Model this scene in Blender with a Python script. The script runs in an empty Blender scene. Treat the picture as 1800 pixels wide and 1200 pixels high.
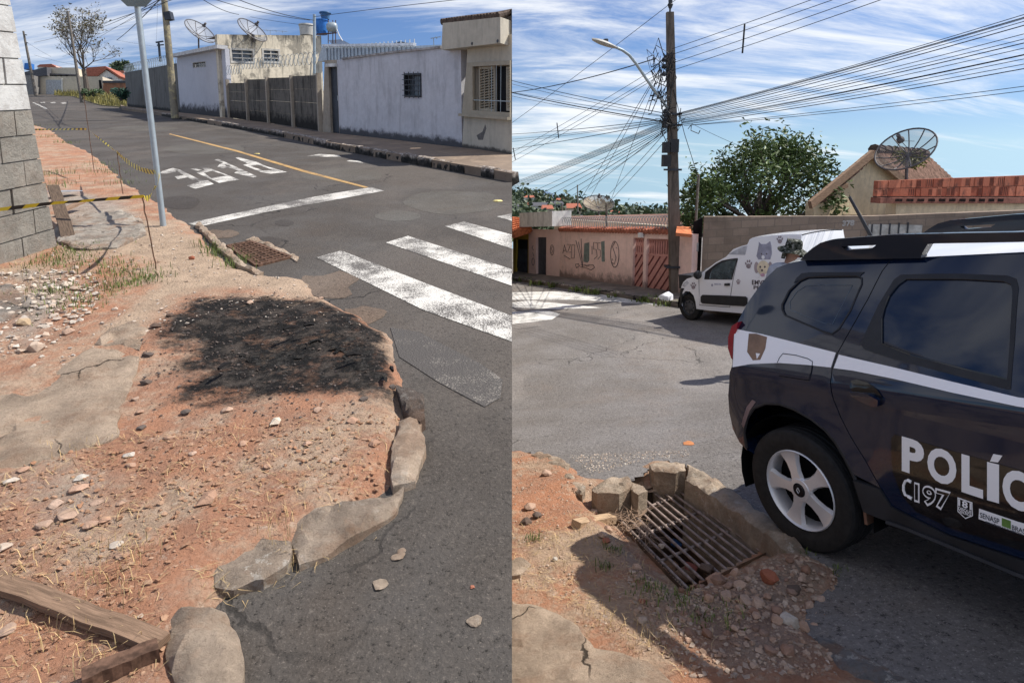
import bpy, bmesh, math, random
import numpy as np
from mathutils import Vector, Matrix, noise
from mathutils.geometry import delaunay_2d_cdt

scene = bpy.context.scene
COL = scene.collection
R = math.radians
# ------------------------------------------------------------------ camera
F, CX, CY, HOR, CZ = 1100.0, 900.0, 450.0, 290.0, 1.7      # pixel focal length, principal point, level row, eye height
TH = math.atan((CY - HOR) / F)
cd = bpy.data.cameras.new('camera'); cam = bpy.data.objects.new('camera', cd); COL.objects.link(cam)
cam.location = (0, 0, CZ); cam.rotation_euler = (R(90) - TH, 0, 0)
cd.sensor_width = 36; cd.lens = 36 * F / 1800; cd.shift_y = -(600 - CY) / 1800
cd.clip_start = 0.05; cd.clip_end = 5000
scene.camera = cam
# ------------------------------------------------------------------ sky and sun
SUN_EL, SUN_D = R(51.5), Vector((0.965, 0.26, 0)).normalized()
sdir = Vector((SUN_D.x * math.cos(SUN_EL), SUN_D.y * math.cos(SUN_EL), math.sin(SUN_EL)))
w = bpy.data.worlds.new('World'); scene.world = w; w.use_nodes = True
nt = w.node_tree; nt.nodes.clear()
def wn(t, **k):
    n = nt.nodes.new(t)
    for a, b in k.items(): setattr(n, a, b)
    return n
tc = wn('ShaderNodeTexCoord'); sp = wn('ShaderNodeSeparateXYZ'); nt.links.new(tc.outputs['Generated'], sp.inputs[0])
zm = wn('ShaderNodeMath', operation='MAXIMUM'); nt.links.new(sp.outputs[2], zm.inputs[0]); zm.inputs[1].default_value = 0.03
za = wn('ShaderNodeMath', operation='ADD'); nt.links.new(zm.outputs[0], za.inputs[0]); za.inputs[1].default_value = 0.10
cb = wn('ShaderNodeCombineXYZ')
nt.links.new(sp.outputs[0], cb.inputs[0]); nt.links.new(sp.outputs[1], cb.inputs[1]); nt.links.new(za.outputs[0], cb.inputs[2])
sky = wn('ShaderNodeTexSky', sky_type='NISHITA', sun_disc=False)
sky.sun_elevation = SUN_EL; sky.sun_rotation = math.atan2(SUN_D.x, SUN_D.y); sky.air_density = 1.3; sky.dust_density = 0.25; sky.ozone_density = 2.6
nt.links.new(cb.outputs[0], sky.inputs[0])
hs = wn('ShaderNodeHueSaturation'); hs.inputs['Hue'].default_value = 0.517; hs.inputs['Saturation'].default_value = 1.25; hs.inputs['Value'].default_value = 0.80
nt.links.new(sky.outputs[0], hs.inputs['Color'])
# thin streaky cloud, laid out on a plane overhead
zc = wn('ShaderNodeMath', operation='MAXIMUM'); nt.links.new(sp.outputs[2], zc.inputs[0]); zc.inputs[1].default_value = -0.2
dv = wn('ShaderNodeMath', operation='ADD'); nt.links.new(zc.outputs[0], dv.inputs[0]); dv.inputs[1].default_value = 0.30
dx = wn('ShaderNodeMath', operation='DIVIDE'); nt.links.new(sp.outputs[0], dx.inputs[0]); nt.links.new(dv.outputs[0], dx.inputs[1])
dy = wn('ShaderNodeMath', operation='DIVIDE'); nt.links.new(sp.outputs[1], dy.inputs[0]); nt.links.new(dv.outputs[0], dy.inputs[1])
c2 = wn('ShaderNodeCombineXYZ'); nt.links.new(dx.outputs[0], c2.inputs[0]); nt.links.new(dy.outputs[0], c2.inputs[1])
mp = wn('ShaderNodeMapping'); mp.inputs['Rotation'].default_value = (0, 0, R(-24)); mp.inputs['Scale'].default_value = (0.8, 3.6, 1); mp.inputs['Location'].default_value = (2.3, 0.4, 0)
nt.links.new(c2.outputs[0], mp.inputs[0])
n1 = wn('ShaderNodeTexNoise'); n1.inputs['Scale'].default_value = 1.5; n1.inputs['Detail'].default_value = 9; n1.inputs['Roughness'].default_value = 0.66; n1.inputs['Distortion'].default_value = 0.5
n2 = wn('ShaderNodeTexNoise'); n2.inputs['Scale'].default_value = 0.55; n2.inputs['Detail'].default_value = 3
nt.links.new(mp.outputs[0], n1.inputs[0]); nt.links.new(c2.outputs[0], n2.inputs[0])
mu = wn('ShaderNodeMath', operation='ADD'); nt.links.new(n1.outputs[0], mu.inputs[0]); nt.links.new(n2.outputs[0], mu.inputs[1])
cr = wn('ShaderNodeMapRange', interpolation_type='SMOOTHSTEP'); cr.inputs[1].default_value = 0.90; cr.inputs[2].default_value = 1.24; cr.inputs[3].default_value = 0; cr.inputs[4].default_value = 0.85
nt.links.new(mu.outputs[0], cr.inputs[0])
mx = wn('ShaderNodeMix', data_type='RGBA'); nt.links.new(cr.outputs[0], mx.inputs[0]); nt.links.new(hs.outputs[0], mx.inputs[6]); mx.inputs[7].default_value = (7.2, 7.3, 7.4, 1)
bg = wn('ShaderNodeBackground'); bg.inputs[1].default_value = 0.118; nt.links.new(mx.outputs[2], bg.inputs[0])
wo = wn('ShaderNodeOutputWorld'); nt.links.new(bg.outputs[0], wo.inputs[0])
sl = bpy.data.lights.new('sun', 'SUN'); sl.energy = 5.0; sl.angle = R(0.5); sl.color = (1.0, 0.95, 0.87)
so = bpy.data.objects.new('sun', sl); COL.objects.link(so); so.rotation_euler = sdir.to_track_quat('Z', 'Y').to_euler()
scene.view_settings.view_transform = 'Standard'; scene.view_settings.look = 'None'
scene.view_settings.exposure = 0.36; scene.view_settings.gamma = 1.0
scene.render.engine = 'CYCLES'

# ------------------------------------------------------------------ the two slopes of the ground
# left of the line x = 0 a street climbs away from the viewer; right of it a lower street falls away
def sstep(a, b, t):
    t = min(1, max(0, (t - a) / (b - a))); return t * t * (3 - 2 * t)
def L(x, y): return 0.15 + 0.1226 * y + (0.00022 * (y - 35) ** 2 if y > 35 else 0)
def Rz(x, y):
    a = -0.2377 + 0.1334 * x - 0.1399 * y; b = -0.985 + 0.0667 * x - 0.0699 * y
    s = sstep(5.0, 9.5, y); return a * (1 - s) + b * s
def ray(px, py):
    a = (px - CX) / F; b = -(py - CY) / F
    return Vector((a, math.cos(TH) + b * math.sin(TH), -math.sin(TH) + b * math.cos(TH)))
CAM = Vector((0, 0, CZ))
def hit(fn, px, py, dz=0.0):
    d = ray(px, py); d = d / d.y
    lo, hi, st = 0.3, None, 0.3
    y = lo
    while y < 260:
        p = CAM + d * y
        if p.z < fn(p.x, p.y) + dz: hi = y; break
        lo = y; y *= 1.04
    if hi is None: return CAM + d * 200
    for _ in range(40):
        m = (lo + hi) / 2; p = CAM + d * m
        if p.z < fn(p.x, p.y) + dz: hi = m
        else: lo = m
    return CAM + d * hi
def GL(px, py, dz=0.0): return hit(L, px, py, dz)
def GR(px, py, dz=0.0): return hit(Rz, px, py, dz)
def AT(px, py, Y):
    d = ray(px, py); return CAM + d * (Y / d.y)
def PX(p):
    x, y, z = p[0], p[1], p[2] - CZ
    zc = y * math.cos(TH) - z * math.sin(TH); yc = -(z * math.cos(TH) + y * math.sin(TH))
    return CX + F * x / zc, CY + F * yc / zc

# ------------------------------------------------------------------ objects
W = {}                                                    # object -> world matrix (children share their thing's)
def tagp(o, label=None, cat=None, group=None, kind=None):
    if label: o['label'] = label
    if cat: o['category'] = cat
    if group: o['group'] = group
    if kind: o['kind'] = kind
    return o
def thing(name, label, cat, loc=(0, 0, 0), mat=None, group=None):
    o = bpy.data.objects.new(name, None); COL.objects.link(o); o.empty_display_size = 0.2
    m = mat if mat is not None else Matrix.Translation(Vector(loc))
    o.matrix_world = m; W[o] = m.copy()
    return tagp(o, label, cat, group)
def inpoly(x, y, P):
    c = False; j = len(P) - 1
    for i in range(len(P)):
        xi, yi = P[i]; xj, yj = P[j]
        if (yi > y) != (yj > y) and x < (xj - xi) * (y - yi) / (yj - yi + 1e-15) + xi: c = not c
        j = i
    return c
def area(P): return 0.5 * sum(P[i - 1][0] * P[i][1] - P[i][0] * P[i - 1][1] for i in range(len(P)))
def refine(P, step):
    o = []
    for i in range(len(P)):
        a, b = P[i], P[(i + 1) % len(P)]
        n = max(1, int(math.hypot(b[0] - a[0], b[1] - a[1]) / step + 0.5))
        for k in range(n): o.append((a[0] + (b[0] - a[0]) * k / n, a[1] + (b[1] - a[1]) * k / n))
    return o
def clean(P):
    o = []
    for p in P:
        if not o or math.hypot(p[0] - o[-1][0], p[1] - o[-1][1]) > 1e-4: o.append((p[0], p[1]))
    if len(o) > 1 and math.hypot(o[0][0] - o[-1][0], o[0][1] - o[-1][1]) < 1e-4: o.pop()
    return o
def triangulate(P, holes=(), step=None, jit=0.0, rnd=random.Random(3)):
    P = clean(P); holes = [clean(h) for h in holes]
    if area(P) < 0: P = P[::-1]
    if step: P = refine(P, step); holes = [refine(h, step) for h in holes]
    if not holes and not step and len(P) == 4 or len(P) == 3 and not step:
        return P, [tuple(range(len(P)))], P, holes
    co = []; ed = []
    for lp in [P] + list(holes):
        b = len(co); co += lp; ed += [(b + i, b + (i + 1) % len(lp)) for i in range(len(lp))]
    if step:
        x0 = min(p[0] for p in P); x1 = max(p[0] for p in P); y0 = min(p[1] for p in P); y1 = max(p[1] for p in P)
        bd = np.array(co); nx = int((x1 - x0) / step); ny = int((y1 - y0) / step)
        for i in range(1, nx + 1):
            for j in range(1, ny + 1):
                x = x0 + (i - 0.5) * (x1 - x0) / max(nx, 1) + rnd.uniform(-jit, jit) * step; y = y0 + (j - 0.5) * (y1 - y0) / max(ny, 1) + rnd.uniform(-jit, jit) * step
                if not inpoly(x, y, P) or any(inpoly(x, y, h) for h in holes): continue
                if np.min((bd[:, 0] - x) ** 2 + (bd[:, 1] - y) ** 2) < (step * 0.45) ** 2: continue
                co.append((x, y))
    r = delaunay_2d_cdt([Vector(c) for c in co], ed, [], 0, 1e-6)
    vs = [(v.x, v.y) for v in r[0]]; fs = []
    for f in r[2]:
        cx = sum(vs[i][0] for i in f) / len(f); cy = sum(vs[i][1] for i in f) / len(f)
        if inpoly(cx, cy, P) and not any(inpoly(cx, cy, h) for h in holes):
            if area([vs[i] for i in f]) < 0: f = f[::-1]
            fs.append(tuple(f))
    return vs, fs, P, holes
CLAMPX = [None]                                           # parts of the corner house stop at the plot line
class MB:
    def __init__(s): s.v = []; s.f = []; s.uv = []; s.mi = []; s.cur = 0
    def add(s, vs, fs, uv=None):
        b = len(s.v); s.v += [Vector(v) for v in vs]; s.uv += (uv if uv else [(v[0], v[2]) for v in vs])
        s.f += [tuple(b + i for i in f) for f in fs]; s.mi += [s.cur] * len(fs); return s
    def obox(s, c, a, b, d):
        c, a, b, d = Vector(c), Vector(a), Vector(b), Vector(d)
        vs = [c + a * i + b * j + d * k for k in (-1, 1) for j in (-1, 1) for i in (-1, 1)]
        fs = [(0, 2, 3, 1), (4, 5, 7, 6), (0, 1, 5, 4), (2, 6, 7, 3), (0, 4, 6, 2), (1, 3, 7, 5)]
        if a.cross(b).dot(d) < 0: fs = [f[::-1] for f in fs]
        return s.add(vs, fs)
    def box(s, x0, x1, y0, y1, z0, z1):
        return s.obox(((x0 + x1) / 2, (y0 + y1) / 2, (z0 + z1) / 2), ((x1 - x0) / 2, 0, 0), (0, (y1 - y0) / 2, 0), (0, 0, (z1 - z0) / 2))
    def bar(s, p, q, wd, ht=None, up=(0, 0, 1)):
        p, q = Vector(p), Vector(q); d = (q - p) / 2; u = Vector(up); sd = d.cross(u)
        if sd.length < 1e-6: sd = d.cross(Vector((1, 0, 0)))
        sd.normalize(); u = sd.cross(d).normalized(); ht = wd if ht is None else ht
        return s.obox((p + q) / 2, d, sd * wd / 2, u * ht / 2)
    def tube(s, pts, r, n=8, cap=True):
        pts = [Vector(p) for p in pts]; m = len(pts); rs = r if isinstance(r, (list, tuple)) else [r] * m
        vs = []; nrm = None
        for i, p in enumerate(pts):
            t = (pts[min(i + 1, m - 1)] - pts[max(i - 1, 0)]).normalized()
            if nrm is None: nrm = t.orthogonal().normalized()
            nrm = (nrm - t * nrm.dot(t)); nrm = nrm.normalized() if nrm.length > 1e-6 else t.orthogonal().normalized(); bn = t.cross(nrm)
            for k in range(n):
                a = 2 * math.pi * k / n; vs.append(p + (nrm * math.cos(a) + bn * math.sin(a)) * rs[i])
        fs = [(i * n + k, i * n + (k + 1) % n, (i + 1) * n + (k + 1) % n, (i + 1) * n + k) for i in range(m - 1) for k in range(n)]
        if cap: fs += [tuple(range(n))[::-1], tuple((m - 1) * n + k for k in range(n))]
        return s.add(vs, fs)
    def lathe(s, prof, o, ax, n=24, ref=None):
        o, ax = Vector(o), Vector(ax).normalized(); u = (Vector(ref) - ax * Vector(ref).dot(ax)).normalized() if ref else ax.orthogonal().normalized(); v = ax.cross(u)
        vs = []; m = len(prof)
        for k in range(n):
            a = 2 * math.pi * k / n; d = u * math.cos(a) + v * math.sin(a)
            for r, h in prof: vs.append(o + d * r + ax * h)
        fs = [(k * m + i, ((k + 1) % n) * m + i, ((k + 1) % n) * m + i + 1, k * m + i + 1) for k in range(n) for i in range(m - 1)]
        return s.add(vs, fs)
    def ext(s, P, holes, mp, w0, w1, step=None, sides=True, back=True):
        # polygon in (u, v) raised from w0 to w1 through mp(u, v, w)
        vs, fs, P, holes = triangulate(P, holes, step)
        s.add([mp(u, v, w1) for u, v in vs], fs, list(vs))
        if back: s.add([mp(u, v, w0) for u, v in vs], [f[::-1] for f in fs], list(vs))
        if sides:
            for k, lp in enumerate([P] + list(holes)):
                n = len(lp); b = [mp(u, v, w0) for u, v in lp] + [mp(u, v, w1) for u, v in lp]
                q = [(i, (i + 1) % n, n + (i + 1) % n, n + i) for i in range(n)]
                inward = area(lp) < 0
                if (k == 0 and inward) or (k > 0 and not inward): q = [f[::-1] for f in q]
                s.add(b, q, list(lp) * 2)
        return s
    def build(s, name, mat, parent=None, smooth=None, local=False, origin=None, label=None, cat=None, group=None, kind=None):
        vs = s.v
        if CLAMPX[0] is not None: vs = [Vector((min(v.x, CLAMPX[0]), v.y, v.z)) for v in vs]
        me = bpy.data.meshes.new(name)
        if parent is not None:
            if not local: inv = W[parent].inverted(); vs = [inv @ v for v in vs]
            base = None
        else:
            if origin is None and vs:
                lo = [min(v[i] for v in vs) for i in range(3)]; hi = [max(v[i] for v in vs) for i in range(3)]
                origin = ((lo[0] + hi[0]) / 2, (lo[1] + hi[1]) / 2, lo[2])
            base = Vector(origin or (0, 0, 0)); vs = [v - base for v in vs]
        me.from_pydata([tuple(v) for v in vs], [], s.f)
        ul = me.uv_layers.new(name='UVMap')
        li = np.empty(len(me.loops), dtype=np.int32); me.loops.foreach_get('vertex_index', li)
        ul.data.foreach_set('uv', np.array(s.uv, dtype=np.float32)[li].ravel())
        for m in (mat if isinstance(mat, (list, tuple)) else [mat]): me.materials.append(m)
        if isinstance(mat, (list, tuple)): me.polygons.foreach_set('material_index', np.array(s.mi, dtype=np.int32))
        o = bpy.data.objects.new(name, me); COL.objects.link(o)
        if smooth is not None:
            me.polygons.foreach_set('use_smooth', np.ones(len(me.polygons), dtype=bool))
            if smooth < 180: me.set_sharp_from_angle(angle=R(smooth))
        me.update()
        if parent is not None: o.parent = parent; W[o] = W[parent]
        else: o.location = base; W[o] = Matrix.Translation(base)
        return tagp(o, label, cat, group, kind)
class VP:
    # upright plane through two points of the ground; (s, v): metres along and metres above the foot of the wall
    def __init__(s, p0, p1):
        s.p, s.q = Vector(p0), Vector(p1); d = s.q - s.p; s.len = math.hypot(d.x, d.y)
        s.t = Vector((d.x, d.y, 0)) / s.len; s.g = d.z / s.len
        s.n = Vector((s.t.y, -s.t.x, 0))
        if s.n.dot(CAM - s.p) < 0: s.n = -s.n
    def sz(s, px, py, off=0.0):
        d = ray(px, py); o = s.p + s.n * off; k = (o - CAM).dot(s.n) / d.dot(s.n); P = CAM + d * k
        a = (P - o).dot(s.t); return (a, P.z - (s.p.z + s.g * a))
    def P(s, u, v, w=0.0):
        q = s.p + s.t * u + s.n * w; return Vector((q.x, q.y, s.p.z + s.g * u + v))
    def poly(s, pts, off=0.0): return [s.sz(a, b, off) for a, b in pts]
    def shift(s, k): return VP(s.p - s.n * k, s.q - s.n * k)
def wallext(vp, pts, holes, w0, w1, px=True, step=None, mb=None, off=0.0):
    mb = mb or MB()
    P = vp.poly(pts, off) if px else pts; H = [vp.poly(h, off) if px else h for h in holes]
    d = 1
    f = (lambda u, v, w: vp.P(u, v, w))
    # orientation: make the face towards +n front
    e1 = vp.P(1, 0) - vp.P(0, 0); e2 = Vector((0, 0, 1))
    if e1.cross(e2).dot(vp.n) < 0:
        g = lambda u, v, w: vp.P(-u, v, w)
        mb.ext([(-a, b) for a, b in P], [[(-a, b) for a, b in h] for h in H], g, w0, w1, step)
    else: mb.ext(P, H, f, w0, w1, step)
    return mb

# ------------------------------------------------------------------ materials
class NB:
    def __init__(s, name):
        s.m = bpy.data.materials.new(name); s.m.use_nodes = True; s.t = s.m.node_tree
        s.b = s.t.nodes['Principled BSDF']; s.o = s.t.nodes['Material Output']
        s.pos = s.n('ShaderNodeNewGeometry').outputs['Position']
    def n(s, t, **k):
        x = s.t.nodes.new(t)
        for a, b in k.items(): setattr(x, a, b)
        return x
    def l(s, a, b): s.t.links.new(a, b)
    def put(s, sock, v):
        if hasattr(v, 'is_linked'): s.l(v, sock)
        elif isinstance(v, (tuple, list)) and len(v) == 3 and sock.type == 'RGBA': sock.default_value = (*v, 1)
        else: sock.default_value = v
    def noise(s, scale, detail=4, rough=0.55, vec=None, dist=0.0, st=None):
        x = s.n('ShaderNodeTexNoise'); x.inputs['Scale'].default_value = scale; x.inputs['Detail'].default_value = detail
        x.inputs['Roughness'].default_value = rough; x.inputs['Distortion'].default_value = dist
        v = vec or s.pos
        if st:
            mp = s.n('ShaderNodeMapping'); mp.inputs['Scale'].default_value = st; s.l(v, mp.inputs[0]); v = mp.outputs[0]
        s.l(v, x.inputs['Vector']); return x.outputs[0]
    def vor(s, scale, feature='F1', vec=None, out=0, rnd=1.0):
        x = s.n('ShaderNodeTexVoronoi', feature=feature); x.inputs['Scale'].default_value = scale; x.inputs['Randomness'].default_value = rnd
        s.l(vec or s.pos, x.inputs['Vector']); return x.outputs[out]
    def rng(s, v, a, b, c=0.0, d=1.0, smooth=True):
        x = s.n('ShaderNodeMapRange', interpolation_type='SMOOTHSTEP' if smooth else 'LINEAR')
        s.put(x.inputs[0], v)
        for i, q in enumerate((a, b, c, d)): s.put(x.inputs[i + 1], q)
        return x.outputs[0]
    def math(s, op, a, b=0.5):
        x = s.n('ShaderNodeMath', operation=op); s.put(x.inputs[0], a); s.put(x.inputs[1], b); return x.outputs[0]
    def mix(s, f, a, b, mode='MIX'):
        x = s.n('ShaderNodeMix', data_type='RGBA', blend_type=mode); s.put(x.inputs[0], f); s.put(x.inputs[6], a); s.put(x.inputs[7], b); return x.outputs[2]
    def bump(s, h, strength=0.4, dist=0.02, prev=None):
        x = s.n('ShaderNodeBump'); x.inputs['Strength'].default_value = strength; x.inputs['Distance'].default_value = dist
        s.l(h, x.inputs['Height'])
        if prev: s.l(prev, x.inputs['Normal'])
        return x.outputs[0]
    def fin(s, col, rough=0.85, spec=0.3, metal=0.0, nrm=None):
        s.put(s.b.inputs['Base Color'], col); s.put(s.b.inputs['Roughness'], rough); s.put(s.b.inputs['Specular IOR Level'], spec); s.put(s.b.inputs['Metallic'], metal)
        if nrm: s.l(nrm, s.b.inputs['Normal'])
        return s.m
def sc(c, k): return tuple(min(1, x * k) for x in c)
def plain(name, c, rough=0.7, spec=0.3, metal=0.0, var=0.25, scale=6.0, bump=0.12, bs=60.0, bd=0.01):
    b = NB(name); f = b.noise(scale, 6, 0.65); col = b.mix(b.rng(f, 0.3, 0.7), sc(c, 1 - var), sc(c, 1 + var))
    nr = b.bump(b.noise(bs, 4), bump, bd) if bump else None
    return b.fin(col, rough, spec, metal, nr)
def wallmat(name, c, stain=(0.02, 0.02, 0.02), bottom=0.0, top=0.0, height=2.4, streak=0.0, patch=0.0, rough=0.9, bump=0.25, c2=None, var=0.12, grime=0.25, ps=2.2, pcol=None, bk=1.0):
    b = NB(name)
    uvn = b.n('ShaderNodeUVMap'); sx = b.n('ShaderNodeSeparateXYZ'); b.l(uvn.outputs[0], sx.inputs[0]); v = sx.outputs[1]
    big = b.noise(0.9, 7, 0.62); fine = b.noise(7, 6, 0.7)
    col = b.mix(b.rng(fine, 0.3, 0.7), sc(c, 1 - var), c2 or sc(c, 1 + var * 0.6))
    stk = b.noise(4.5, 6, 0.7, st=(1, 1, 0.16))
    col = b.mix(b.math('MULTIPLY', b.rng(big, 0.45, 0.75), grime), col, sc(c, 0.45))
    if patch: col = b.mix(b.math('MULTIPLY', b.rng(b.noise(ps, 7, 0.72), 0.5, 0.6), patch), col, pcol or stain)
    if streak: col = b.mix(b.math('MULTIPLY', b.rng(stk, 0.48, 0.66), streak), col, stain)
    if bottom:
        h = b.math('ADD', v, b.math('MULTIPLY', b.math('SUBTRACT', b.noise(3.2, 8, 0.75), 0.5), bottom * 2.2))
        col = b.mix(b.rng(h, bottom * 1.05, bottom * 0.35, 0.0, 0.92 * bk), col, stain)
    if top:
        h = b.math('SUBTRACT', height, v); h = b.math('ADD', h, b.math('MULTIPLY', b.math('SUBTRACT', stk, 0.5), top * 3.4))
        col = b.mix(b.rng(h, top * 1.1, top * 0.4, 0.0, 0.85), col, stain)
    n = b.bump(b.noise(28, 8, 0.7), bump, 0.02); n = b.bump(big, 0.15, 0.08, n)
    return b.fin(col, rough, 0.2, 0, n)
def asphalt(name, c, warm=(1, 0.94, 0.88), patch=0.35, crack=0.8, tint=(1, .86, .74), g=85.0):
    b = NB(name)
    fine = b.noise(g * 1.5, 3, 0.75); grit = b.noise(g * .62, 5, 0.82); v = b.vor(g); med = b.noise(1.1, 7, 0.6); lane = b.noise(0.45, 5, 0.6, st=(1.0, 0.5, 1)); mid = b.noise(9, 6, 0.75)
    cw = tuple(a * k for a, k in zip(c, warm)); ct = tuple(a * k for a, k in zip(c, tint))
    col = b.mix(b.rng(med, 0.35, 0.7), sc(cw, 0.84), sc(c, 1.12))
    col = b.mix(b.math('MULTIPLY', b.rng(lane, 0.50, 0.60), patch), col, sc(cw, 1.5))
    col = b.mix(b.rng(b.noise(0.8, 6, .7), 0.5, 0.7, 0, .55), col, ct)
    col = b.mix(b.math('MULTIPLY', b.rng(mid, 0.5, 0.75), 0.4), col, sc(cw, 0.62))
    col = b.mix(b.rng(grit, 0.47, 0.34, 0.0, 0.95), col, sc(cw, 0.22))
    col = b.mix(b.rng(grit, 0.55, 0.68, 0.0, 0.75), col, sc(cw, 1.9))
    col = b.mix(b.rng(fine, 0.60, 0.70, 0, 0.7), col, sc(cw, 2.6))
    col = b.mix(b.rng(v, 0.25, 0.10, 0, 0.5), col, sc(cw, 1.8))
    wv = b.n('ShaderNodeVectorMath', operation='ADD'); nz = b.n('ShaderNodeTexNoise'); nz.inputs['Scale'].default_value = 2.5; nz.inputs['Detail'].default_value = 6; b.l(b.pos, nz.inputs['Vector'])
    sm = b.n('ShaderNodeVectorMath', operation='SCALE'); sm.inputs['Scale'].default_value = 0.55; b.l(nz.outputs['Color'], sm.inputs[0]); b.l(b.pos, wv.inputs[0]); b.l(sm.outputs[0], wv.inputs[1])
    ck = b.vor(0.55, 'DISTANCE_TO_EDGE', wv.outputs[0]); ck = b.math('MULTIPLY', b.rng(ck, 0.008, 0.002), b.rng(b.noise(0.6, 3), 0.48, 0.62, 0, crack))
    col = b.mix(ck, col, sc(c, 0.18))
    h = b.math('ADD', b.math('MULTIPLY', v, -0.3), b.math('MULTIPLY', grit, 1.2)); h = b.math('SUBTRACT', h, b.math('MULTIPLY', ck, 1.0))
    n = b.bump(h, 0.85, 0.55 / g)
    return b.fin(col, 0.85, 0.25, 0, n)
def rubblemat(name, c, var=0.35, island=True):
    b = NB(name); f = b.noise(9, 7, 0.7); col = b.mix(b.rng(f, 0.3, 0.7), sc(c, 1 - var), sc(c, 1 + var * 0.5))
    if island:
        g = b.n('ShaderNodeNewGeometry'); col = b.mix(b.rng(g.outputs['Random Per Island'], 0, 1, 0, 0.75, False), col, sc((c[0] * 1.0, c[1] * 0.75, c[2] * 0.6), 0.75))
    else:
        g = b.n('ShaderNodeObjectInfo'); col = b.mix(b.rng(g.outputs['Random'], 0, 1, 0, 0.6, False), col, sc((c[0], c[1] * 0.72, c[2] * 0.55), 0.8))
    col = b.mix(b.rng(b.noise(40, 5, 0.7), 0.55, 0.75, 0, 0.5), col, sc(c, 0.4))
    return b.fin(col, 0.92, 0.15, 0, b.bump(b.noise(55, 8, 0.75), 0.55, 0.015))
# ================================================================== ground
def sdist(X, Y, P):
    # signed distance to a polygon, positive inside
    P = np.array([(p[0], p[1]) for p in P]); d = np.full(X.shape, 1e9); ins = np.zeros(X.shape, bool); n = len(P)
    for i in range(n):
        ax, ay = P[i - 1]; bx, by = P[i]; ex, ey = bx - ax, by - ay; t = np.clip(((X - ax) * ex + (Y - ay) * ey) / (ex * ex + ey * ey + 1e-12), 0, 1)
        d = np.minimum(d, np.hypot(X - ax - t * ex, Y - ay - t * ey))
        c = ((by > Y) != (ay > Y)) & (X < (ax - bx) * (Y - by) / (ay - by + 1e-15) + bx); ins ^= c
    return np.where(ins, d, -d)
def fbm(x, y, s, o=4, z=0.0): return noise.fractal(Vector((x * s, y * s, z)), 0.9, 2.1, o)
def smooth(a, b, t): t = np.clip((t - a) / (b - a), 0, 1); return t * t * (3 - 2 * t)
def skewgrid(y0, y1, ratio, nc, xa, xb):
    ys = [y0]
    while ys[-1] < y1: ys.append(ys[-1] * ratio)
    ys = np.array(ys); u = np.linspace(0, 1, nc); Y = np.repeat(ys[:, None], nc, 1)
    X = np.array([xa(y) for y in ys])[:, None] * (1 - u) + np.array([xb(y) for y in ys])[:, None] * u
    return X, Y
def gridmesh(name, X, Y, Z, mat, keep=None, kind='structure', mask=None):
    r, c = X.shape; vs = np.stack([X, Y, Z], -1).reshape(-1, 3)
    idx = np.arange(r * c).reshape(r, c); q = np.stack([idx[:-1, :-1], idx[:-1, 1:], idx[1:, 1:], idx[1:, :-1]], -1).reshape(-1, 4)
    if keep is not None: q = q[keep[q].all(1)] if keep.ndim == 1 else q[keep.reshape(-1)]
    used = np.unique(q); mp = -np.ones(r * c, int); mp[used] = np.arange(len(used)); q = mp[q]; vs = vs[used]
    me = bpy.data.meshes.new(name); me.from_pydata(vs.tolist(), [], q.tolist()); me.materials.append(mat)
    me.polygons.foreach_set('use_smooth', np.ones(len(me.polygons), bool))
    if mask is not None:
        a = me.color_attributes.new('mask', 'FLOAT_COLOR', 'POINT'); mk = np.concatenate([mask.reshape(-1, 3), np.ones((r * c, 1))], 1)[used]
        a.data.foreach_set('color', mk.astype(np.float32).ravel())
    o = bpy.data.objects.new(name, me); COL.objects.link(o); W[o] = Matrix.Identity(4)
    tagp(o, kind=kind); return o
M_asL = asphalt('asphalt_street', (0.080, 0.073, 0.066), patch=0.6, g=75.0)
M_asR = asphalt('asphalt_junction', (0.178, 0.166, 0.158), warm=(1, 0.97, 0.93), patch=0.55, crack=0.7, g=46.0)
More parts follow.
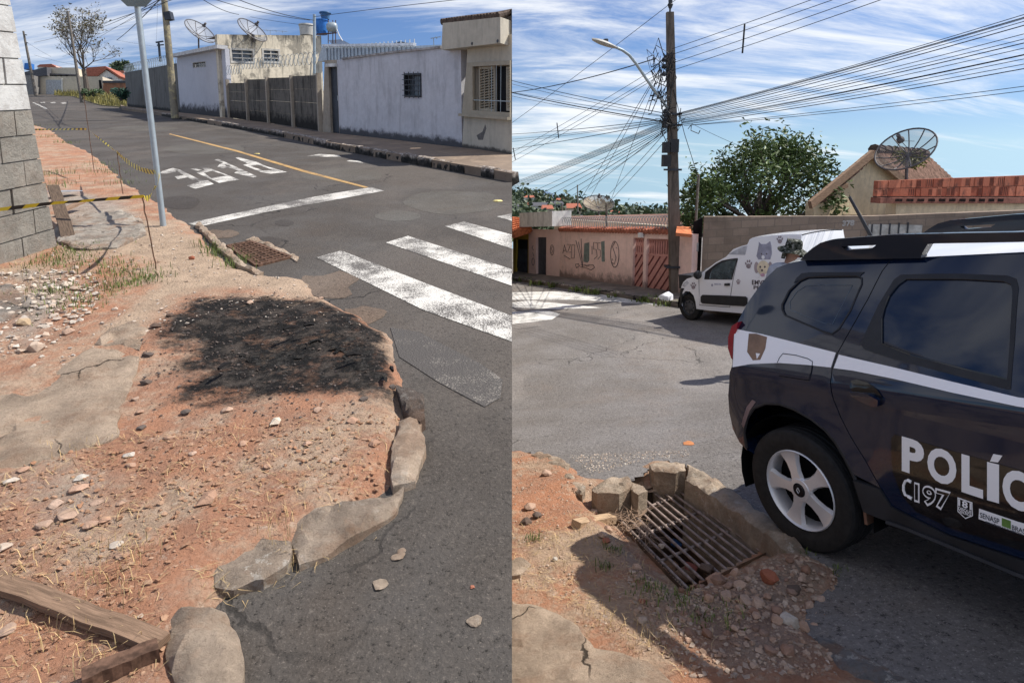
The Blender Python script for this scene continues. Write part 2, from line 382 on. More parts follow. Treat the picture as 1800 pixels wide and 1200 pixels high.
def soilmat(name, red, tan, grey):
    b = NB(name); at = b.n('ShaderNodeAttribute', attribute_name='mask'); sx = b.n('ShaderNodeSeparateColor'); b.l(at.outputs['Color'], sx.inputs[0])
    burn, tn, gr = sx.outputs[0], sx.outputs[1], sx.outputs[2]
    big = b.noise(3.0, 8, 0.65); fine = b.noise(38, 6, 0.7); v = b.vor(60)
    col = b.mix(b.rng(big, 0.35, 0.68), red, sc((red[0], red[1] * 1.12, red[2] * 1.25), 0.72))
    col = b.mix(b.rng(b.noise(2.2, 8, 0.72), 0.44, 0.60, 0, 0.85), col, b.mix(b.rng(b.noise(9, 7, .75), .4, .65), tan, sc(tan, .7)))
    col = b.mix(b.rng(b.noise(20, 7, 0.8), 0.54, 0.66, 0, 0.6), col, sc((tan[0], tan[1] * 1.1, tan[2] * 1.2), 1.15))
    col = b.mix(tn, col, b.mix(b.rng(b.noise(5, 8, 0.7), 0.35, 0.7), tan, sc(tan, 0.72)))
    col = b.mix(gr, col, b.mix(b.rng(b.noise(7, 8, 0.7), 0.35, 0.65), grey, sc(grey, 0.6)))
    col = b.mix(b.rng(fine, 0.58, 0.78, 0, 0.55), col, sc((red[0] * 1.0, red[1] * 1.5, red[2] * 1.9), 1.15))
    col = b.mix(b.rng(fine, 0.42, 0.25, 0, 0.65), col, sc(red, 0.35))
    bn = b.rng(b.math('ADD', burn, b.math('MULTIPLY', b.math('SUBTRACT', b.noise(5, 9, 0.78), 0.5), 1.9)), 0.36, 0.86)
    bn = b.math('MULTIPLY', bn, b.rng(b.noise(4.5, 8, .75), .30, .46, .62, 1.0))
    soot = b.mix(b.rng(b.noise(6, 8, 0.78), 0.46, 0.62), (0.016, 0.015, 0.014), (0.075, 0.062, 0.052)); soot = b.mix(b.rng(b.noise(30, 8, 0.85), 0.56, 0.68, 0, .8), soot, (.20, .19, .18)); soot = b.mix(b.rng(b.noise(2.6, 6, 0.7), 0.56, 0.68, 0, .7), soot, (.17, .095, .06))
    col = b.mix(bn, col, soot)
    h = b.math('ADD', b.math('MULTIPLY', fine, 1.0), b.math('MULTIPLY', v, -0.5))
    n = b.bump(h, 0.7, 0.025); n = b.bump(b.noise(11, 9, 0.78), 0.7, 0.06, n)
    return b.fin(col, 0.95, 0.12, 0, n)
M_soilL = soilmat('red_soil', (0.47, 0.235, 0.14), (0.52, 0.385, 0.275), (0.44, 0.39, 0.33))
M_soilR = soilmat('red_soil_by_drain', (0.48, 0.23, 0.13), (0.50, 0.37, 0.26), (0.36, 0.28, 0.22))

# -- left road and verge
vl_px = [(30, 214), (62, 219), (95, 228), (125, 250), (160, 264), (200, 292), (240, 326), (290, 352), (338, 385), (372, 415), (402, 445), (432, 470), (480, 478), (545, 487), (590, 520), (640, 548), (690, 588), (722, 640), (742, 690), (748, 740), (742, 800), (705, 868), (640, 930), (560, 982), (500, 1012), (440, 1036), (418, 1080), (412, 1200), (412, 1330)]
VLP = [GL(a, b) for a, b in vl_px]; VLP = [(p.x, p.y) for p in VLP] + [(-0.65, 0.9), (-3.5, 0.9), (-9, 4), (-22, 17), (-31, 27)]
XL, YL = skewgrid(1.0, 27, 1.0115, 290, lambda y: -(1.25 * y + 1.6), lambda y: 0.0)
sdL = sdist(XL, YL, VLP)
fz = np.vectorize(lambda x, y: fbm(x, y, 1.6, 5)); fz2 = np.vectorize(lambda x, y: fbm(x, y, 9, 3, 4.2))
nA, nB = fz(XL, YL), fz2(XL, YL)
def wp(pts, g): return [(p.x, p.y) for p in (g(a, b) for a, b in pts)]
burnP = wp([(255, 615), (290, 570), (335, 536), (430, 516), (560, 524), (640, 540), (662, 566), (700, 610), (728, 655), (750, 700), (738, 750), (690, 752), (600, 735), (520, 730), (430, 745), (350, 755), (270, 735), (248, 660)], GL)
tanP = [wp([(130, 402), (180, 372), (300, 395), (350, 420), (400, 452), (500, 478), (560, 492), (600, 540), (520, 545), (420, 520), (330, 530), (270, 580), (235, 620), (150, 600), (185, 570), (240, 520), (262, 470), (190, 452), (130, 470), (90, 455)], GL)]
greyP = [wp([(70, 330), (140, 335), (230, 360), (255, 400), (190, 440), (110, 440), (90, 400)], GL), wp([(0, 490), (60, 480), (160, 500), (130, 560), (70, 640), (0, 640)], GL), wp([(20, 860), (130, 830), (230, 850), (220, 930), (140, 985), (30, 960)], GL)]
sdn = 0.09 * nA
mk = np.zeros(XL.shape + (3,))
mk[..., 0] = smooth(-0.10, 0.34, sdist(XL, YL, burnP) + sdn * 1.6)
for P in tanP: mk[..., 1] = np.maximum(mk[..., 1], smooth(-0.05, 0.2, sdist(XL, YL, P) + sdn))
for P in greyP: mk[..., 2] = np.maximum(mk[..., 2], 0.8 * smooth(-0.05, 0.22, sdist(XL, YL, P) + sdn * 1.5))
LZ = np.vectorize(L)(XL, YL)
nearf = smooth(7.5, 3.5, YL) if False else np.clip((7.5 - YL) / 4.0, 0, 1)
ZL = LZ - 0.035 + smooth(-0.03, 0.22, sdL + 0.06 * nA) * (0.055 + 0.03 * nearf) + nA * 0.016 * nearf + nB * 0.007
def vzL(x, y):
    sd = float(sdist(np.array([x]), np.array([y]), VLP)[0]); nf = min(1, max(0, (7.5 - y) / 4.0)); a = fbm(x, y, 1.6, 5)
    return L(x, y) - 0.035 + float(smooth(-0.03, 0.22, np.array(sd + 0.06 * a))) * (0.055 + 0.03 * nf) + a * 0.016 * nf
gridmesh('verge', XL, YL, ZL, M_soilL, (sdL > -0.25).reshape(-1), mask=mk)['label'] = 'red soil verge beside the climbing street'
Xr, Yr = skewgrid(0.5, 92, 1.05, 60, lambda y: -(1.05 * y + 6), lambda y: 0.0)
road_l = gridmesh('road', Xr, Yr, np.vectorize(L)(Xr, Yr), M_asL, (sdist(Xr, Yr, VLP) < 0.9).reshape(-1))
tagp(road_l, 'dark asphalt street climbing past the white walls')
# -- right road and verge
vr_px = [(885, 788), (945, 793), (1000, 806), (1040, 838), (1110, 835), (1140, 806), (1205, 806), (1300, 868), (1400, 948), (1440, 975), (1490, 1000), (1470, 1060), (1445, 1110), (1500, 1165), (1620, 1215), (1690, 1300)]
VRP = [GR(a, b) for a, b in vr_px]; VRP = [(p.x, p.y) for p in VRP] + [(1.4, 0.9), (-0.3, 0.9), (-0.3, VRP[0].y)]
pit_px = [(1078, 893), (1150, 870), (1200, 826), (1372, 942), (1330, 985), (1212, 1036), (1160, 1000)]
GRATE_DZ = -0.13
PITP = wp([(1068, 900), (1188, 856), (1348, 972), (1203, 1042)], lambda a, b: GR(a, b, GRATE_DZ))
XR, YR = skewgrid(1.7, 7.2, 1.0085, 200, lambda y: -0.02, lambda y: 0.62 * y + 0.5)
sdR = sdist(XR, YR, VRP); sdP = sdist(XR, YR, PITP)
nA2, nB2 = fz(XR + 31, YR), fz2(XR + 31, YR)
rubP = wp([(1090, 930), (1180, 1010), (1240, 1030), (1330, 980), (1420, 975), (1490, 1010), (1440, 1110), (1450, 1200), (1250, 1200), (1120, 1080), (1060, 1000)], GR)
dryP = [wp([(930, 960), (1040, 920), (1090, 950), (1120, 1010), (1060, 1030), (960, 1010), (900, 1010), (900, 960)], GR), wp([(1040, 1090), (1110, 1060), (1180, 1180), (1130, 1200)], GR)]
mkR = np.zeros(XR.shape + (3,))
mkR[..., 2] = 0.75 * smooth(-0.08, 0.25, sdist(XR, YR, rubP) + 0.08 * nA2)
for P in dryP: mkR[..., 1] = np.maximum(mkR[..., 1], 0.85 * smooth(-0.05, 0.15, sdist(XR, YR, P) + 0.08 * nA2))
def dipR(sdp): return -0.16 * smooth(-0.30, -0.02, sdp)
ZR = np.vectorize(Rz)(XR, YR) - 0.035 + smooth(-0.03, 0.22, sdR + 0.06 * nA2) * 0.085 + nA2 * 0.018 + nB2 * 0.008 + dipR(sdP)
def vzR(x, y):
    a = np.array([x]), np.array([y]); sd = float(sdist(*a, VRP)[0]); n = fbm(x + 31, y, 1.6, 5)
    return Rz(x, y) - 0.035 + float(smooth(-0.03, 0.22, np.array(sd + 0.06 * n))) * 0.085 + n * 0.018 + float(dipR(sdist(*a, PITP))[0])
keepR = (sdR > -0.2) & (sdP < 0.02)
tagp(gridmesh('verge', XR, YR, ZR, M_soilR, keepR.reshape(-1), mask=mkR), 'red soil and rubble verge round the storm drain')
Xq, Yq = skewgrid(0.4, 42, 1.014, 230, lambda y: -0.05 - 0.02 * y, lambda y: 1.0 * y + 4)
sq = sdist(Xq, Yq, VRP)
road_r = tagp(gridmesh('road', Xq, Yq, np.vectorize(Rz)(Xq, Yq), M_asR, (sq < 0.12).reshape(-1)), 'pale worn asphalt junction falling away from the viewer')
# ground behind the viewer and beyond the streets
M_earth = plain('dry_earth', (0.30, 0.17, 0.10), 0.95, 0.1, var=0.3, scale=0.6)
bk = MB().add([(-40, -30, 0.0), (0, -30, 0.0), (0, 0.52, L(0, .5) - .01), (-40, 0.52, L(0, .5) - .01)], [(0, 1, 2, 3)]).add([(0, -30, -.4), (40, -30, 4.5), (40, 0.42, 4.9), (0, .42, -.3)], [(0, 1, 2, 3)])
bk.build('ground', M_earth, kind='structure', label='bare earth lot behind the viewer')
# the wall that holds the higher street above the lower one
M_conc = wallmat('stained_concrete', (0.30, 0.28, 0.25), bottom=0.3, streak=0.5, height=4, grime=0.4)
M_retw = wallmat('rough_retaining_render', (0.24, 0.19, 0.15), (.03, .025, .02), streak=.7, patch=.8, ps=1.5, pcol=(.10, .075, .06), grime=.7, height=3, top=.4)
ys = [0.5 * 1.09 ** i for i in range(60)]; ys = [y for y in ys if y < 46]
rw = MB(); n = len(ys)
vs = [];
for x in (0.0, -0.25):
    for y in ys: vs += [(x, y, min(Rz(0, y), L(0, y)) - 0.6), (x, y, L(0, y) - 0.012)]
fs = []
for i in range(n - 1): a = 2 * i; fs += [(a, a + 2, a + 3, a + 1), (2 * n + a + 2, 2 * n + a, 2 * n + a + 1, 2 * n + a + 3), (a + 1, a + 3, 2 * n + a + 3, 2 * n + a + 1)]
rw.add(vs, fs, [(v[1], v[2] - Rz(0, v[1])) for v in vs]).build('retaining_wall', M_retw, label='concrete retaining wall holding the upper street above the lower one', cat='wall')

# ================================================================== road paint
def paintmat(name, c, under, wear=0.5):
    b = NB(name); f = b.noise(85, 4, 0.7); g = b.noise(3, 6, 0.65); v = b.vor(95)
    m = b.rng(b.math('ADD', b.math('ADD', f, b.math('MULTIPLY', b.math('ADD', g, b.math('SUBTRACT', b.noise(1.1, 5, .7), .5)), 0.9)), b.math('MULTIPLY', v, 0.35)), wear + 0.70, wear + 0.92)
    col = b.mix(m, b.mix(b.rng(g, 0.3, 0.7), c, sc(c, 0.82)), under)
    return b.fin(col, 0.8, 0.25, 0, b.bump(b.math('SUBTRACT', f, v), 0.5, 0.01))
M_white = paintmat('road_paint_white', (0.66, 0.63, 0.57), (0.12, 0.11, 0.10), 0.33)
M_faded = paintmat('road_paint_faded', (0.26, 0.235, 0.20), (0.085, 0.077, 0.07), 0.16)
M_yellow = paintmat('road_paint_yellow', (0.48, 0.30, 0.12), (0.11, 0.10, 0.085), 0.48)
M_whiteR = paintmat('road_paint_white_far', (0.72, 0.70, 0.66), (0.17, 0.165, 0.155), 0.42)
def mark(name, pts, mat, parent, g=GL, fn=L, holes=(), dz=0.004, label=None):
    P = [g(a, b) for a, b in pts]; H = [[g(a, b) for a, b in h] for h in holes]
    mb = MB(); mb.ext([(p.x, p.y) for p in P], [[(p.x, p.y) for p in h] for h in H], lambda u, v, w: Vector((u, v, fn(u, v) + w)), 0, dz, step=0.6 if fn is not L else None, sides=False, back=False)
    o = mb.build(name, mat, parent); 
    if label: o['label'] = label
    return o
def zz(pts, ox=270, oy=230, k=4.39): return [(ox + a / k, oy + b / k) for a, b in pts]
mark('stop_line', [(331, 393), (349, 399), (475, 372), (560, 357), (675, 336), (653, 329.5), (575, 342), (509, 355)], M_white, road_l)
mark('centre_line', [(297, 236.4), (416, 267.2), (532, 302.6), (641, 330.6), (648, 329.5), (533, 299), (417, 264.6), (299, 235.2)], M_yellow, road_l, label='worn yellow centre line')
for h, P in (((), [(50, 332), (60, 314), (150, 288), (198, 300), (165, 320), (85, 336)]), ((), [(152, 290), (198, 300), (350, 374), (300, 380), (212, 332)]), ((), [(163, 355), (188, 377), (300, 352), (268, 337)]), ((), [(255, 425), (322, 450), (465, 412), (418, 385), (330, 380), (352, 396)])):
    mark('letter_e', zz(P), M_white, road_l)
mark('letter_r', zz([(330, 325), (440, 293), (665, 379), (505, 404)]), M_white, road_l, holes=[zz([(388, 326), (452, 311), (568, 348), (445, 366)])])
mark('letter_r', zz([(280, 296), (330, 292), (372, 304), (340, 310)]), M_white, road_l); mark('letter_r', zz([(375, 290), (428, 288), (442, 296), (395, 304)]), M_white, road_l)
mark('letter_a', zz([(470, 226), (500, 219), (660, 290), (797, 353), (770, 363), (622, 327), (652, 308), (575, 284), (535, 293), (492, 280), (508, 260), (540, 251)]), M_white, road_l, holes=[zz([(548, 262), (585, 268), (600, 280), (560, 276)])])
mark('letter_p', zz([(690, 265), (790, 239), (872, 276), (1030, 320), (905, 334), (835, 324)]), M_white, road_l, holes=[zz([(748, 273), (802, 264), (884, 290), (915, 306), (850, 310)])])
mark('letter_p', zz([(632, 211), (652, 204), (786, 240), (720, 252)]), M_white, road_l)
for k, (P, m) in enumerate((([(556, 453), (600, 441), (760, 503), (899.6, 556), (899.6, 601), (745, 546)], M_white), ([(678, 427), (717, 415), (899.6, 474), (899.6, 503)], M_white), ([(782, 398), (815, 390), (899.6, 413), (899.6, 438)], M_white), ([(873, 381), (899.6, 376), (899.6, 389)], M_white), ([(686, 576), (735, 584), (845, 640), (884, 668), (880, 700), (852, 716), (770, 672), (702, 628)], M_faded))):
    mark('crosswalk_stripe', P, m, road_l, label='rubbed-out crosswalk stripe by the burnt verge' if m is M_faded else None)
for P in ([(57, 181), (60, 180), (84, 191), (80, 192)], [(70, 180.5), (78, 179.5), (80, 181), (72, 181.6)], [(88, 180.5), (96, 179.5), (99, 181.3), (91, 182)], [(106, 181), (114, 180), (118, 182), (110, 182.6)], [(540, 275), (600, 277), (596, 273), (560, 271)], [(608, 284), (640, 287), (630, 283), (614, 282)]):
    mark('lane_dash', P, M_white, road_l)
M_stud = plain('stud_yellow', (0.6, 0.5, 0.2), 0.5)
for a, b in ((452, 271), (875, 354)):
    p = GL(a, b); MB().lathe([(0, .02), (.05, .018), (.07, 0)], p + Vector((0, 0, .002)), (0, 0, 1), 8).build('road_stud', M_stud, road_l)
for P in ([(900, 514), (985, 512), (1060, 521), (1130, 534), (1010, 527), (900, 527)], [(900, 532), (930, 528), (1000, 535), (1060, 541), (980, 544), (900, 540)], [(900, 548), (960, 545), (985, 552), (970, 562), (900, 570)], [(1030, 512), (1070, 517), (1180, 535), (1165, 538), (1080, 526)]):
    mark('worn_marking', [(max(a, 900.5), b) for a, b in P], M_whiteR, road_r, GR, Rz)
for a, b, c, r in ((1212, 778, (0.5, 0.14, 0.04), 0.10), (1065, 860, (0.5, 0.45, 0.38), 0.05)): pass

M_aspatch = asphalt('asphalt_patch', (0.098, 0.092, 0.082), patch=0.2, crack=0.3, g=75.0); M_asdark = asphalt('asphalt_stain', (0.062, 0.056, 0.051), patch=0.1, crack=0.2, g=75.0); M_dust = asphalt('dusty_asphalt', (0.135, 0.105, 0.082), patch=0.3, crack=0.1, g=75.0)
def blob(cx, cy, rx, ry, n=22, sd=0.0, j=.16): return [(cx + rx * math.cos(2 * math.pi * i / n) * (1 + j * noise.noise(Vector((math.cos(2 * math.pi * i / n) * 1.5, math.sin(2 * math.pi * i / n) * 1.5, sd)))), cy + ry * math.sin(2 * math.pi * i / n) * (1 + j * noise.noise(Vector((math.cos(2 * math.pi * i / n) * 1.5, math.sin(2 * math.pi * i / n) * 1.5, sd + 9))))) for i in range(n)]
for i, (a, b, c, d) in enumerate(((800, 355, 88, 21), (600, 308, 75, 12), (360, 262, 75, 9), (250, 226, 60, 5), (700, 380, 40, 9))): mark('asphalt_patch', [(min(x, 899), y) for x, y in blob(a, b, c, d, sd=i * 3.1)], M_aspatch, road_l, dz=.0022)
for i, (a, b, c, d) in enumerate(((318, 356, 34, 12), (500, 392, 16, 6), (470, 425, 26, 9))): mark('asphalt_stain', blob(a, b, c, d, sd=i * 2.3 + 40), M_asdark, road_l, dz=.0026)
for i, (a, b, c, d) in enumerate(((575, 500, 62, 22), (640, 552, 36, 14), (390, 412, 26, 9))): mark('dust_spill', blob(a, b, c, d, sd=i * 1.7 + 60, j=.5), M_dust, road_l, dz=.0030)
# ================================================================== far pavement and houses of the upper street
M_pave = wallmat('pavement_dirty', (0.23, 0.175, 0.13), patch=0.5, grime=0.5, pcol=(0.36, 0.27, 0.19), ps=1.2)
M_kerb = NB('kerb_stone_black'); 
def kerbmat(name):
    b = NB(name); g = b.n('ShaderNodeNewGeometry'); sx = b.n('ShaderNodeSeparateXYZ'); b.l(g.outputs['Normal'], sx.inputs[0])
    uvn = b.n('ShaderNodeUVMap'); sv = b.n('ShaderNodeSeparateXYZ'); b.l(uvn.outputs[0], sv.inputs[0])
    f = b.noise(5, 7, 0.7); worn = b.math('MULTIPLY', b.rng(b.math('ADD', sv.outputs[1], b.math('MULTIPLY', b.math('SUBTRACT', f, 0.5), 0.35)), 0.08, 0.17), 0.95)
    col = b.mix(worn, b.mix(b.rng(b.noise(9, 6), 0.4, 0.7), (0.014, 0.014, 0.013), (0.05, 0.045, 0.04)), b.mix(b.rng(b.noise(14, 6, .7), 0.45, 0.6), (0.20, 0.16, 0.13), (0.50, 0.44, 0.38)))
    return b.fin(col, 0.9, 0.2, 0, b.bump(b.noise(30, 8, 0.7), 0.6, 0.03))
M_kerb = kerbmat('kerb_stone_worn')
PH = 0.17
kb = [(215, 193.5), (262, 200), (312, 209), (365, 217.5), (420, 227), (475, 237), (530, 248.5), (575, 260), (625, 269.5), (680, 280), (735, 290), (790, 300), (845, 310), (899.8, 320.5)]
inn = [(215, 184), (225.5, 187), (317, 197), (402, 206.5), (474, 215), (564, 231), (597, 233.8), (660, 240.5), (735, 249), (812, 258), (899.8, 271.8)]
KB = [GL(a, b) for a, b in kb]; IN = [GL(a, b, PH) for a, b in inn]
pm = MB(); P2 = [(p.x, p.y) for p in KB] + [(p.x - 0.6, p.y + .6) for p in IN[::-1]][:1] + [(p.x - .35, p.y + .35) for p in IN[::-1]][1:]
P2[len(KB)] = (0, IN[-1].y + .5)
pm.ext(P2, [], lambda u, v, w: Vector((u, v, L(u, v) + w)), 0.0, PH - .02, back=False)
pave_l = tagp(pm.build('pavement', M_pave, kind='structure'), 'raised dirty pavement along the white walls')
kr = random.Random(5)
for i in range(len(KB) - 1):
    for h in range(2):
        p = KB[i].lerp(KB[i + 1], h / 2); q = KB[i].lerp(KB[i + 1], (h + 1) / 2); d = (q - p).normalized(); sd = Vector((-d.y, d.x, 0)); sd = sd if sd.y > 0 else -sd
        p = p + d * 0.02; q = q - d * kr.uniform(0.0, 0.05); dz = kr.uniform(-0.03, 0.012); off = sd * kr.uniform(-0.03, 0.02); mb = MB()
        N = 8; pr = [(0, -.08), (0, 0.10 + dz), (0.02, PH - .01 + dz), (0.07, PH + .008 + dz), (0.15, PH + .006 + dz), (0.17, 0)]
        vs, uv = [], []
        for a in range(N + 1):
            c = p.lerp(q, a / N)
            for (x, z) in pr:
                jx = fbm(c.x * 3 + i, c.y * 3 + z * 5, 2.0, 3) * 0.022; jz = fbm(c.x * 3, c.y * 3, 1.5, 3, 8.8) * 0.018 if z > .05 else 0
                vs.append(c + off + sd * (x + jx) + Vector((0, 0, z + jz))); uv.append((a * .1, z))
        m = len(pr); mb.add(vs, [(a * m + k, a * m + k + 1, (a + 1) * m + k + 1, (a + 1) * m + k) for a in range(N) for k in range(m - 1)] + [tuple(range(m))[::-1], tuple(N * m + k for k in range(m))], uv)
        mb.build('kerb_stone', M_kerb, pave_l, smooth=50)
# ================================================================== houses of the upper street
M_whitew = wallmat('whitewash', (0.56, 0.56, 0.59), (0.05, 0.05, 0.055), bottom=0.22, top=0.16, height=2.45, streak=0.22, var=0.08, grime=0.3, bump=0.25, patch=.25, pcol=(.42, .42, .44), ps=2.5)
M_cream = wallmat('cream_paint', (0.52, 0.47, 0.38), (0.06, 0.055, 0.05), bottom=0.10, height=3, streak=0.2, var=0.08, grime=0.3, bump=0.2)
M_stain = wallmat('mould_stained_render', (0.62, 0.55, 0.43), (0.05, 0.05, 0.05), top=0.9, height=4.6, streak=0.45, patch=0.6, ps=1.1, grime=0.4)
M_panel = wallmat('black_precast', (0.15, 0.135, 0.115), (0.014, 0.013, 0.012), bottom=0.45, height=2.0, streak=0.75, grime=0.5, patch=0.4, pcol=(0.05, 0.045, 0.04))
M_postc = wallmat('precast_post', (0.36, 0.31, 0.25), (0.05, 0.045, 0.04), streak=0.5, grime=0.4)
M_fence = wallmat('dark_render', (0.16, 0.155, 0.145), (0.03, 0.03, 0.03), bottom=0.2, streak=0.4, grime=0.35)
M_whitew2 = wallmat('whitewash_side', (0.54, 0.54, 0.58), (0.03, 0.03, 0.032), bottom=0.55, height=3.4, streak=0.05, var=0.05, grime=0.15)
M_steel = plain('dark_steel', (0.045, 0.05, 0.06), 0.5, 0.4, 0.3)
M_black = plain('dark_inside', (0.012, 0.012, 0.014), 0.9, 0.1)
M_zinc = plain('zinc_sheet', (0.42, 0.46, 0.50), 0.45, 0.4, 0.4, var=0.15)
M_galv = plain('galvanised_steel', (0.36, 0.41, 0.43), 0.45, 0.45, 0.45, var=0.12, bump=0.03)
M_tile = plain('dark_roof_tile', (0.10, 0.075, 0.06), 0.9, 0.15, var=0.5, scale=14)
M_red = plain('red_roof_tile', (0.36, 0.13, 0.085), 0.9, 0.15, var=0.35, scale=9)
M_orange = plain('orange_roof_tile', (0.52, 0.17, 0.075), 0.85, 0.2, var=0.3, scale=9)
M_shut = plain('tan_shutter', (0.36, 0.31, 0.23), 0.6, 0.3, var=0.1)
M_rust = plain('rusty_iron', (0.13, 0.075, 0.05), 0.85, 0.25, 0.3, var=0.5, scale=30)
M_wire = plain('black_cable', (0.02, 0.02, 0.022), 0.6, 0.3, bump=0)
ORD = ['topmost', 'second', 'third', 'fourth', 'fifth', 'sixth', 'seventh', 'eighth', 'ninth', 'tenth', 'eleventh', 'twelfth', 'thirteenth', 'fourteenth', 'fifteenth', 'lowest']
def woodmat(name, c):
    b = NB(name); uvn = b.n('ShaderNodeUVMap'); f = b.noise(9, 7, 0.7, vec=uvn.outputs[0], st=(.6, 9, 1)); col = b.mix(b.rng(f, 0.3, 0.7), sc(c, 0.5), sc(c, 1.25))
    return b.fin(col, 0.9, 0.15, 0, b.bump(f, 0.4, 0.02))
M_wood = woodmat('weathered_board', (0.30, 0.20, 0.135))
M_glass = plain('dull_pane', (0.10, 0.12, 0.14), 0.15, 0.5, bump=0)
def gv(a, b, dz=PH - .02): return GL(a, b, dz)
def rect(vp, x0, y0, x1, y1, off=0.0):
    # pixel rectangle on the plane -> upright rectangle (s, v)
    a, b, c, d = vp.sz(x0, y0, off), vp.sz(x1, y0, off), vp.sz(x1, y1, off), vp.sz(x0, y1, off)
    return [((a[0] + d[0]) / 2, (d[1] + c[1]) / 2), ((b[0] + c[0]) / 2, (d[1] + c[1]) / 2), ((b[0] + c[0]) / 2, (a[1] + b[1]) / 2), ((a[0] + d[0]) / 2, (a[1] + b[1]) / 2)]
def inset(Rr, k): return [(Rr[0][0] + k * (1 if Rr[1][0] > Rr[0][0] else -1), Rr[0][1] + k), (Rr[1][0] - k * (1 if Rr[1][0] > Rr[0][0] else -1), Rr[1][1] + k), (Rr[2][0] - k * (1 if Rr[1][0] > Rr[0][0] else -1), Rr[2][1] - k), (Rr[3][0] + k * (1 if Rr[1][0] > Rr[0][0] else -1), Rr[3][1] - k)]
def bars(vp, Rr, nv, nh, t, w, mat, parent, name='bar'):
    s0, s1, v0, v1 = Rr[0][0], Rr[1][0], Rr[0][1], Rr[2][1]
    for i in range(nv):
        s_ = s0 + (s1 - s0) * (i + 0.5) / nv; MB().bar(vp.P(s_, v0, w), vp.P(s_, v1, w), t, up=vp.t).build(name, mat, parent)
    for i in range(nh):
        v_ = v0 + (v1 - v0) * (i + 0.5) / nh; MB().bar(vp.P(s0, v_, w), vp.P(s1, v_, w), t).build(name, mat, parent)
def back_faces(vp, s0, s1, v0, v1, depth, mat, name, parent, w=-0.2):
    # side, rear and top of the house behind its street wall
    mb = MB()
    def far(s_, v): q = vp.P(s_, v, w); d = Vector((q.x, q.y, 0)); return q + d.normalized() * depth
    for s_ in (s0, s1):
        a = [vp.P(s_, v0, w), far(s_, v0), far(s_, v1), vp.P(s_, v1, w)]; mb.add(a, [(0, 1, 2, 3)], [(0, v0), (depth, v0), (depth, v1), (0, v1)])
    a = [far(s0, v0), far(s1, v0), far(s1, v1), far(s0, v1)]; mb.add(a, [(0, 1, 2, 3)], [(s0, v0), (s1, v0), (s1, v1), (s0, v1)])
    return mb.build(name, mat, parent)

# -- cream house at the corner
CLAMPX[0] = -0.0005
v1 = VP(gv(812, 258), gv(899.95, 271.8)); s_end = v1.len
hs = thing('house', 'cream corner house with shuttered barred window under a plain parapet', 'house', v1.p)
win = rect(v1, 834, 116, 899.5, 196); win[1] = (s_end + 0.25, win[1][1]); win[2] = (s_end + .25, win[2][1])
win2 = [win[0], (s_end - .001, win[1][1]), (s_end - .001, win[2][1]), win[3]]
sR = s_end - 0.0005
wall = wallext(v1, [(0, -.05), (sR, -.05), (sR, v1.sz(899.9, 60)[1]), (v1.sz(822, 80)[0], v1.sz(822, 80)[1])], [[win2[0], (sR - .002, win2[1][1]), (sR - .002, win2[2][1]), win2[3]]], -0.2, 0, px=False).build('wall', M_cream, hs)
wn_ = MB(); fr = rect(v1, 819, 109, 899.5, 203); fr = [(v1.sz(815, 203)[0], fr[0][1]), (sR - .001, fr[1][1]), (sR - .001, fr[2][1]), (v1.sz(824, 109)[0], fr[3][1])]
wo_ = wallext(v1, fr, [[(win2[0][0], win2[0][1]), (sR - .003, win2[1][1]), (sR - .003, win2[2][1]), win2[3]]], -0.05, 0.05, px=False).build('window', M_shut, hs)
wallext(v1, [(win2[0][0], win2[0][1]), (sR - .004, win2[1][1]), (sR - .004, win2[2][1]), win2[3]], [], -0.19, -0.17, px=False).build('interior', M_black, wo_)
sill = MB().bar(v1.P(fr[0][0] - .04, fr[0][1] - .03, .05), v1.P(sR, fr[0][1] - .03, .05), .14, .06).build('sill', M_shut, wo_)
for (a, b) in ((839, 867), (887, 899.4)):
    q = rect(v1, a, 117, b, 195); q = [q[0], q[1], q[2], q[3]]
    sh = wallext(v1, q, [inset(q, 0.05)], -0.10, -0.04, px=False).build('shutter', M_shut, wo_)
    n = 15; i2 = inset(q, 0.04)
    for i in range(n):
        vv = i2[0][1] + (i2[2][1] - i2[0][1]) * (i + .5) / n; c = v1.P((i2[0][0] + i2[1][0]) / 2, vv, -0.07)
        MB().obox(c, v1.t * abs(i2[1][0] - i2[0][0]) / 2, (v1.n * .028 + Vector((0, 0, -.02))), Vector((0, 0, .006)) + v1.n * .004).build('slat', M_shut, sh)
    for k in (1, 2): MB().bar(v1.P(i2[0][0] + (i2[1][0] - i2[0][0]) * k / 3, i2[0][1], -.045), v1.P(i2[0][0] + (i2[1][0] - i2[0][0]) * k / 3, i2[2][1], -.045), .02, up=v1.t).build('stile', M_shut, sh)
for px_ in (866, 874, 882): MB().tube([v1.P(v1.sz(px_, 196)[0], win[0][1], .03), v1.P(v1.sz(px_, 196)[0] + .02, win[2][1], .03)], .008, 6).build('grille_bar', M_galv, wo_)
MB().bar(v1.P(win[0][0], (win[0][1] + win[2][1]) / 2 - .25, .03), v1.P(sR, (win[0][1] + win[2][1]) / 2 - .25, .03), .014).build('grille_bar', M_galv, wo_)
pa = v1.poly([(776, 88), (899.9, 74), (899.9, 27), (778, 41)], 0.28); pa[1] = (v1.sz(899.9, 74, .28)[0], pa[1][1]); 
wallext(v1, [(pa[0][0], pa[0][1]), (sR, pa[1][1]), (sR, pa[2][1]), (pa[3][0], pa[3][1])], [], -0.35, 0.28, px=False).build('parapet', M_cream, hs)
rt = MB(); a_, b_ = v1.P(pa[3][0] - .1, pa[3][1] + .03, .3), v1.P(sR - .05, pa[2][1] + .03, .3)
nt_ = 20
tl = None
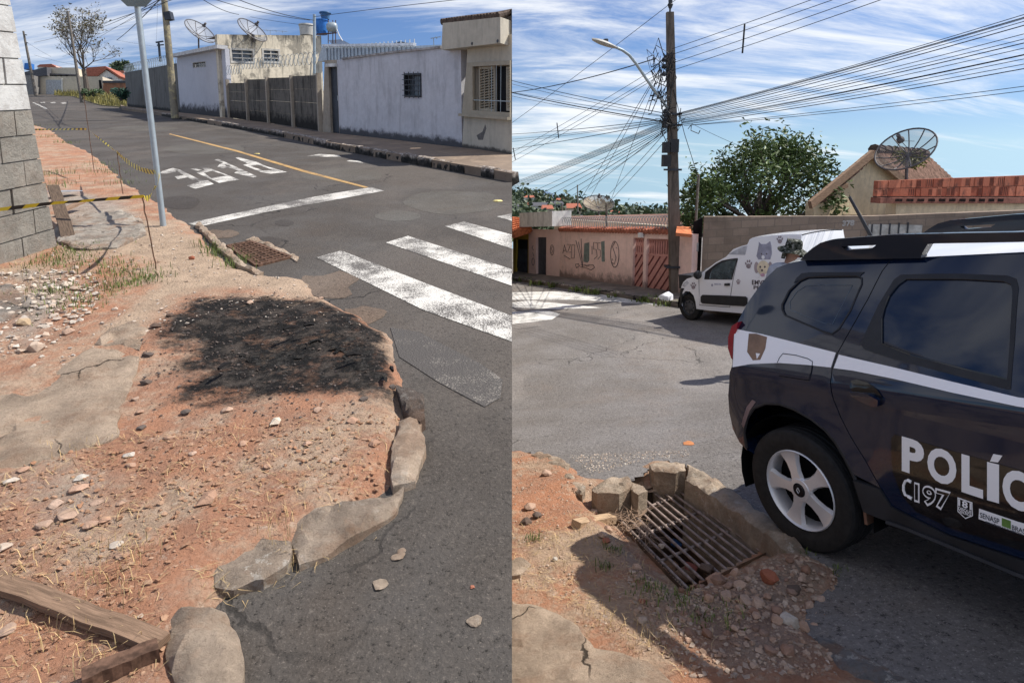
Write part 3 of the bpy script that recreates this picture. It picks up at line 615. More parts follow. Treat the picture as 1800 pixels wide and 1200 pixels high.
for i in range(nt_):
    p = a_.lerp(b_, (i + .5) / nt_); t = MB(); t.tube([p - v1.n * .02 + Vector((0, 0, fbm(i, 0, 1.3) * .02)), p - v1.n * .62 + Vector((0, 0, .16))], [.075, .06], 8); t.build('tile', M_tile, hs)
back_faces(v1, 0.0, sR, -.05, 2.9, 6, M_cream, 'rear_wall', hs); 
MB().add([v1.P(0, 2.9, -.2), v1.P(sR, 2.9, -.2), v1.P(sR, 3.4, -6), v1.P(0, 3.4, -6)], [(0, 1, 2, 3)]).build('roof', M_tile, hs)
st = v1.poly([(838, 238), (848, 232), (853, 219), (855, 226), (851, 238), (849, 246), (841, 246)])
wallext(v1, st, [], 0.0, 0.004, px=False).build('peeled_patch', plain('peeled_grey', (0.16, 0.15, 0.14), .95), hs)
for k in (830, 875): 
    p = v1.P(*v1.sz(k, 77 - (k - 830) * .1, .28), .285); MB().lathe([(0, .01), (.03, .01), (.035, 0)], p, v1.n, 8).build('screw_hole', M_steel, hs)
# -- whitewashed wall house
v2 = VP(gv(597, 233.8), gv(812, 258))
hw = thing('house', 'whitewashed low house wall with small barred window and dark door', 'house', v2.p)
wq = rect(v2, 711, 129, 741, 171)
top2 = v2.poly([(822, 83), (776, 85), (698, 93), (603, 105)])
wallext(v2, [(0, -.05), (v2.len, -.05), (v2.len, top2[0][1] + .02), top2[1], top2[2], (0, top2[3][1])], [wq], -0.18, 0, px=False).build('wall', M_whitew, hw)
pv = plain('flaking_coping', (0.30, 0.28, 0.27), .95, var=.5, scale=5)
for (a, b) in ((1, 2), (2, 3)):
    p, q = v2.P(top2[a][0], top2[a][1], -.08), v2.P(top2[b][0], top2[b][1], -.08); MB().bar(p + Vector((0, 0, .02)), q + Vector((0, 0, .02)), .26, .05).build('coping', pv, hw)
wb = wallext(v2, wq, [inset(wq, 0.05)], -0.12, 0.02, px=False).build('window', M_steel, hw)
wallext(v2, inset(wq, .04), [], -0.16, -0.14, px=False).build('pane', M_glass, wb)
bars(v2, inset(wq, -.03), 4, 5, 0.016, 0.05, M_steel, wb, 'grille_bar')
back_faces(v2, 0, v2.len, -.05, 2.2, 5, M_whitew, 'rear_wall', hw, w=-.18)
MB().add([v2.P(0, 2.15, -.15), v2.P(v2.len, 2.25, -.15), v2.P(v2.len, 2.6, -5), v2.P(0, 2.5, -5)], [(0, 1, 2, 3)]).build('roof', M_zinc, hw)
v3 = VP(gv(566, 231.3), gv(597, 233.8)); tp = v3.sz(575, 106)[1]
dr = rect(v3, 579, 117, 598, 233)
wallext(v3, [(0, -.05), (v3.len, -.05), (v3.len, tp), (v3.sz(570, 107)[0], tp)], [[(dr[0][0], -.049), (v3.len - .03, -.049), (v3.len - .03, dr[2][1]), (dr[3][0], dr[2][1])]], -0.18, -0.01, px=False).build('gatepost', M_postc, hw)
dd = wallext(v3, [(dr[0][0], 0), (v3.len - .03, 0), (v3.len - .03, dr[2][1]), (dr[0][0], dr[2][1])], [], -0.14, -0.09, px=False).build('door', M_steel, hw)
MB().bar(v3.P(dr[0][0] - .03, dr[2][1] + .03, .02), v3.P(v3.len, dr[2][1] + .03, .02), .10, .09).build('lintel', plain('white_lintel', (.6, .6, .58), .8), hw)
MB().tube([v3.P(v3.len - .14, .95, -.08), v3.P(v3.len - .14, 1.1, -.08)], .015, 6).build('handle', M_galv, dd)
# -- precast panel fence with posts
fn = thing('panel_fence', 'blackened precast concrete panel fence between pale posts', 'fence', gv(406, 208))
fp = [(404.5, 207), (438, 212), (474.6, 216.5), (518, 223), (565, 231)]; ft = [141, 140, 137, 134, 130]
FP = [gv(a, b) for a, b in fp]
for i in range(5):
    vq = VP(FP[max(i - 1, 0)], FP[max(i - 1, 0) + 1]); s_ = vq.sz(*fp[i])[0]; h = vq.sz(fp[i][0], ft[i])[1]
    MB().obox(vq.P(s_, h / 2, .02), vq.t * .055, vq.n * .07, Vector((0, 0, h / 2 + .02))).build('post', M_postc, fn)
for i in range(4):
    vq = VP(FP[i], FP[i + 1]); h = vq.sz((fp[i][0] + fp[i + 1][0]) / 2, (146 if i == 0 else (ft[i] + ft[i + 1]) / 2 + 1))[1]; rr = random.Random(i)
    for k in range(4):
        wallext(vq, [(.06, h * k / 4 + .002), (vq.len - .06, h * k / 4 + .002), (vq.len - .06, h * (k + 1) / 4 - .002), (.06, h * (k + 1) / 4 - .002)], [], -.05, rr.uniform(-.012, .012), px=False).build('panel', M_panel, fn)
# -- stained two-storey house behind the fence
fa, fb = AT(384, 150, 28.6), AT(566, 150, 33.0); vb = VP((fa.x, fa.y, L(fa.x, fa.y)), (fb.x, fb.y, L(fb.x, fb.y)))
hb = thing('house', 'mould-streaked two-storey house with two louvre windows behind the panel fence', 'house', vb.p)
ol = vb.poly([(383, 230), (566, 250), (566, 63), (383, 61)]); sA, sB = vb.sz(384, 100)[0], vb.sz(566, 100)[0]; hT = vb.sz(475, 62)[1]
w1_, w2_ = rect(vb, 406, 87, 446, 110), rect(vb, 462, 87.5, 491, 110)
wallext(vb, [(sA, -.3), (sB, -.3), (sB, vb.sz(566, 63)[1]), (sA, vb.sz(384, 61)[1])], [w1_, w2_], -.2, 0, px=False).build('wall', M_stain, hb)
back_faces(vb, sA, sB, -.3, hT, 5, M_stain, 'rear_wall', hb)
MB().add([vb.P(sA, hT - .2, -.2), vb.P(sB, hT - .2, -.2), vb.P(sB, hT - .2, -1), vb.P(sA, hT - .2, -1)], [(0, 1, 2, 3)]).build('roof', M_conc, hb)
M_fr = plain('pale_frame', (0.42, 0.40, 0.36), 0.8)
for q in (w1_, w2_):
    f = wallext(vb, inset(q, -.04), [inset(q, .05)], -.08, .02, px=False).build('window', M_fr, hb)
    wallext(vb, inset(q, .04), [], -.16, -.14, px=False).build('pane', M_glass, f)
    for k in (1, 2):
        v_ = q[0][1] + (q[2][1] - q[0][1]) * k / 3; MB().bar(vb.P(q[0][0], v_, -.03), vb.P(q[1][0], v_, -.03), .05, .04).build('louvre', M_fr, f)
    s_ = (q[0][0] + q[1][0]) / 2; MB().bar(vb.P(s_, q[0][1], -.03), vb.P(s_, q[2][1], -.03), .04, up=vb.t).build('mullion', M_fr, f)
rz = MB()
for k in range(26):
    p = VP(FP[0], FP[4]); s_ = p.len * (k + .3) / 26; c = p.P(s_, 2.05 - .18 * (k < 6), -.02); 
    rz.tube([c + p.t * math.cos(a) * .22 + Vector((0, 0, .16 + math.sin(a) * .20)) + p.n * a * .01 for a in [i * math.pi / 5 for i in range(11)]], .009, 4)
rz.build('razor_wire', M_galv, label='loops of razor wire along the top of the panel fence', cat='razor wire')
# -- white house seen from its side
v4 = VP(gv(317, 197.3), gv(403, 206.8))
hv = thing('house', 'white side wall with sloping eave and black mouldy foot', 'house', v4.p)
q4 = rect(v4, 339, 109, 361.5, 119)
t4 = v4.poly([(399, 85), (308.5, 103)])
wallext(v4, [(0, -.05), (v4.len, -.05), (v4.len, t4[0][1]), (0, t4[1][1])], [q4], -.18, 0, px=False).build('wall', M_whitew2, hv)
wx = wallext(v4, q4, [inset(q4, .03)], -.1, .01, px=False).build('window', M_fr, hv); wallext(v4, inset(q4, .02), [], -.15, -.13, px=False).build('pane', M_glass, wx)
bars(v4, q4, 6, 1, .02, -.05, M_fr, wx, 'slat')
e4 = v4.poly([(303, 97), (385, 77)], .25)
ev = MB(); ev.bar(v4.P(e4[0][0], e4[0][1] - .04, .1), v4.P(v4.len, e4[1][1] - .12, .1), .45, .16); ev.build('eave', plain('eave_white', (.55, .54, .53), .8), hv)
MB().add([v4.P(e4[0][0], e4[0][1] + .05, .3), v4.P(v4.len - .3, e4[1][1] - .06, .3), v4.P(v4.len - .4, e4[1][1] + .03, -.35), v4.P(e4[0][0] - .1, e4[0][1] + .1, -.35)], [(0, 1, 2, 3)]).build('roof', M_tile, hv)
back_faces(v4, 0, v4.len, -.05, t4[1][1], 4.5, M_whitew2, 'rear_wall', hv, w=-.18)
# -- grey rendered fence wall further up
v5 = VP(gv(224, 186.5), gv(316, 197.2))
f5 = thing('yard_wall', 'dark grey rendered yard wall topped with barbed wire coils', 'wall', v5.p)
t5 = v5.poly([(219.5, 128), (262, 119), (303, 112)])
for k, (a, b) in enumerate(((0, .36), (.36, .62), (.62, 1))):
    wallext(v5, [(v5.len * a + .01, -.05), (v5.len * b - .01, -.05), (v5.len * b - .01, t5[0][1] + (t5[2][1] - t5[0][1]) * b), (v5.len * a + .01, t5[0][1] + (t5[2][1] - t5[0][1]) * a)], [], -.15, -.01 * k, px=False).build('wall_panel', M_fence, f5)
rz = MB()
for k in range(30):
    s_ = v5.len * (k + .5) / 30; hh = t5[0][1] + (t5[2][1] - t5[0][1]) * (k + .5) / 30
    rz.tube([v5.P(s_ + math.cos(a) * .3, hh + .25 + math.sin(a) * .28, -.05 + a * .015) for a in [i * math.pi / 5 for i in range(11)]], .014, 4)
rz.build('barbed_wire', M_galv, f5)
# -- sheds and roof things behind the white wall
vs_ = v2.shift(3.0)
sh = thing('shed', 'grey sheet metal shed roof behind the whitewashed wall', 'shed', vs_.p)
po = vs_.poly([(558, 108), (700, 100), (776, 90), (776, 79), (729, 81), (566, 83)])
wallext(vs_, po, [], -3.0, 0, px=False).build('wall', M_zinc, sh)
g = vs_.poly([(568, 82), (729, 80)], .1); MB().bar(vs_.P(g[0][0], g[0][1] + .03, .1), vs_.P(g[1][0], g[1][1] + .03, .1), .12, .09).build('gutter', plain('white_gutter', (.7, .72, .74), .5), sh)
for k in range(24):
    s_ = g[0][0] + (g[1][0] - g[0][0]) * (k + .5) / 24; MB().bar(vs_.P(s_, g[0][1] - 1.0, .02), vs_.P(s_, g[0][1] - .02, .02), .03, up=vs_.t).build('rib', M_zinc, sh)
YB = vb.P((sA + sB) / 2, 0).y + 2.0
def scale_at(Y): return Y / F * 1.0
M_tankw = plain('tank_fibre', (.46, .45, .42), .7, var=.15); M_tankb = plain('tank_blue', (.035, .17, .50), .45, var=.15); M_tankd = plain('tank_dark_blue', (.04, .12, .26), .5)
def lathe_px(name, prof, Y, mat, parent=None, n=20, **k):
    # profile given as (half width px, row) about a column
    cx_ = prof[0][2]; mb = MB(); base = AT(cx_, prof[0][1], Y); kx = Y / F
    pr = [(max(a * kx, .001), (AT(cx_, r, Y) - base).z) for a, r, _ in prof]
    mb.lathe(pr, base, (0, 0, 1), n); return mb.build(name, mat, parent, smooth=40, **k)
tk = lathe_px('water_tank', [(1, 63, 540), (11.5, 63, 540), (12.5, 47, 540), (13.5, 46, 540), (13, 43.5, 540), (1, 41.5, 540)], YB, M_tankw, label='off-white round water tank on the stained house roof', cat='water tank')
tk = lathe_px('water_tank', [(1, 61, 566), (9, 61, 566), (10.5, 38, 566), (12, 37, 566), (12, 35.5, 566), (1, 34.5, 566)], YB + .6, M_tankb, label='bright blue water tank beside the off-white tank', cat='water tank')
tk = lathe_px('water_tank', [(1, 34.5, 572), (6.5, 34.5, 572), (8, 25, 572), (10, 24, 572), (9.5, 22, 572), (1, 20, 572)], YB + .6, M_tankd, label='small dark blue water tank perched on top of the stand', cat='water tank')
bo = thing('boiler', 'silver horizontal solar boiler on a rusty stand', 'boiler', AT(584, 57, YB + .3))
a, b = AT(574, 48, YB + .3), AT(592, 48, YB + .3); r = 8 * YB / F
MB().lathe([(.01, 0), (r * .7, .03), (r, .12), (r, (b - a).length - .1), (r * .7, (b - a).length), (.01, (b - a).length + .02)], a, b - a, 18).build('cylinder', M_galv, bo, smooth=40)
for x in (577, 585, 590): MB().tube([AT(x, 36, YB + .3), AT(x, 77, YB + .3)], .025, 6).build('stand_leg', M_rust, bo)
MB().bar(AT(556, 61, YB + .3), AT(592, 58, YB + .3), .06).build('stand_rail', M_rust, bo)
sp_ = thing('solar_panel', 'tilted dark solar collector beside the blue tank', 'solar panel', AT(600, 78, YB))
MB().add([AT(578, 71, YB + .8), AT(600, 69.5, YB + .8), AT(616, 78, YB), AT(584, 79, YB), AT(578, 72, YB + .85), AT(600, 70.5, YB + .85), AT(616, 79, YB + .05), AT(584, 80, YB + .05)], [(0, 3, 2, 1), (4, 5, 6, 7), (0, 1, 5, 4), (1, 2, 6, 5), (2, 3, 7, 6), (3, 0, 4, 7)]).build('collector', M_glass, sp_)
MB().tube([AT(592, 52, YB), AT(596, 62, YB), AT(602, 72, YB)], .03, 6).build('hose', plain('white_hose', (.7, .7, .7), .6), sp_)
sk = MB(); sk.add([AT(678, 79, YB + 2), AT(704, 73, YB + 2), AT(730, 78, YB + 2), AT(730, 80, YB + 2), AT(678, 80, YB + 2)] + [AT(678, 79, YB + 5), AT(704, 73, YB + 5), AT(730, 78, YB + 5)], [(0, 1, 2, 3, 4), (0, 5, 6, 1), (1, 6, 7, 2)]).build('roof_light', M_steel, label='low dark roof light on the shed', cat='roof light')
MB().tube([AT(552.5, 130, YB - 2.2), AT(552.5, 26, YB - 2.2)], .07, 8).build('service_post', M_galv, label='grey steel service post in front of the stained house', cat='post')
# -- satellite dishes
def meshmat(name, c, a=0.45):
    b = NB(name); f = b.vor(70); col = b.mix(b.noise(6, 4), sc(c, .8), c); b.fin(col, .6, .3, .2)
    tr = b.n('ShaderNodeBsdfTransparent'); mx_ = b.n('ShaderNodeMixShader'); b.put(mx_.inputs[0], a); b.l(tr.outputs[0], mx_.inputs[1]); b.l(b.b.outputs[0], mx_.inputs[2]); b.l(mx_.outputs[0], b.o.inputs['Surface']); return b.m
def dish(label, c, Y, px_major, ang, ratio, side, mesh, rib, posttop, postbot, foot=None, nr=8):
    # open mesh parabolic dish: px_major its diameter in pixels, ang the slope of its long axis, ratio the squash
    k = Y / F; o = AT(c[0], c[1], Y); rad = px_major / 2 * k
    u = Vector((math.cos(ang), 0, math.sin(ang))); m = Vector((-math.sin(ang), 0, math.cos(ang))) * side
    d = ray(*c).normalized(); tl = math.asin(ratio); nrm = (m * math.cos(tl) - d * math.sin(tl) * 1.0).normalized() if True else None
    u = (u - nrm * u.dot(nrm)).normalized(); v = nrm.cross(u)
    t = thing('satellite_dish', label, 'satellite dish', AT(*postbot, Y))
    depth = rad * .32; rings = 6; n = 32; vs = []
    for i in range(rings + 1):
        r_ = rad * i / rings
        for j in range(n): a = 2 * math.pi * j / n; vs.append(o + (u * math.cos(a) + v * math.sin(a)) * r_ + nrm * depth * ((i / rings) ** 2 - 1) * 1.0)
    fs = [(i * n + j, i * n + (j + 1) % n, (i + 1) * n + (j + 1) % n, (i + 1) * n + j) for i in range(rings) for j in range(n)]
    MB().add(vs, fs).build('reflector', mesh, t, smooth=180)
    rim = [o + (u * math.cos(2 * math.pi * j / n) + v * math.sin(2 * math.pi * j / n)) * rad for j in range(n + 1)]
    MB().tube(rim, .022, 6, False).build('rim', rib, t)
    for j in range(nr):
        a = 2 * math.pi * (j + .3) / nr
        MB().tube([o + (u * math.cos(a) + v * math.sin(a)) * rad * i / 5 + nrm * depth * ((i / 5) ** 2 - 1) for i in range(6)], .016, 5).build('rib', rib, t)
    fd = o + nrm * rad * .42; MB().lathe([(.01, 0), (.09, 0), (.09, .08), (.05, .1), (.05, .22), (.01, .22)], fd, nrm, 10).build('feed_horn', rib, t)
    for a in (0.4, 2.5, 4.6): MB().tube([o + (u * math.cos(a) + v * math.sin(a)) * rad * .55 - nrm * depth * .6, fd], .008, 4).build('strut', rib, t)
    MB().tube([o - nrm * depth, AT(*posttop, Y), AT(*postbot, Y)], .04, 8).build('mast', rib, t)
    return t
M_meshg = meshmat('dish_mesh_grey', (.34, .34, .34), .55); M_dishrib = plain('dish_frame', (.10, .09, .09), .6, bump=0)
dish('grey mesh satellite dish on the roof of the white side wall house', (352, 55), 33, 52, R(-38), .34, 1, M_meshg, M_dishrib, (349, 66), (349.5, 92))
dish('grey mesh satellite dish above the stained house parapet', (444, 53), 30, 52, R(-38), .34, 1, M_meshg, M_dishrib, (446, 62), (446, 75))
for nm, lab, pts in (('tv_antenna', 'thin aerial on the stained house roof', [((475, 54), (475, 64)), ((460, 53), (505, 56)), ((468, 52), (470, 55)), ((484, 53), (486, 57)), ((496, 54), (497, 58))]), ('tv_antenna', 'thin aerial at the end of the whitewashed wall', [((763, 86), (762, 67)), ((757, 68), (775, 65)), ((766, 64), (768, 69))])):
    Y = YB if pts[0][0][0] < 600 else v2.P(v2.len * .8, 0).y
    mb = MB()
    for p, q in pts: mb.tube([AT(*p, Y), AT(*q, Y)], .012, 4)
    mb.build(nm, M_galv, label=lab, cat='antenna')
# ================================================================== far end of the street
ZF = 62
def bld(name, label, cat, Y, faces, depth=5):
    t = thing(name, label, cat, AT(faces[0][2][0][0], faces[0][2][0][1], Y))
    for nm, mat, pts, dy, th_ in faces:
        P = [AT(a, b, Y + dy) for a, b in pts]; Q = [p + Vector((-.25 * th_, th_, 0)) for p in P]; n = len(P)
        a2 = area([(p.x, p.z) for p in P]); P, Q = (P, Q) if a2 > 0 else (P[::-1], Q[::-1])
        mb = MB().add(P + Q, [tuple(range(n)), tuple(range(n, 2 * n))[::-1]] + [(i, n + i, n + (i + 1) % n, (i + 1) % n) for i in range(n)], [(p.x, p.z - P[0].z) for p in P + Q]); mb.build(nm, mat, t)
    return t
M_fcream = wallmat('far_cream', (.62, .54, .42), (.3, .25, .2), streak=.2, grime=.2); M_fwhite = plain('far_white', (.68, .66, .6), .9); M_fbrick = wallmat('far_brick', (.36, .17, .10), (.12, .08, .06), patch=.5, streak=.3); M_fgrey = plain('far_grey_roof', (.09, .09, .10), .9); M_door = plain('far_grey_door', (.40, .41, .42), .6)
ZB = GL(120, 166).y; ZB = min(ZB, 95)
bld('house', 'cream house with grey garage shutter at the end of the street', 'house', ZB, [('wall', M_fcream, [(60, 170), (182, 166), (180, 135), (59, 134)], 0, 4), ('garage_door', M_door, [(81, 168), (108, 167), (107, 141), (80.5, 140.6)], -.12, .1), ('parapet', M_fcream, [(83, 133), (134, 133), (133, 119), (83, 119)], 1.0, 3), ('eave', M_fgrey, [(83, 129), (134, 131), (134, 133.5), (83, 131.5)], .4, 1), ('door_frame', M_fwhite, [(107.5, 167), (110.5, 167), (109.5, 138), (107, 138)], -.1, .1), ('gap', M_black, [(175, 158), (179.5, 157.5), (177, 141), (173.5, 141)], -.1, .08), ('vent', M_black, [(95.5, 134), (99.5, 134), (99.5, 132), (95.5, 132)], -.1, .08), ('vent', M_black, [(105.5, 134), (109.5, 134), (109.5, 132), (105.5, 132)], -.1, .08), ('vent', M_black, [(115, 134), (119, 134), (119, 132), (115, 132)], -.1, .08)])
bld('house', 'dark grey house with lean-to roof left of the garage', 'house', ZB - 1.5, [('wall', plain('lean_to_grey', (.22, .21, .20), .9), [(41, 168), (60, 167), (60, 133), (40, 133)], 0, 3), ('roof', M_fgrey, [(38, 128), (82, 118), (83, 133), (40, 137)], 1.2, 4), ('tank', M_tankb, [(42, 122), (52, 121), (52, 111), (43, 111)], 3, 1.2)])  # wall has its own dark grey
bld('house', 'white gabled house with dark red tiled roof beyond the bare tree', 'house', ZB + 9, [('wall', M_fwhite, [(170, 150), (208, 150), (207, 136), (186, 123), (170, 134)], 0, 5), ('roof', M_red, [(148, 134), (171, 134), (187, 121), (209, 137), (211, 134), (185, 116.5), (152, 119)], -.3, 5.6), ('window', M_glass, [(180, 141), (184.5, 141), (184.5, 136.5), (180, 136.5)], -.2, .15), ('window', M_glass, [(189, 141), (196, 141), (196, 136.5), (189, 136.5)], -.2, .15)])
bld('house', 'small house with pale red roof behind the garage', 'house', ZB + 14, [('wall', M_fwhite, [(66, 122), (98, 122), (98, 116), (66, 116)], 0, 4), ('roof', M_red, [(64, 117), (100, 119), (90, 112.5), (70, 113.5)], -.3, 4.5)])
bld('house', 'strip of red roof behind the gabled white house', 'house', ZB + 18, [('wall', M_fwhite, [(198, 135), (222, 135), (222, 127), (198, 127)], 0, 4), ('roof', M_red, [(198, 129), (224, 129), (216, 124.5), (202, 124.5)], -.2, 4)])
bw = bld('brick_wall', 'low red brick yard wall right of the cream house', 'wall', ZB - 3, [('wall', M_fbrick, [(181, 172), (226, 172), (226, 145), (181, 145)], 0, .5), ('coping', M_fgrey, [(180, 146), (227, 146), (227, 142), (180, 142)], -.1, .7)])
# -- poles
M_pole = wallmat('weathered_pole', (.24, .215, .165), (.05, .045, .04), streak=.7, patch=.6, pcol=(.46, .40, .22), ps=5)
M_poleg = plain('grey_pole', (.16, .14, .12), .9, var=.4, scale=12)
def pole(label, top, bot, Y, r0, r1, mat, extra=()):
    p, q = AT(*bot, Y), AT(*top, Y); t = thing('utility_pole', label, 'utility pole', p)
    MB().tube([p - (q - p) * .02, p.lerp(q, .5), q], [r0, (r0 + r1) / 2, r1], 8).build('shaft', mat, t, smooth=60)
    for a, b, th_ in extra: MB().bar(AT(*a, Y), AT(*b, Y), th_).build('crossarm', M_steel, t)
    return t
p = GL(307.5, 204, PH); pole('pale weathered utility pole on the kerb before the white side wall', (286, -30), (307.5, 204), p.y, .17, .13, M_pole, [((295, 22), (298.5, 36), .3)])
pole('grey utility pole at the far left end of the street', (41, 55), (62.5, 166), ZB - 6, .17, .10, M_poleg, [((42, 61), (47, 62), .1), ((45, 75), (49, 76), .1)])
p = GL(144, 181); pole('thin leaning grey pole in front of the bare tree', (119, 20), (144, 181), p.y, .13, .09, M_poleg)
pole('short distant pole with insulators behind the yard wall', (279, 76), (282, 108), 60, .12, .1, M_steel, [((274, 75), (287, 73), .12), ((276, 80), (288, 79), .1)])
M_post = plain('thin_post', (.12, .12, .12), .7)
# wires of the upper street
def cable(label, pts, r, group, sag=0.0, n=14, name='cable'):
    P = [AT(*q) for q in pts]; o = []
    for i in range(len(P) - 1):
        for k in range(n): t = k / n; c = P[i].lerp(P[i + 1], t); c.z -= sag * 1.4 * t * (1 - t); o.append(c)
    o.append(P[-1]); return MB().tube(o, r * .68, 4).build(name, M_wire, label=label, cat='cable', group=group)
CL = 'thin overhead wires of the upper street'
for k, (a, b, s_, r) in enumerate((((330, -10, 24), (60, 75, 70), .5, .02), ((300, -12, 24), (172, 50, 60), .4, .022), ((286, -6, 26), (205, 71, 60), .3, .03), ((205, 71, 60), (340, 90, 60), .2, .014), ((290, 5, 26), (150, 70, 70), .3, .012), ((300, -10, 26), (110, 100, 70), .3, .012), ((60, 97, 72), (135, 115, 72), .2, .02), ((48, 75, 80), (90, 100, 80), .2, .02), ((277, 5, 40), (275, 72, 60), .1, .012))):
    cable(('thin wire high over the street towards the far left pole', 'wire from the weathered pole to the bare tree', 'dark wire from the weathered pole to the mid-air joint', 'thin wire from the mid-air joint towards the yard wall', 'thin wire crossing the crown of the bare tree', 'thin wire passing below the bare tree crown', 'low wire left of the leaning pole', 'short slack wire at the far left pole', 'wire hanging down to the distant insulator pole')[k], [a, b], r, CL, s_)
for k, (a, b, s_, r) in enumerate((((295, -30, 26), (545, 36, 30), .6, .02), ((340, -12, 26), (420, 26, 30), .4, .02), ((400, -8, 24), (552, 36, 29), .35, .022), ((440, 30, 30), (552, 46, 29), .1, .012), ((552, 30, 29), (820, -2, 20), -.05, .016))):
    cable(('service wire from the weathered pole top to the water tanks', 'short wire from the weathered pole to the second dish', 'twisted wire sloping down to the grey service post', 'low thin wire left of the off-white tank', 'long wire from the service post rising right over the white wall')[k], [a, b], r, 'service wires of the upper street', s_)
# ================================================================== bare tree, bushes, grass
M_bark = plain('grey_bark', (.12, .10, .085), .95, .1, var=.35, scale=20)
def leafmat(name, c, var=.4, trans=.25):
    b = NB(name); g = b.n('ShaderNodeNewGeometry'); col = b.mix(g.outputs['Random Per Island'], sc(c, 1 - var), sc((c[0] * 1.2, c[1] * 1.1, c[2]), 1 + var)); b.fin(col, .55, .35); b.b.inputs['Transmission Weight'].default_value = 0
    return b.m
M_leaf = leafmat('dark_green_leaf', (.085, .135, .042), .5); M_leafdry = leafmat('dry_leaf', (.13, .12, .07)); M_bush = leafmat('bush_leaf', (.06, .10, .05)); M_far = leafmat('far_tree_leaf', (.06, .085, .045))
def leaves(mb, pts, size, rr, asp=.42, droop=0.0):
    for p in pts:
        d = Vector((rr.gauss(0, 1), rr.gauss(0, 1), rr.gauss(0, .7) - droop)).normalized(); s_ = d.orthogonal().normalized(); s_.rotate(Matrix.Rotation(rr.uniform(0, 6.3), 3, d)); l = size * rr.uniform(.6, 1.3); up = d.cross(s_) * l * .12
        mb.add([p, p + d * l * .5 + s_ * l * asp * .5 + up, p + d * l, p + d * l * .5 - s_ * l * asp * .5 + up], [(0, 1, 2, 3)])
def branches(mb, p, d, l, r, lev, rr, tips, spread=.75, up=.12, nseg=4, kids=(2, 3)):
    pts = [p]; q = p.copy(); dd = d.copy()
    for i in range(nseg):
        dd = (dd + Vector((rr.gauss(0, .13), rr.gauss(0, .13), rr.gauss(0, .1) + up * .3))).normalized(); q = q + dd * l / nseg; pts.append(q.copy())
    mb.tube(pts, [r * (1 - .45 * i / nseg) for i in range(nseg + 1)], 6 if lev > 2 else 4 if lev > 0 else 3, False)
    if lev == 0: tips.append((pts[-1], dd)); tips.append((pts[-2], dd)); return
    for i in range(rr.randint(*kids)):
        a = Vector((rr.gauss(0, 1), rr.gauss(0, 1), rr.gauss(0, .5))).normalized(); nd = (dd + a * spread + Vector((0, 0, up))).normalized()
        branches(mb, pts[-1] if i else pts[-1], nd, l * rr.uniform(.62, .85), r * .58, lev - 1, rr, tips, spread, up, 3, kids)
    if lev > 1: branches(mb, pts[2], (dd + Vector((rr.gauss(0, 1), rr.gauss(0, 1), .2)).normalized() * .9).normalized(), l * .6, r * .4, lev - 2, rr, tips, spread, up, 3, kids)
rr = random.Random(12); tb = GL(153, 163); TY = min(tb.y, 74); tb = AT(153, 163, TY); k = TY / F
tr = thing('tree', 'nearly bare grey tree standing at the end of the street', 'tree', tb)
mb = MB(); tips = []
fork = AT(147, 122, TY); mb.tube([tb, tb.lerp(fork, .5) + Vector((.05, 0, 0)), fork], [.32, .26, .22], 8, False)
for tgt, r in (((118, 72), .13), ((128, 58), .13), ((140, 52), .13), ((154, 58), .12), ((172, 90), .10), ((166, 76), .10)):
    q = AT(*tgt, TY + rr.uniform(-2, 2)); d = (q - fork); branches(mb, fork, d.normalized(), d.length * .50, r * .8, 5, rr, tips, .60, .14)
mb.build('trunk', M_bark, tr)
lf = MB(); leaves(lf, [p + Vector((rr.gauss(0, .15), rr.gauss(0, .15), rr.gauss(0, .15))) for p, d in tips if rr.random() < (.75 if p.z > AT(150, 62, TY).z else .25)], .30, rr); lf.build('foliage', M_leafdry, tr)
def bush(name, label, c, Y, wpx, hpx, n, size, mat, cat='bush', group=None, trunk=True, seed=1, dense=.6):
    rr = random.Random(seed); o = AT(*c, Y); k = Y / F; t = thing(name, label, cat, o - Vector((0, 0, hpx * k * .5)), group=group); lf = MB(); pts = []
    cl = [(Vector((rr.gauss(0, .45), rr.gauss(0, .45), rr.uniform(-.6, .7)))) for _ in range(max(6, n // 60))]
    for i in range(n):
        b_ = rr.choice(cl); v = b_ + Vector((rr.gauss(0, .28), rr.gauss(0, .28), rr.gauss(0, .24)))
        if v.length > 1.15: v *= 1.1 / v.length
        pts.append(o + Vector((v.x * wpx * k * .5, v.y * wpx * k * .4, v.z * hpx * k * .5)))
    leaves(lf, pts, size, rr); lf.build('foliage', mat, t)
    if trunk: MB().tube([o - Vector((0, 0, hpx * k * .55)), o - Vector((0, 0, hpx * k * .1)), o + Vector((.1, 0, hpx * k * .2))], [size * .35, size * .28, size * .15], 6).build('trunk', M_bark, t)
    return t
bush('tree', 'round dark green tree far behind the yard wall', (214, 118), 110, 28, 17, 900, .7, M_far, 'tree', seed=3)
bush('bush', 'teal green bush beside the dark yard wall', (212, 166), 40, 24, 20, 500, .22, leafmat('teal_leaf', (.04, .10, .075)), seed=4)
bush('bush', 'low scrub at the foot of the bare tree', (163, 164), 55, 34, 10, 400, .25, M_bush, seed=5)
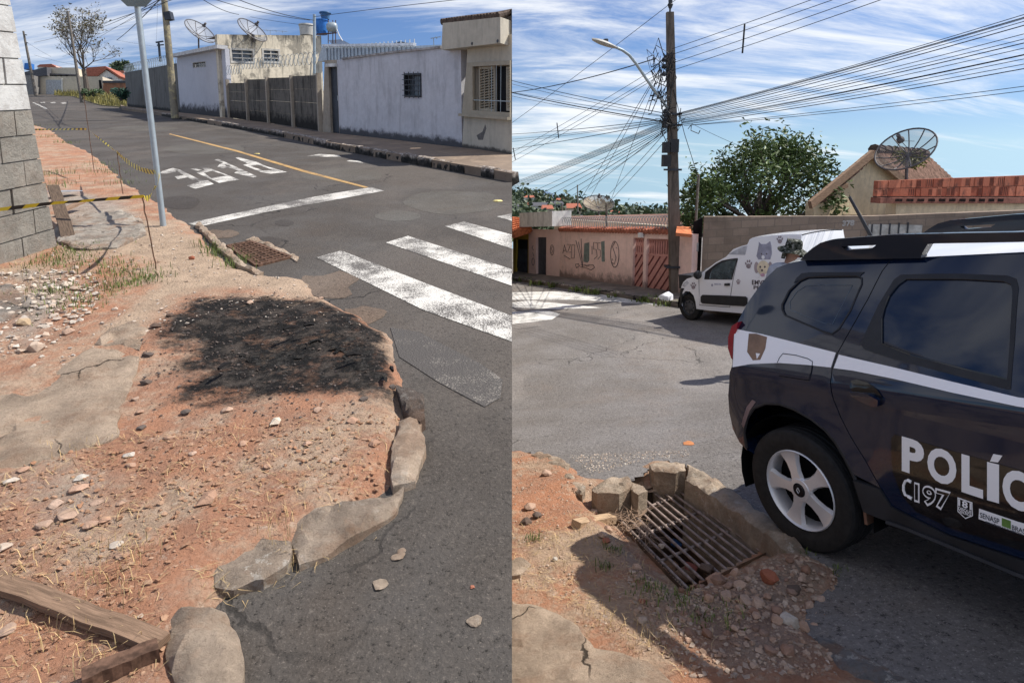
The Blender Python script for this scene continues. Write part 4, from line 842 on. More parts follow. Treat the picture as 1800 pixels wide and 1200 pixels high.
# grass verge at the top of the street
M_grassy = leafmat('dry_green_grass', (.17, .16, .05), .45); M_grass = leafmat('green_grass', (.10, .14, .035), .4); M_straw = leafmat('straw', (.42, .32, .17), .35)
def blades(mb, p, h, rr, lean=.5, wd=.006):
    a = rr.uniform(0, 6.3); d = Vector((math.cos(a), math.sin(a), 0)); s_ = Vector((-d.y, d.x, 0)) * wd; ln = rr.uniform(.1, 1) * lean; m = p + d * h * ln * .35 + Vector((0, 0, h * .6)); t = p + d * h * ln + Vector((0, 0, h * rr.uniform(.75, 1) * (1 - .4 * ln)))
    mb.add([p - s_, p + s_, m + s_ * .7, m - s_ * .7, t], [(0, 1, 2, 3), (3, 2, 4)])
rr = random.Random(7); gb = MB(); Pq = [(95, 168), (130, 170), (178, 186), (222, 189.5), (224, 176), (190, 172), (150, 164), (110, 163)]
gp = [GL(a, b) for a, b in Pq]; g2 = [(p.x, p.y) for p in gp]; x0, x1 = min(p[0] for p in g2), max(p[0] for p in g2); y0, y1 = min(p[1] for p in g2), max(p[1] for p in g2)
c = 0
while c < 5500:
    x, y = rr.uniform(x0, x1), rr.uniform(y0, y1)
    if inpoly(x, y, g2): blades(gb, Vector((x, y, L(x, y))), rr.uniform(.25, .75) * (1.3 if fbm(x, y, .4) > 0 else .7), rr, .5, .03); c += 1
gb.build('grass', M_grassy, kind='stuff', label='tall dry grass on the far bend of the street', cat='grass')
MB().ext(g2, [], lambda u, v, w: Vector((u, v, L(u, v) + .01 + w)), 0, .05, step=3).build('verge', plain('straw_soil', (.22, .19, .09), .95), kind='structure')
# ================================================================== near side of the upper street
RT = []                                                   # rock templates: lumpy broken stones
def rock_template(seed, n=22):
    rr = random.Random(seed); bm = bmesh.new()
    for _ in range(n):
        v = Vector((rr.gauss(0, 1), rr.gauss(0, 1), rr.gauss(0, 1))).normalized(); v = Vector((v.x * rr.uniform(.75, 1), v.y * rr.uniform(.75, 1), v.z * rr.uniform(.7, 1))); bm.verts.new(v)
    bmesh.ops.convex_hull(bm, input=bm.verts); lo = [v for v in bm.verts if not v.link_faces]
    bmesh.ops.delete(bm, geom=lo, context='VERTS'); bm.verts.index_update()
    r = ([v.co.copy() for v in bm.verts], [tuple(v.index for v in f.verts) for f in bm.faces]); bm.free(); return r
RT = [rock_template(i) for i in range(14)]; RS = [rock_template(100 + i, 9) for i in range(10)]
def rock_mesh(seed, size, flat=.6, rough=True):
    rr = random.Random(seed); vs, fs = RT[seed % 14]; bm = bmesh.new()
    q = Matrix.Rotation(rr.uniform(0, 6.3), 3, 'Z'); bv = [bm.verts.new(q @ Vector((v.x * size, v.y * size * rr.uniform(.85, 1), v.z * size * flat))) for v in vs]
    for f in fs: bm.faces.new([bv[i] for i in f])
    if rough:
        bmesh.ops.bevel(bm, geom=bm.edges[:], offset=size * .10, segments=1, affect='EDGES', clamp_overlap=True)
        for v in bm.verts: v.co += v.co.normalized() * fbm(v.co.x / size + seed, v.co.y / size, 1.8, 3, v.co.z / size) * size * .10
    me = bpy.data.meshes.new('rock'); bm.to_mesh(me); bm.free(); return me
M_rockw = rubblemat('pale_rubble', (.55, .50, .43), island=False); M_rockr = rubblemat('pinkish_rubble', (.46, .33, .25), island=False); M_rockd = rubblemat('sooty_stone', (.14, .115, .10), island=False); M_brickr = rubblemat('brick_rubble', (.36, .15, .095), island=False)
def rock(px, py, size_px, g, vz, label, group, mat, flat=.6, name='rubble_stone', seed=None):
    p = g(px, py); sz = size_px * p.y / F / 2; seed = seed or int(px * 7 + py * 13)
    me = rock_mesh(seed, sz, flat); me.materials.append(mat)
    o = bpy.data.objects.new(name, me); COL.objects.link(o); z = vz(p.x, p.y); o.location = (p.x, p.y, z + sz * flat * .45); o.rotation_euler = (0, 0, (seed % 63) / 10)
    return tagp(o, label, 'stone', group)
def slabstone(name, pts, g, fn, h, mat, label, cat='kerb stone', round_=.03, nz=.020, step=.03, base=-.12, group=None, holes=(), parent=None, tilt=0.0, seed=0.0):
    P = [g(a, b, h) for a, b in pts]; P = clean([(p.x, p.y) for p in P]); P = P if area(P) > 0 else P[::-1]
    P = refine(P, step); P = [(x + fbm(x, y, 9, 4, seed) * .018, y + fbm(x, y, 9, 4, seed + 5) * .018) for x, y in P]
    vs, fs, P, _ = triangulate(P, (), None if False else step, .3); X = np.array([v[0] for v in vs]); Y = np.array([v[1] for v in vs]); d = np.maximum(sdist(X, Y, P), 0)
    t = np.clip(1 - d / round_, 0, 1); zz_ = h - t * t * round_ * .55
    cx = float(np.mean(X)); V = [(x, y, fn(x, y) + float(z) + fbm(x, y, 6, 4, seed) * nz + (noise.cell(Vector((x * 17 + y * 5, y * 15 - x * 4, seed))) * .010 if .012 < dd_ < .09 else 0) + (fbm(x, y, 24, 3, seed) * .006 if dd_ > .012 else 0) + tilt * (x - cx)) for x, y, z, dd_ in zip(X, Y, zz_, d)]
    mb = MB().add(V, fs, [(v[0], v[1]) for v in V])
    rim = {}; n = len(P)
    top = [(x, y, fn(x, y) + h - round_ * .55 + fbm(x, y, 6, 4, seed) * nz + tilt * (x - cx)) for x, y in P]; bot = [(x + fbm(x, y, 5, 2, 9) * .02, y + fbm(x, y, 5, 2, 3) * .02, fn(x, y) + base) for x, y in P]
    mb.add(bot + top, [(i, (i + 1) % n, n + (i + 1) % n, n + i) for i in range(n)], [(p[0], p[1]) for p in bot + top])
    o = mb.build(name, mat, parent, smooth=28)
    return tagp(o, label, cat, group) if parent is None else o
def stonemat(name, c, lichen=0.0, crack=False, var=.35, dirt=.6):
    b = NB(name); col = b.mix(b.rng(b.noise(5, 8, .7), .3, .7), sc(c, 1 - var), sc(c, 1.2)); col = b.mix(b.rng(b.noise(45, 6, .75), .55, .72, 0, .6), col, sc(c, .42)); col = b.mix(b.rng(b.noise(70, 4, .7), .6, .75, 0, .4), col, sc(c, 1.5))
    col = b.mix(b.rng(b.noise(3.1, 8, .75), .46, .62, 0, dirt), col, (.30, .165, .095)); col = b.mix(b.rng(b.noise(2.3, 8, .75), .52, .66, 0, dirt * .8), col, sc(c, .45))
    if lichen: col = b.mix(b.math('MULTIPLY', b.rng(b.noise(14, 8, .8), .52, .60), b.rng(b.noise(2.2, 4), .5, .62, 0, lichen)), col, (.72, .68, .60))
    h = b.noise(50, 8, .75)
    if crack:
        wv = b.n('ShaderNodeVectorMath', operation='ADD'); nz = b.n('ShaderNodeTexNoise'); nz.inputs['Scale'].default_value = 4; nz.inputs['Detail'].default_value = 7; b.l(b.pos, nz.inputs['Vector']); sm = b.n('ShaderNodeVectorMath', operation='SCALE'); sm.inputs['Scale'].default_value = .35; b.l(nz.outputs['Color'], sm.inputs[0]); b.l(b.pos, wv.inputs[0]); b.l(sm.outputs[0], wv.inputs[1])
        ck = b.rng(b.vor(1.5, 'DISTANCE_TO_EDGE', wv.outputs[0]), .014, .003); ck = b.math('MULTIPLY', ck, b.rng(b.noise(1.3, 2), .45, .55)); col = b.mix(ck, col, sc(c, .15)); h = b.math('SUBTRACT', h, b.math('MULTIPLY', ck, 2.0))
    return b.fin(col, .93, .15, 0, b.bump(b.noise(16, 8, .8), .8, .05, b.bump(h, .8, .02)))
M_kst = stonemat('kerb_granite', (.52, .41, .31), .5, var=.4, dirt=.45); M_klich = stonemat('lichened_granite', (.46, .365, .28), 1.0, var=.45, dirt=.45); M_ksoot = stonemat('sooty_granite', (.16, .13, .11), .2, var=.6, dirt=.3); M_slab = stonemat('old_cement_slab', (.50, .385, .285), 0, True, .32, dirt=.4)
# -- block wall at the left edge: each block its own piece
M_blk = stonemat('concrete_block', (.33, .31, .27), var=.22, dirt=.15); M_blkw = wallmat('limewashed_block', (.52, .52, .50), (.33, .32, .30), patch=.8, ps=5, pcol=(.40, .39, .37), grime=.2, bump=.5); M_mort = plain('mortar', (.25, .235, .21), .95)
c0 = GL(102, 438); vw = VP(GL(-60, 492), c0)
bwl = thing('block_wall', 'concrete block wall limewashed white above bare grey courses', 'wall', c0)
Lw = vw.len; ch = .225
tpz = 2.95; lean = .10
def edge(v): return Lw - lean * v
wallext(vw, [(Lw - 1.6, -.3), (edge(-.3) - .02, -.3), (edge(tpz) - .02, tpz), (Lw - 1.6, tpz)], [], -.16, -.022, px=False).build('mortar_core', M_mort, bwl)
rr = random.Random(3)
for k in range(int(tpz / ch)):
    v0 = k * ch - .02; s1 = edge(v0 + ch / 2); s_ = s1; first = True
    while s_ > Lw - 1.55:
        bl = (.40 if not (k % 2 and first) else .21) * rr.uniform(.97, 1.03); a = s_ - bl
        o = rr.uniform(-.008, .008); sl_ = lean * ch if first else 0
        P = [(a + .007, v0 + .006), (s_ - .007 + sl_ / 2, v0 + .006), (s_ - .007 - sl_ / 2, v0 + ch - .006), (a + .007, v0 + ch - .006)]
        wallext(vw, P, [], -.14, o, px=False).build('block', M_blkw if (k >= 6 and k < 11) else M_blk, bwl); s_ = a; first = False
# -- stop sign seen from behind
sp0 = GL(288, 401); Y = sp0.y
sg = thing('stop_sign', 'back of a grey octagonal street sign on a galvanised pole', 'street sign', sp0)
q = AT(240, 0, Y); ext_ = AT(238.5, -14, Y)
MB().tube([sp0 - Vector((0, 0, .05)), sp0.lerp(ext_, .5), ext_], .031, 16).build('pole', M_galv, sg, smooth=60)
cpt = AT(237, -26, Y - .05); pr = []
for k in range(8): a = R(22.5 + 45 * k); pr.append((math.cos(a) * .235, math.sin(a) * .235))
M_sgb = plain('sign_back', (.17, .20, .19), .5, .4, .3, var=.1, bump=0)
MB().ext(pr, [], lambda u, v, w_: cpt + Vector((u, -w_ + .1 * u, v)), 0, .006).build('plate', M_sgb, sg)
MB().bar(AT(231, -18, Y - .02), AT(247, -18, Y - .02), .03).build('bracket', M_galv, sg)
MB().lathe([(.01, .02), (.08, .02), (.10, 0)], sp0, (0, 0, 1), 10).build('footing', M_slab, sg)
# -- stakes and tape
def rod(label, top, bot, r=.0055):
    p = GL(*bot, .03); q = AT(*top, p.y); mb = MB(); n = 10; rr = random.Random(int(top[0]))
    mb.tube([p.lerp(q, i / n) + Vector((rr.gauss(0, .003), 0, 0)) for i in range(n + 1)] if True else 0, r, 6); return mb.build('stake', M_rust, label=label, cat='stake', group='rusty tape stakes'), p, q
_, _, r1 = rod('tall rusty stake furthest up the verge, carrying the tape', (147, 165), (166, 303)); _, _, r2 = rod('short rusty stake on the verge edge before the sign pole', (206, 268), (216, 341)); _, b3, r3 = rod('rusty stake nearest the viewer with the tape corner on top', (250, 345), (275, 475))
def tapemat():
    b = NB('hazard_tape'); uvn = b.n('ShaderNodeUVMap'); sx = b.n('ShaderNodeSeparateXYZ'); b.l(uvn.outputs[0], sx.inputs[0])
    s_ = b.math('FRACT', b.math('ADD', b.math('MULTIPLY', sx.outputs[0], 5.2), b.math('MULTIPLY', sx.outputs[1], 7.0)), 0)
    return b.fin(b.mix(b.rng(s_, .47, .53), (.62, .47, .03), (.02, .02, .018)), .45, .4)
M_tape = tapemat()
def tape(label, pts, wd, sag=.02, tw=0.0, seed=0):
    rr = random.Random(seed); vs, uv = [], []; s_ = 0; prev = None; n = 14
    for i in range(len(pts) - 1):
        for k in range(n + (i == len(pts) - 2)):
            t = k / n; c = pts[i].lerp(pts[i + 1], t); c = c - Vector((0, 0, sag * 4 * t * (1 - t)))
            if prev is not None: s_ += (c - prev).length
            prev = c; a = tw * math.sin(s_ * 2.2 + seed) ; d = (pts[i + 1] - pts[i]).normalized(); sd = d.cross(Vector((0, 0, 1))).normalized(); up = sd.cross(d)
            wv = (up * math.cos(a) + sd * math.sin(a)) * wd / 2 * (1 + .15 * math.sin(s_ * 9)); vs += [c - wv, c + wv]; uv += [(s_, -wd / 2), (s_, wd / 2)]
    fs = [(2 * i, 2 * i + 2, 2 * i + 3, 2 * i + 1) for i in range(len(vs) // 2 - 1)]
    return MB().add(vs, fs, uv).build('hazard_tape', M_tape, label=label, cat='tape', group='yellow and black hazard tape')
ty = AT(152.5, 226.5, r1.y + .4)
tape('thin twisted hazard tape between the far stake and the short stake', [AT(152.5, 226.5, GL(166, 303).y), AT(193, 258, (r2.y + GL(166, 303).y) / 2 - .1), r2], .028, .0, .9, 1)
tape('hazard tape sagging from the short stake to the sign pole', [r2, AT(272, 303, Y - .04)], .055, .06, .25, 2)
tape('hazard tape dropping from the sign pole to the near stake', [AT(280, 306, Y - .035), AT(270, 330, Y * .55 + b3.y * .45), AT(252, 346, b3.y)], .045, .05, .5, 3)
tape('hazard tape stretched from the near stake across the block wall', [AT(253, 345, b3.y - .01), AT(150, 353, b3.y - .08), AT(94, 357, b3.y - .2), AT(-40, 373, b3.y - .35)], .026, .0, .45, 4)
tape('faint far hazard tape beyond the far stake', [AT(152, 227, GL(166, 303).y), AT(60, 228, GL(166, 303).y + 1.5)], .03, .0, .5, 5)
# -- storm drain grate beside the verge
gq = [(401, 431), (441, 424), (511, 451), (452, 466)]; G4 = [GL(a, b, .012) for a, b in gq]
gt = thing('drain_grate', 'rusty storm drain grate at the edge of the climbing street', 'drain grate', GL(455, 448))
MB().add([p - Vector((0, 0, .006)) for p in G4], [(3, 2, 1, 0) if area([(p.x, p.y) for p in G4]) < 0 else (0, 1, 2, 3)]).build('pit', M_black, gt)  # flat black plate on the road, painted in for the darkness of a pit
for i in range(4): MB().bar(G4[i] + Vector((0, 0, -.004)), G4[(i + 1) % 4] + Vector((0, 0, -.004)), .04, .02).build('frame_bar', M_rust, gt)
for i in range(10): t = (i + .7) / 10.5; MB().bar(G4[0].lerp(G4[3], t) + Vector((0, 0, .0)), G4[1].lerp(G4[2], t) + Vector((0, 0, .0)), .022, .016).build('bar', M_rust, gt)
for i in range(4): t = (i + .7) / 4.4; MB().bar(G4[0].lerp(G4[1], t) + Vector((0, 0, -.002)), G4[3].lerp(G4[2], t) + Vector((0, 0, -.002)), .014, .012).build('cross_bar', M_rust, gt)
slabstone('kerb_stone', [(345, 392), (352, 389), (385, 420), (432, 462), (462, 476), (452, 479), (420, 464), (375, 424)], GL, L, .05, M_kst, 'thin cement edging strip left of the street drain grate', round_=.02, base=-.05)
slabstone('kerb_stone', [(432, 420), (448, 414), (470, 425), (526, 450), (522, 458), (508, 449), (455, 425)], GL, L, .02, M_kst, 'crumbling cement lip behind the street drain grate', round_=.015, base=-.04)
# -- kerb stones along the near edge of the verge
slabstone('kerb_stone', [(700, 735), (725, 727), (738, 736), (745, 790), (728, 835), (690, 848), (688, 775)], GL, L, .055, M_kst, 'tan kerb stone at the rounded verge corner', seed=1)
slabstone('kerb_stone', [(698, 668), (722, 676), (742, 690), (748, 730), (738, 736), (718, 722), (704, 706)], GL, L, .07, M_ksoot, 'narrow sooty kerb stone behind the tan corner stone', seed=2)
slabstone('kerb_stone', [(520, 915), (560, 885), (625, 878), (690, 860), (712, 850), (690, 890), (640, 925), (580, 958), (525, 985), (512, 950)], GL, L, .045, M_klich, 'long tan and grey kerb stone under the burnt verge', seed=3)
slabstone('kerb_stone', [(395, 965), (440, 940), (490, 932), (508, 950), (505, 985), (460, 1010), (410, 1030), (372, 1025), (365, 990)], GL, L, .045, M_klich, 'grey kerb stone blotched with white lichen', seed=4)
slabstone('kerb_stone', [(292, 1062), (330, 1044), (395, 1055), (418, 1090), (424, 1150), (426, 1240), (318, 1240), (296, 1130)], GL, L, .075, M_kst, 'big granite kerb block at the bottom edge', round_=.06, seed=5)
slabstone('kerb_stone', [(345, 1005), (375, 985), (395, 1012), (372, 1030), (335, 1035)], GL, L, .04, M_kst, 'low half-buried stone beside the lichen kerb stone', seed=6)
# -- cement slabs
def vzL2(a, b, dz=0.0): return hit(vzL_s, a, b, dz)
def vzL_s(x, y): return L(x, y) + .045
slabstone('pavement_slab', [(-30, 690), (60, 690), (90, 665), (110, 635), (162, 607), (205, 610), (245, 622), (232, 668), (226, 680), (208, 728), (213, 750), (196, 768), (120, 790), (60, 812), (-30, 835)], vzL2, vzL_s, .022, M_slab, 'broken brown cement pavement slab on the red verge', 'pavement slab', round_=.03, step=.05)
slabstone('pavement_slab', [(165, 600), (190, 574), (235, 560), (262, 575), (248, 612), (205, 604)], vzL2, vzL_s, .02, M_slab, 'small cracked cement slab piece above the big slab', 'pavement slab', round_=.02, seed=8)
slabstone('pavement_slab', [(95, 395), (135, 378), (215, 368), (250, 385), (258, 408), (205, 432), (135, 436), (100, 420)], vzL2, vzL_s, .02, stonemat('pale_cement', (.42, .37, .31), 0, True), 'pale cement patch between the block wall and the near stake', 'pavement slab', round_=.02, seed=9)
slabstone('pavement_slab', [(-30, 505), (20, 498), (60, 524), (50, 545), (-30, 575)], vzL2, vzL_s, .02, stonemat('grey_cement', (.33, .29, .25), 0, True), 'grey cement lump at the left edge below the wall', 'pavement slab', round_=.03, seed=10)
# -- boards
def board(name, label, a, b, g, vz, wd, th_, mat, dz=.02, dzb=None, cat='board', roll=0.0):
    p, q = g(*a), g(*b); p = Vector((p.x, p.y, vz(p.x, p.y) + dz)); q = Vector((q.x, q.y, vz(q.x, q.y) + (dz if dzb is None else dzb)))
    mb = MB(); d = q - p; sd = d.cross(Vector((0, 0, 1))).normalized(); up = sd.cross(d).normalized(); n = 8; vs = []; uvb = []
    for i in range(n + 1):
        c = p + d * i / n; j = fbm(i * .7, dz, 1.0) * .008
        for x, z in ((-1, -1), (1, -1), (1, 1), (-1, 1)): vs.append(c + sd * (wd / 2 * x + j) + up * (th_ / 2 * z + roll * x * wd)); uvb.append((d.length * i / n, wd * (x + z) / 2))
    fs = [(i * 4 + k, i * 4 + (k + 1) % 4, (i + 1) * 4 + (k + 1) % 4, (i + 1) * 4 + k) for i in range(n) for k in range(4)] + [(3, 2, 1, 0), tuple(n * 4 + k for k in range(4))]
    return mb.add(vs, fs, uvb).build(name, mat, label=label, cat=cat)
board('wooden_board', 'weathered brown board lying at the bottom left corner', (-10, 1052), (288, 1168), GL, vzL, .062, .022, woodmat('old_dark_board', (.23, .15, .10)), .022)
board('metal_rail', 'rusty metal rail under the end of the brown board', (150, 1240), (282, 1178), GL, vzL, .05, .04, M_rust, .02, cat='rail')
board('wooden_board', 'dark charred-looking board leaning on the block wall corner', (98, 372), (122, 428), GL, vzL, .12, .03, woodmat('dark_board', (.12, .085, .06)), .30, .03)
board('wooden_board', 'thin grey board behind the leaning dark board', (104, 385), (145, 372), GL, vzL, .10, .02, M_wood, .06, .10)
board('metal_sheet', 'grey sheet scrap beside the block wall', (90, 352), (138, 345), GL, vzL, .22, .01, M_zinc, .10, .06, 'metal sheet')
# -- burnt patch: ash and charred scraps
M_ash = NB('ash'); 
def ashmat():
    b = NB('charred_ash'); f = b.noise(18, 9, .8); col = b.mix(b.rng(f, .42, .68), (.012, .012, .012), (.085, .078, .07)); col = b.mix(b.rng(b.noise(7, 8, .8), .54, .66, 0, .75), col, (.15, .105, .075)); col = b.mix(b.rng(b.noise(26, 8, .85), .58, .68, 0, .85), col, (.26, .25, .24)); return b.fin(col, .97, .1, 0, b.bump(f, 1.0, .05))
M_ash = ashmat()
hp = wp([(345, 640), (400, 604), (470, 590), (540, 584), (600, 596), (640, 602), (690, 640), (712, 690), (690, 722), (640, 700), (590, 672), (540, 668), (480, 690), (420, 680), (370, 690)], GL); hv_, hf, _, _ = triangulate(hp, (), .03, .35)
hx = np.array([v[0] for v in hv_]); hy = np.array([v[1] for v in hv_]); hd = np.clip(sdist(hx, hy, hp) / .22, 0, 1); hf = [f for f in hf if fbm(sum(hx[i] for i in f) / 3, sum(hy[i] for i in f) / 3, 3.5, 5, 7.7) > .02]
MB().add([(x, y, vzL(x, y) - .012 + .02 * d + fbm(x, y, 14, 6, 2) * .016 * min(1, d * 3)) for x, y, d in zip(hx, hy, hd)], hf).build('ash_heap', M_ash, kind='stuff', label='black ash and charred remains of a fire on the verge', cat='ash')
rr = random.Random(21); chm = plain('char', (.012, .011, .011), .9, .2, var=.5)
for i in range(5):
    a, b = rr.uniform(340, 690), rr.uniform(600, 715); p = GL(a, b); p.z = vzL(p.x, p.y) + rr.uniform(.03, .09); an = rr.uniform(0, 3.1); d = Vector((math.cos(an), math.sin(an), rr.uniform(-.15, .25))) * rr.uniform(.03, .07)
    MB().tube([p - d, p + Vector((0, 0, .008)), p + d], [.008, .013, .006], 5).build('charred_stick', chm, label='short charred stick lying in the black ash', cat='stick', group='charred sticks in the ash')
# -- stones
lw, gw = 'pale broken stone lying on the left verge', 'pale rubble on the left verge'
for a, b, s_ in ((40, 580, 26), (20, 565, 18), (75, 530, 22), (92, 512, 16), (60, 545, 14), (118, 512, 24), (133, 518, 20), (100, 565, 12), (28, 610, 12), (150, 556, 12), (170, 552, 10), (78, 498, 12), (135, 480, 14), (120, 495, 10), (203, 553, 14), (182, 580, 10), (55, 500, 14), (10, 545, 14), (35, 540, 18), (88, 545, 12), (12, 590, 12), (155, 498, 9), (160, 520, 10), (60, 660, 14), (75, 642, 12), (40, 512, 12)):
    rock(a, b, s_, GL, vzL, lw, gw, M_rockw)
rock(65, 627, 36, GL, vzL, 'largest white stone on the red soil below the rubble', None, M_rockw, .7); rock(122, 597, 24, GL, vzL, 'tan stone beside the white stone on red soil', None, M_rockr); rock(128, 578, 15, GL, vzL, 'small white stone above the tan stone', None, M_rockw)
rock(45, 582, 30, GL, vzL, 'yellowish stone in the rubble heap', None, rubblemat('ochre_stone', (.45, .34, .22), island=False)); rock(20, 518, 16, GL, vzL, 'orange brick scrap at the left edge', None, M_brickr)
rock(338, 462, 14, GL, vzL, 'small brick chunk on the tan verge near the grate', None, M_brickr, .7); rock(440, 545, 18, GL, vzL, 'pale brown stone on the far rim of the scorched soil', None, M_rockr); rock(564, 533, 12, GL, vzL, 'small tan stone right of the scorched rim', None, M_rockr)
for a, b, s_, m in ((140, 880, 42, M_rockr), (172, 905, 30, M_rockr), (120, 930, 46, M_rockr), (185, 935, 30, M_rockr), (160, 945, 36, M_rockr), (100, 908, 40, M_rockr), (80, 945, 36, M_rockr), (145, 860, 30, M_rockw), (230, 820, 28, M_rockw), (232, 838, 24, M_rockr), (205, 980, 34, M_rockw), (218, 1000, 34, M_rockr), (10, 985, 36, M_rockw), (62, 985, 20, M_rockr), (20, 870, 30, M_rockw), (45, 850, 26, M_rockr), (215, 905, 18, M_rockr), (15, 1130, 44, M_rockr), (250, 1110, 16, M_rockw)):
    rock(a, b, s_, GL, vzL, 'flat pinkish stone bedded in the soil by the brown board', 'stones bedded in the near left verge', m, .35)
rock(365, 905, 52, GL, vzL, 'tan chipped stone below the burnt patch', None, M_rockr, .5); rock(485, 765, 30, GL, vzL, 'cream coloured stone at the near rim of the ash', None, rubblemat('cream_stone', (.68, .60, .48), island=False), .5)
for a, b, s_, m in ((262, 640, 24, M_rockd), (275, 590, 22, M_rockd), (258, 690, 26, M_rockd), (300, 570, 16, M_rockd), (240, 720, 20, M_rockr), (248, 745, 20, M_rockr), (250, 770, 22, M_rockd), (330, 745, 24, M_rockd), (400, 740, 26, M_rockr), (560, 740, 24, M_rockr), (620, 760, 28, M_rockr), (540, 800, 22, M_rockr), (430, 800, 22, M_rockr), (660, 800, 26, M_rockr), (590, 830, 20, M_rockr), (340, 820, 20, M_rockr), (300, 790, 24, M_rockr), (470, 840, 18, M_rockr), (690, 690, 20, M_rockd), (640, 720, 20, M_rockd)):
    rock(a, b, s_, GL, vzL, 'smoke-stained stone at the rim of the burnt patch', 'stones round the burnt patch', m, .5)
for a, b, s_ in ((700, 978, 34), (668, 1028, 40), (835, 1092, 40), (610, 950, 14), (488, 960, 10), (705, 968, 22)):
    rock(a, b, s_, GL, L, 'flat grey mortar crumb stuck on the dark asphalt', 'crumbs on the near asphalt', M_kst, .16)
rock(830, 1032, 12, GL, L, 'tiny red brick crumb on the dark asphalt', None, M_brickr, .5)
# small gravel and straw, uncountable
def gravel(name, label, n, samp, vz, s0, s1, mat, rr, flat=.6):
    mb = MB(); i = 0
    while i < n:
        q = samp(rr)
        if q is None: continue
        x, y = q; z = vz(x, y); s_ = s0 * (s1 / s0) ** (rr.random() ** 1.8); vs, fs = RS[rr.randrange(10)]; m = Matrix.Rotation(rr.uniform(0, 6.3), 3, 'Z'); o = Vector((x, y, z + s_ * .2)); mb.add([o + m @ Vector((v.x * s_, v.y * s_, v.z * s_ * flat)) for v in vs], fs); i += 1
    return mb.build(name, mat, kind='stuff', label=label, cat='gravel')
fastL = {}
def vzf(X, Y, Z):
    y = np.array([r_[0] for r_ in Y])
    def f(x, yy):
        i = int(np.clip(np.searchsorted(y, yy), 1, len(y) - 1)); xs = X[i]; j = int(np.clip(np.searchsorted(xs, x), 0, len(xs) - 1)); return float(Z[i, j])
    return f
VZL = vzf(XL, YL, ZL); VZR = vzf(XR, YR, ZR)
def polysamp(pxs, g):
    P = wp(pxs, g); x0, x1 = min(p[0] for p in P), max(p[0] for p in P); y0, y1 = min(p[1] for p in P), max(p[1] for p in P)
    def f(rr):
        for _ in range(40):
            x, y = rr.uniform(x0, x1), rr.uniform(y0, y1)
            if inpoly(x, y, P): return x, y
        return None
    return f
M_grav = rubblemat('gravel_mix', (.46, .36, .28)); M_gravw = rubblemat('gravel_pale', (.58, .53, .46)); M_gravs = rubblemat('gravel_soil', (.42, .27, .18)); M_gravd = rubblemat('gravel_sooty', (.13, .11, .10))
rr = random.Random(33)
pixL = [(-10, 860), (230, 780), (700, 740), (740, 810), (640, 915), (500, 935), (330, 1010), (290, 1060), (300, 1220), (-10, 1220)]
gravel('gravel', 'small stones and crumbs strewn over the near left verge', 3000, polysamp(pixL, GL), VZL, .002, .015, M_gravs, rr)
gravel('gravel', 'white rubble crumbs in the heap below the block wall', 650, polysamp([(-10, 490), (90, 480), (190, 500), (160, 560), (90, 620), (-10, 650)], GL), VZL, .006, .035, M_gravw, rr)
gravel('gravel', 'loose crumbs over the upper part of the verge', 900, polysamp([(90, 430), (260, 380), (400, 450), (560, 500), (690, 600), (400, 560), (260, 620), (100, 660)], GL), VZL, .004, .018, M_gravw, rr)
gravel('gravel', 'sooty crumbs in and round the burnt patch', 1300, polysamp([(250, 610), (330, 535), (560, 522), (690, 610), (730, 720), (560, 760), (260, 760)], GL), VZL, .003, .013, M_gravd, rr)
def straw(name, label, n, samp, vz, mat, rr, l0=.03, l1=.14, cat='straw', w_=.0012):
    mb = MB()
    while len(mb.f) < n:
        q = samp(rr)
        if q is None: continue
        x, y = q; a = rr.uniform(0, 6.3); l = rr.uniform(l0, l1); d = Vector((math.cos(a), math.sin(a), rr.uniform(-.05, .25))) * l; p = Vector((x, y, vz(x, y) + .006)); s_ = Vector((-math.sin(a), math.cos(a), 0)) * w_; m = p + d * .5 + Vector((0, 0, l * .08)) + s_ * rr.uniform(-12, 12)
        mb.add([p - s_, p + s_, m + s_, m - s_, p + d], [(0, 1, 2, 3), (3, 2, 4)])
    return mb.build(name, mat, kind='stuff', label=label, cat=cat)
straw('straw', 'dry straw scattered over the near left verge', 1500, polysamp(pixL, GL), VZL, M_straw, rr, .015, .08, 'straw', .0008)
straw('straw', 'dry straw caught along the near kerb stones', 700, polysamp([(330, 1040), (520, 985), (700, 880), (760, 800), (740, 860), (660, 960), (540, 1020), (430, 1070)], GL), VZL, M_straw, rr, .02, .11, 'straw', .0009)
def grass(name, label, n, samp, vz, mat, rr, h0, h1, cat='grass', w_=.003, lean=.8):
    mb = MB()
    for _ in range(n):
        q = samp(rr)
        if q is None: continue
        p = Vector((q[0], q[1], vz(*q) - .004)); blades(mb, p, rr.uniform(h0, h1), rr, lean, w_)
    return mb.build(name, mat, kind='stuff', label=label, cat=cat)
def tufts(pts, rad, g):
    C = [(g(a, b), r) for a, b, r in pts]
    def f(rr):
        c, r = rr.choice(C); return c.x + rr.gauss(0, r * rad), c.y + rr.gauss(0, r * rad)
    return f
grass('grass', 'sparse green grass tufts between block wall and near stake', 1500, tufts([(140, 470, 1.3), (190, 482, 1.2), (110, 455, 1), (230, 490, 1), (150, 440, 1), (200, 515, .8), (90, 470, 1), (255, 500, .6), (130, 545, .8), (100, 520, 1)], .13, GL), VZL, M_grass, rr, .02, .07)
grass('grass', 'green weeds along the far verge edge', 1100, tufts([(185, 290, 1.6), (200, 305, 1.6), (222, 322, 1.3), (92, 242, 1.5), (118, 252, 1), (65, 222, 2), (88, 310, 1.2), (90, 330, 1.2), (372, 438, .5), (385, 450, .5), (415, 470, .5), (430, 460, .4)], .16, GL), VZL, M_grass, rr, .04, .16)
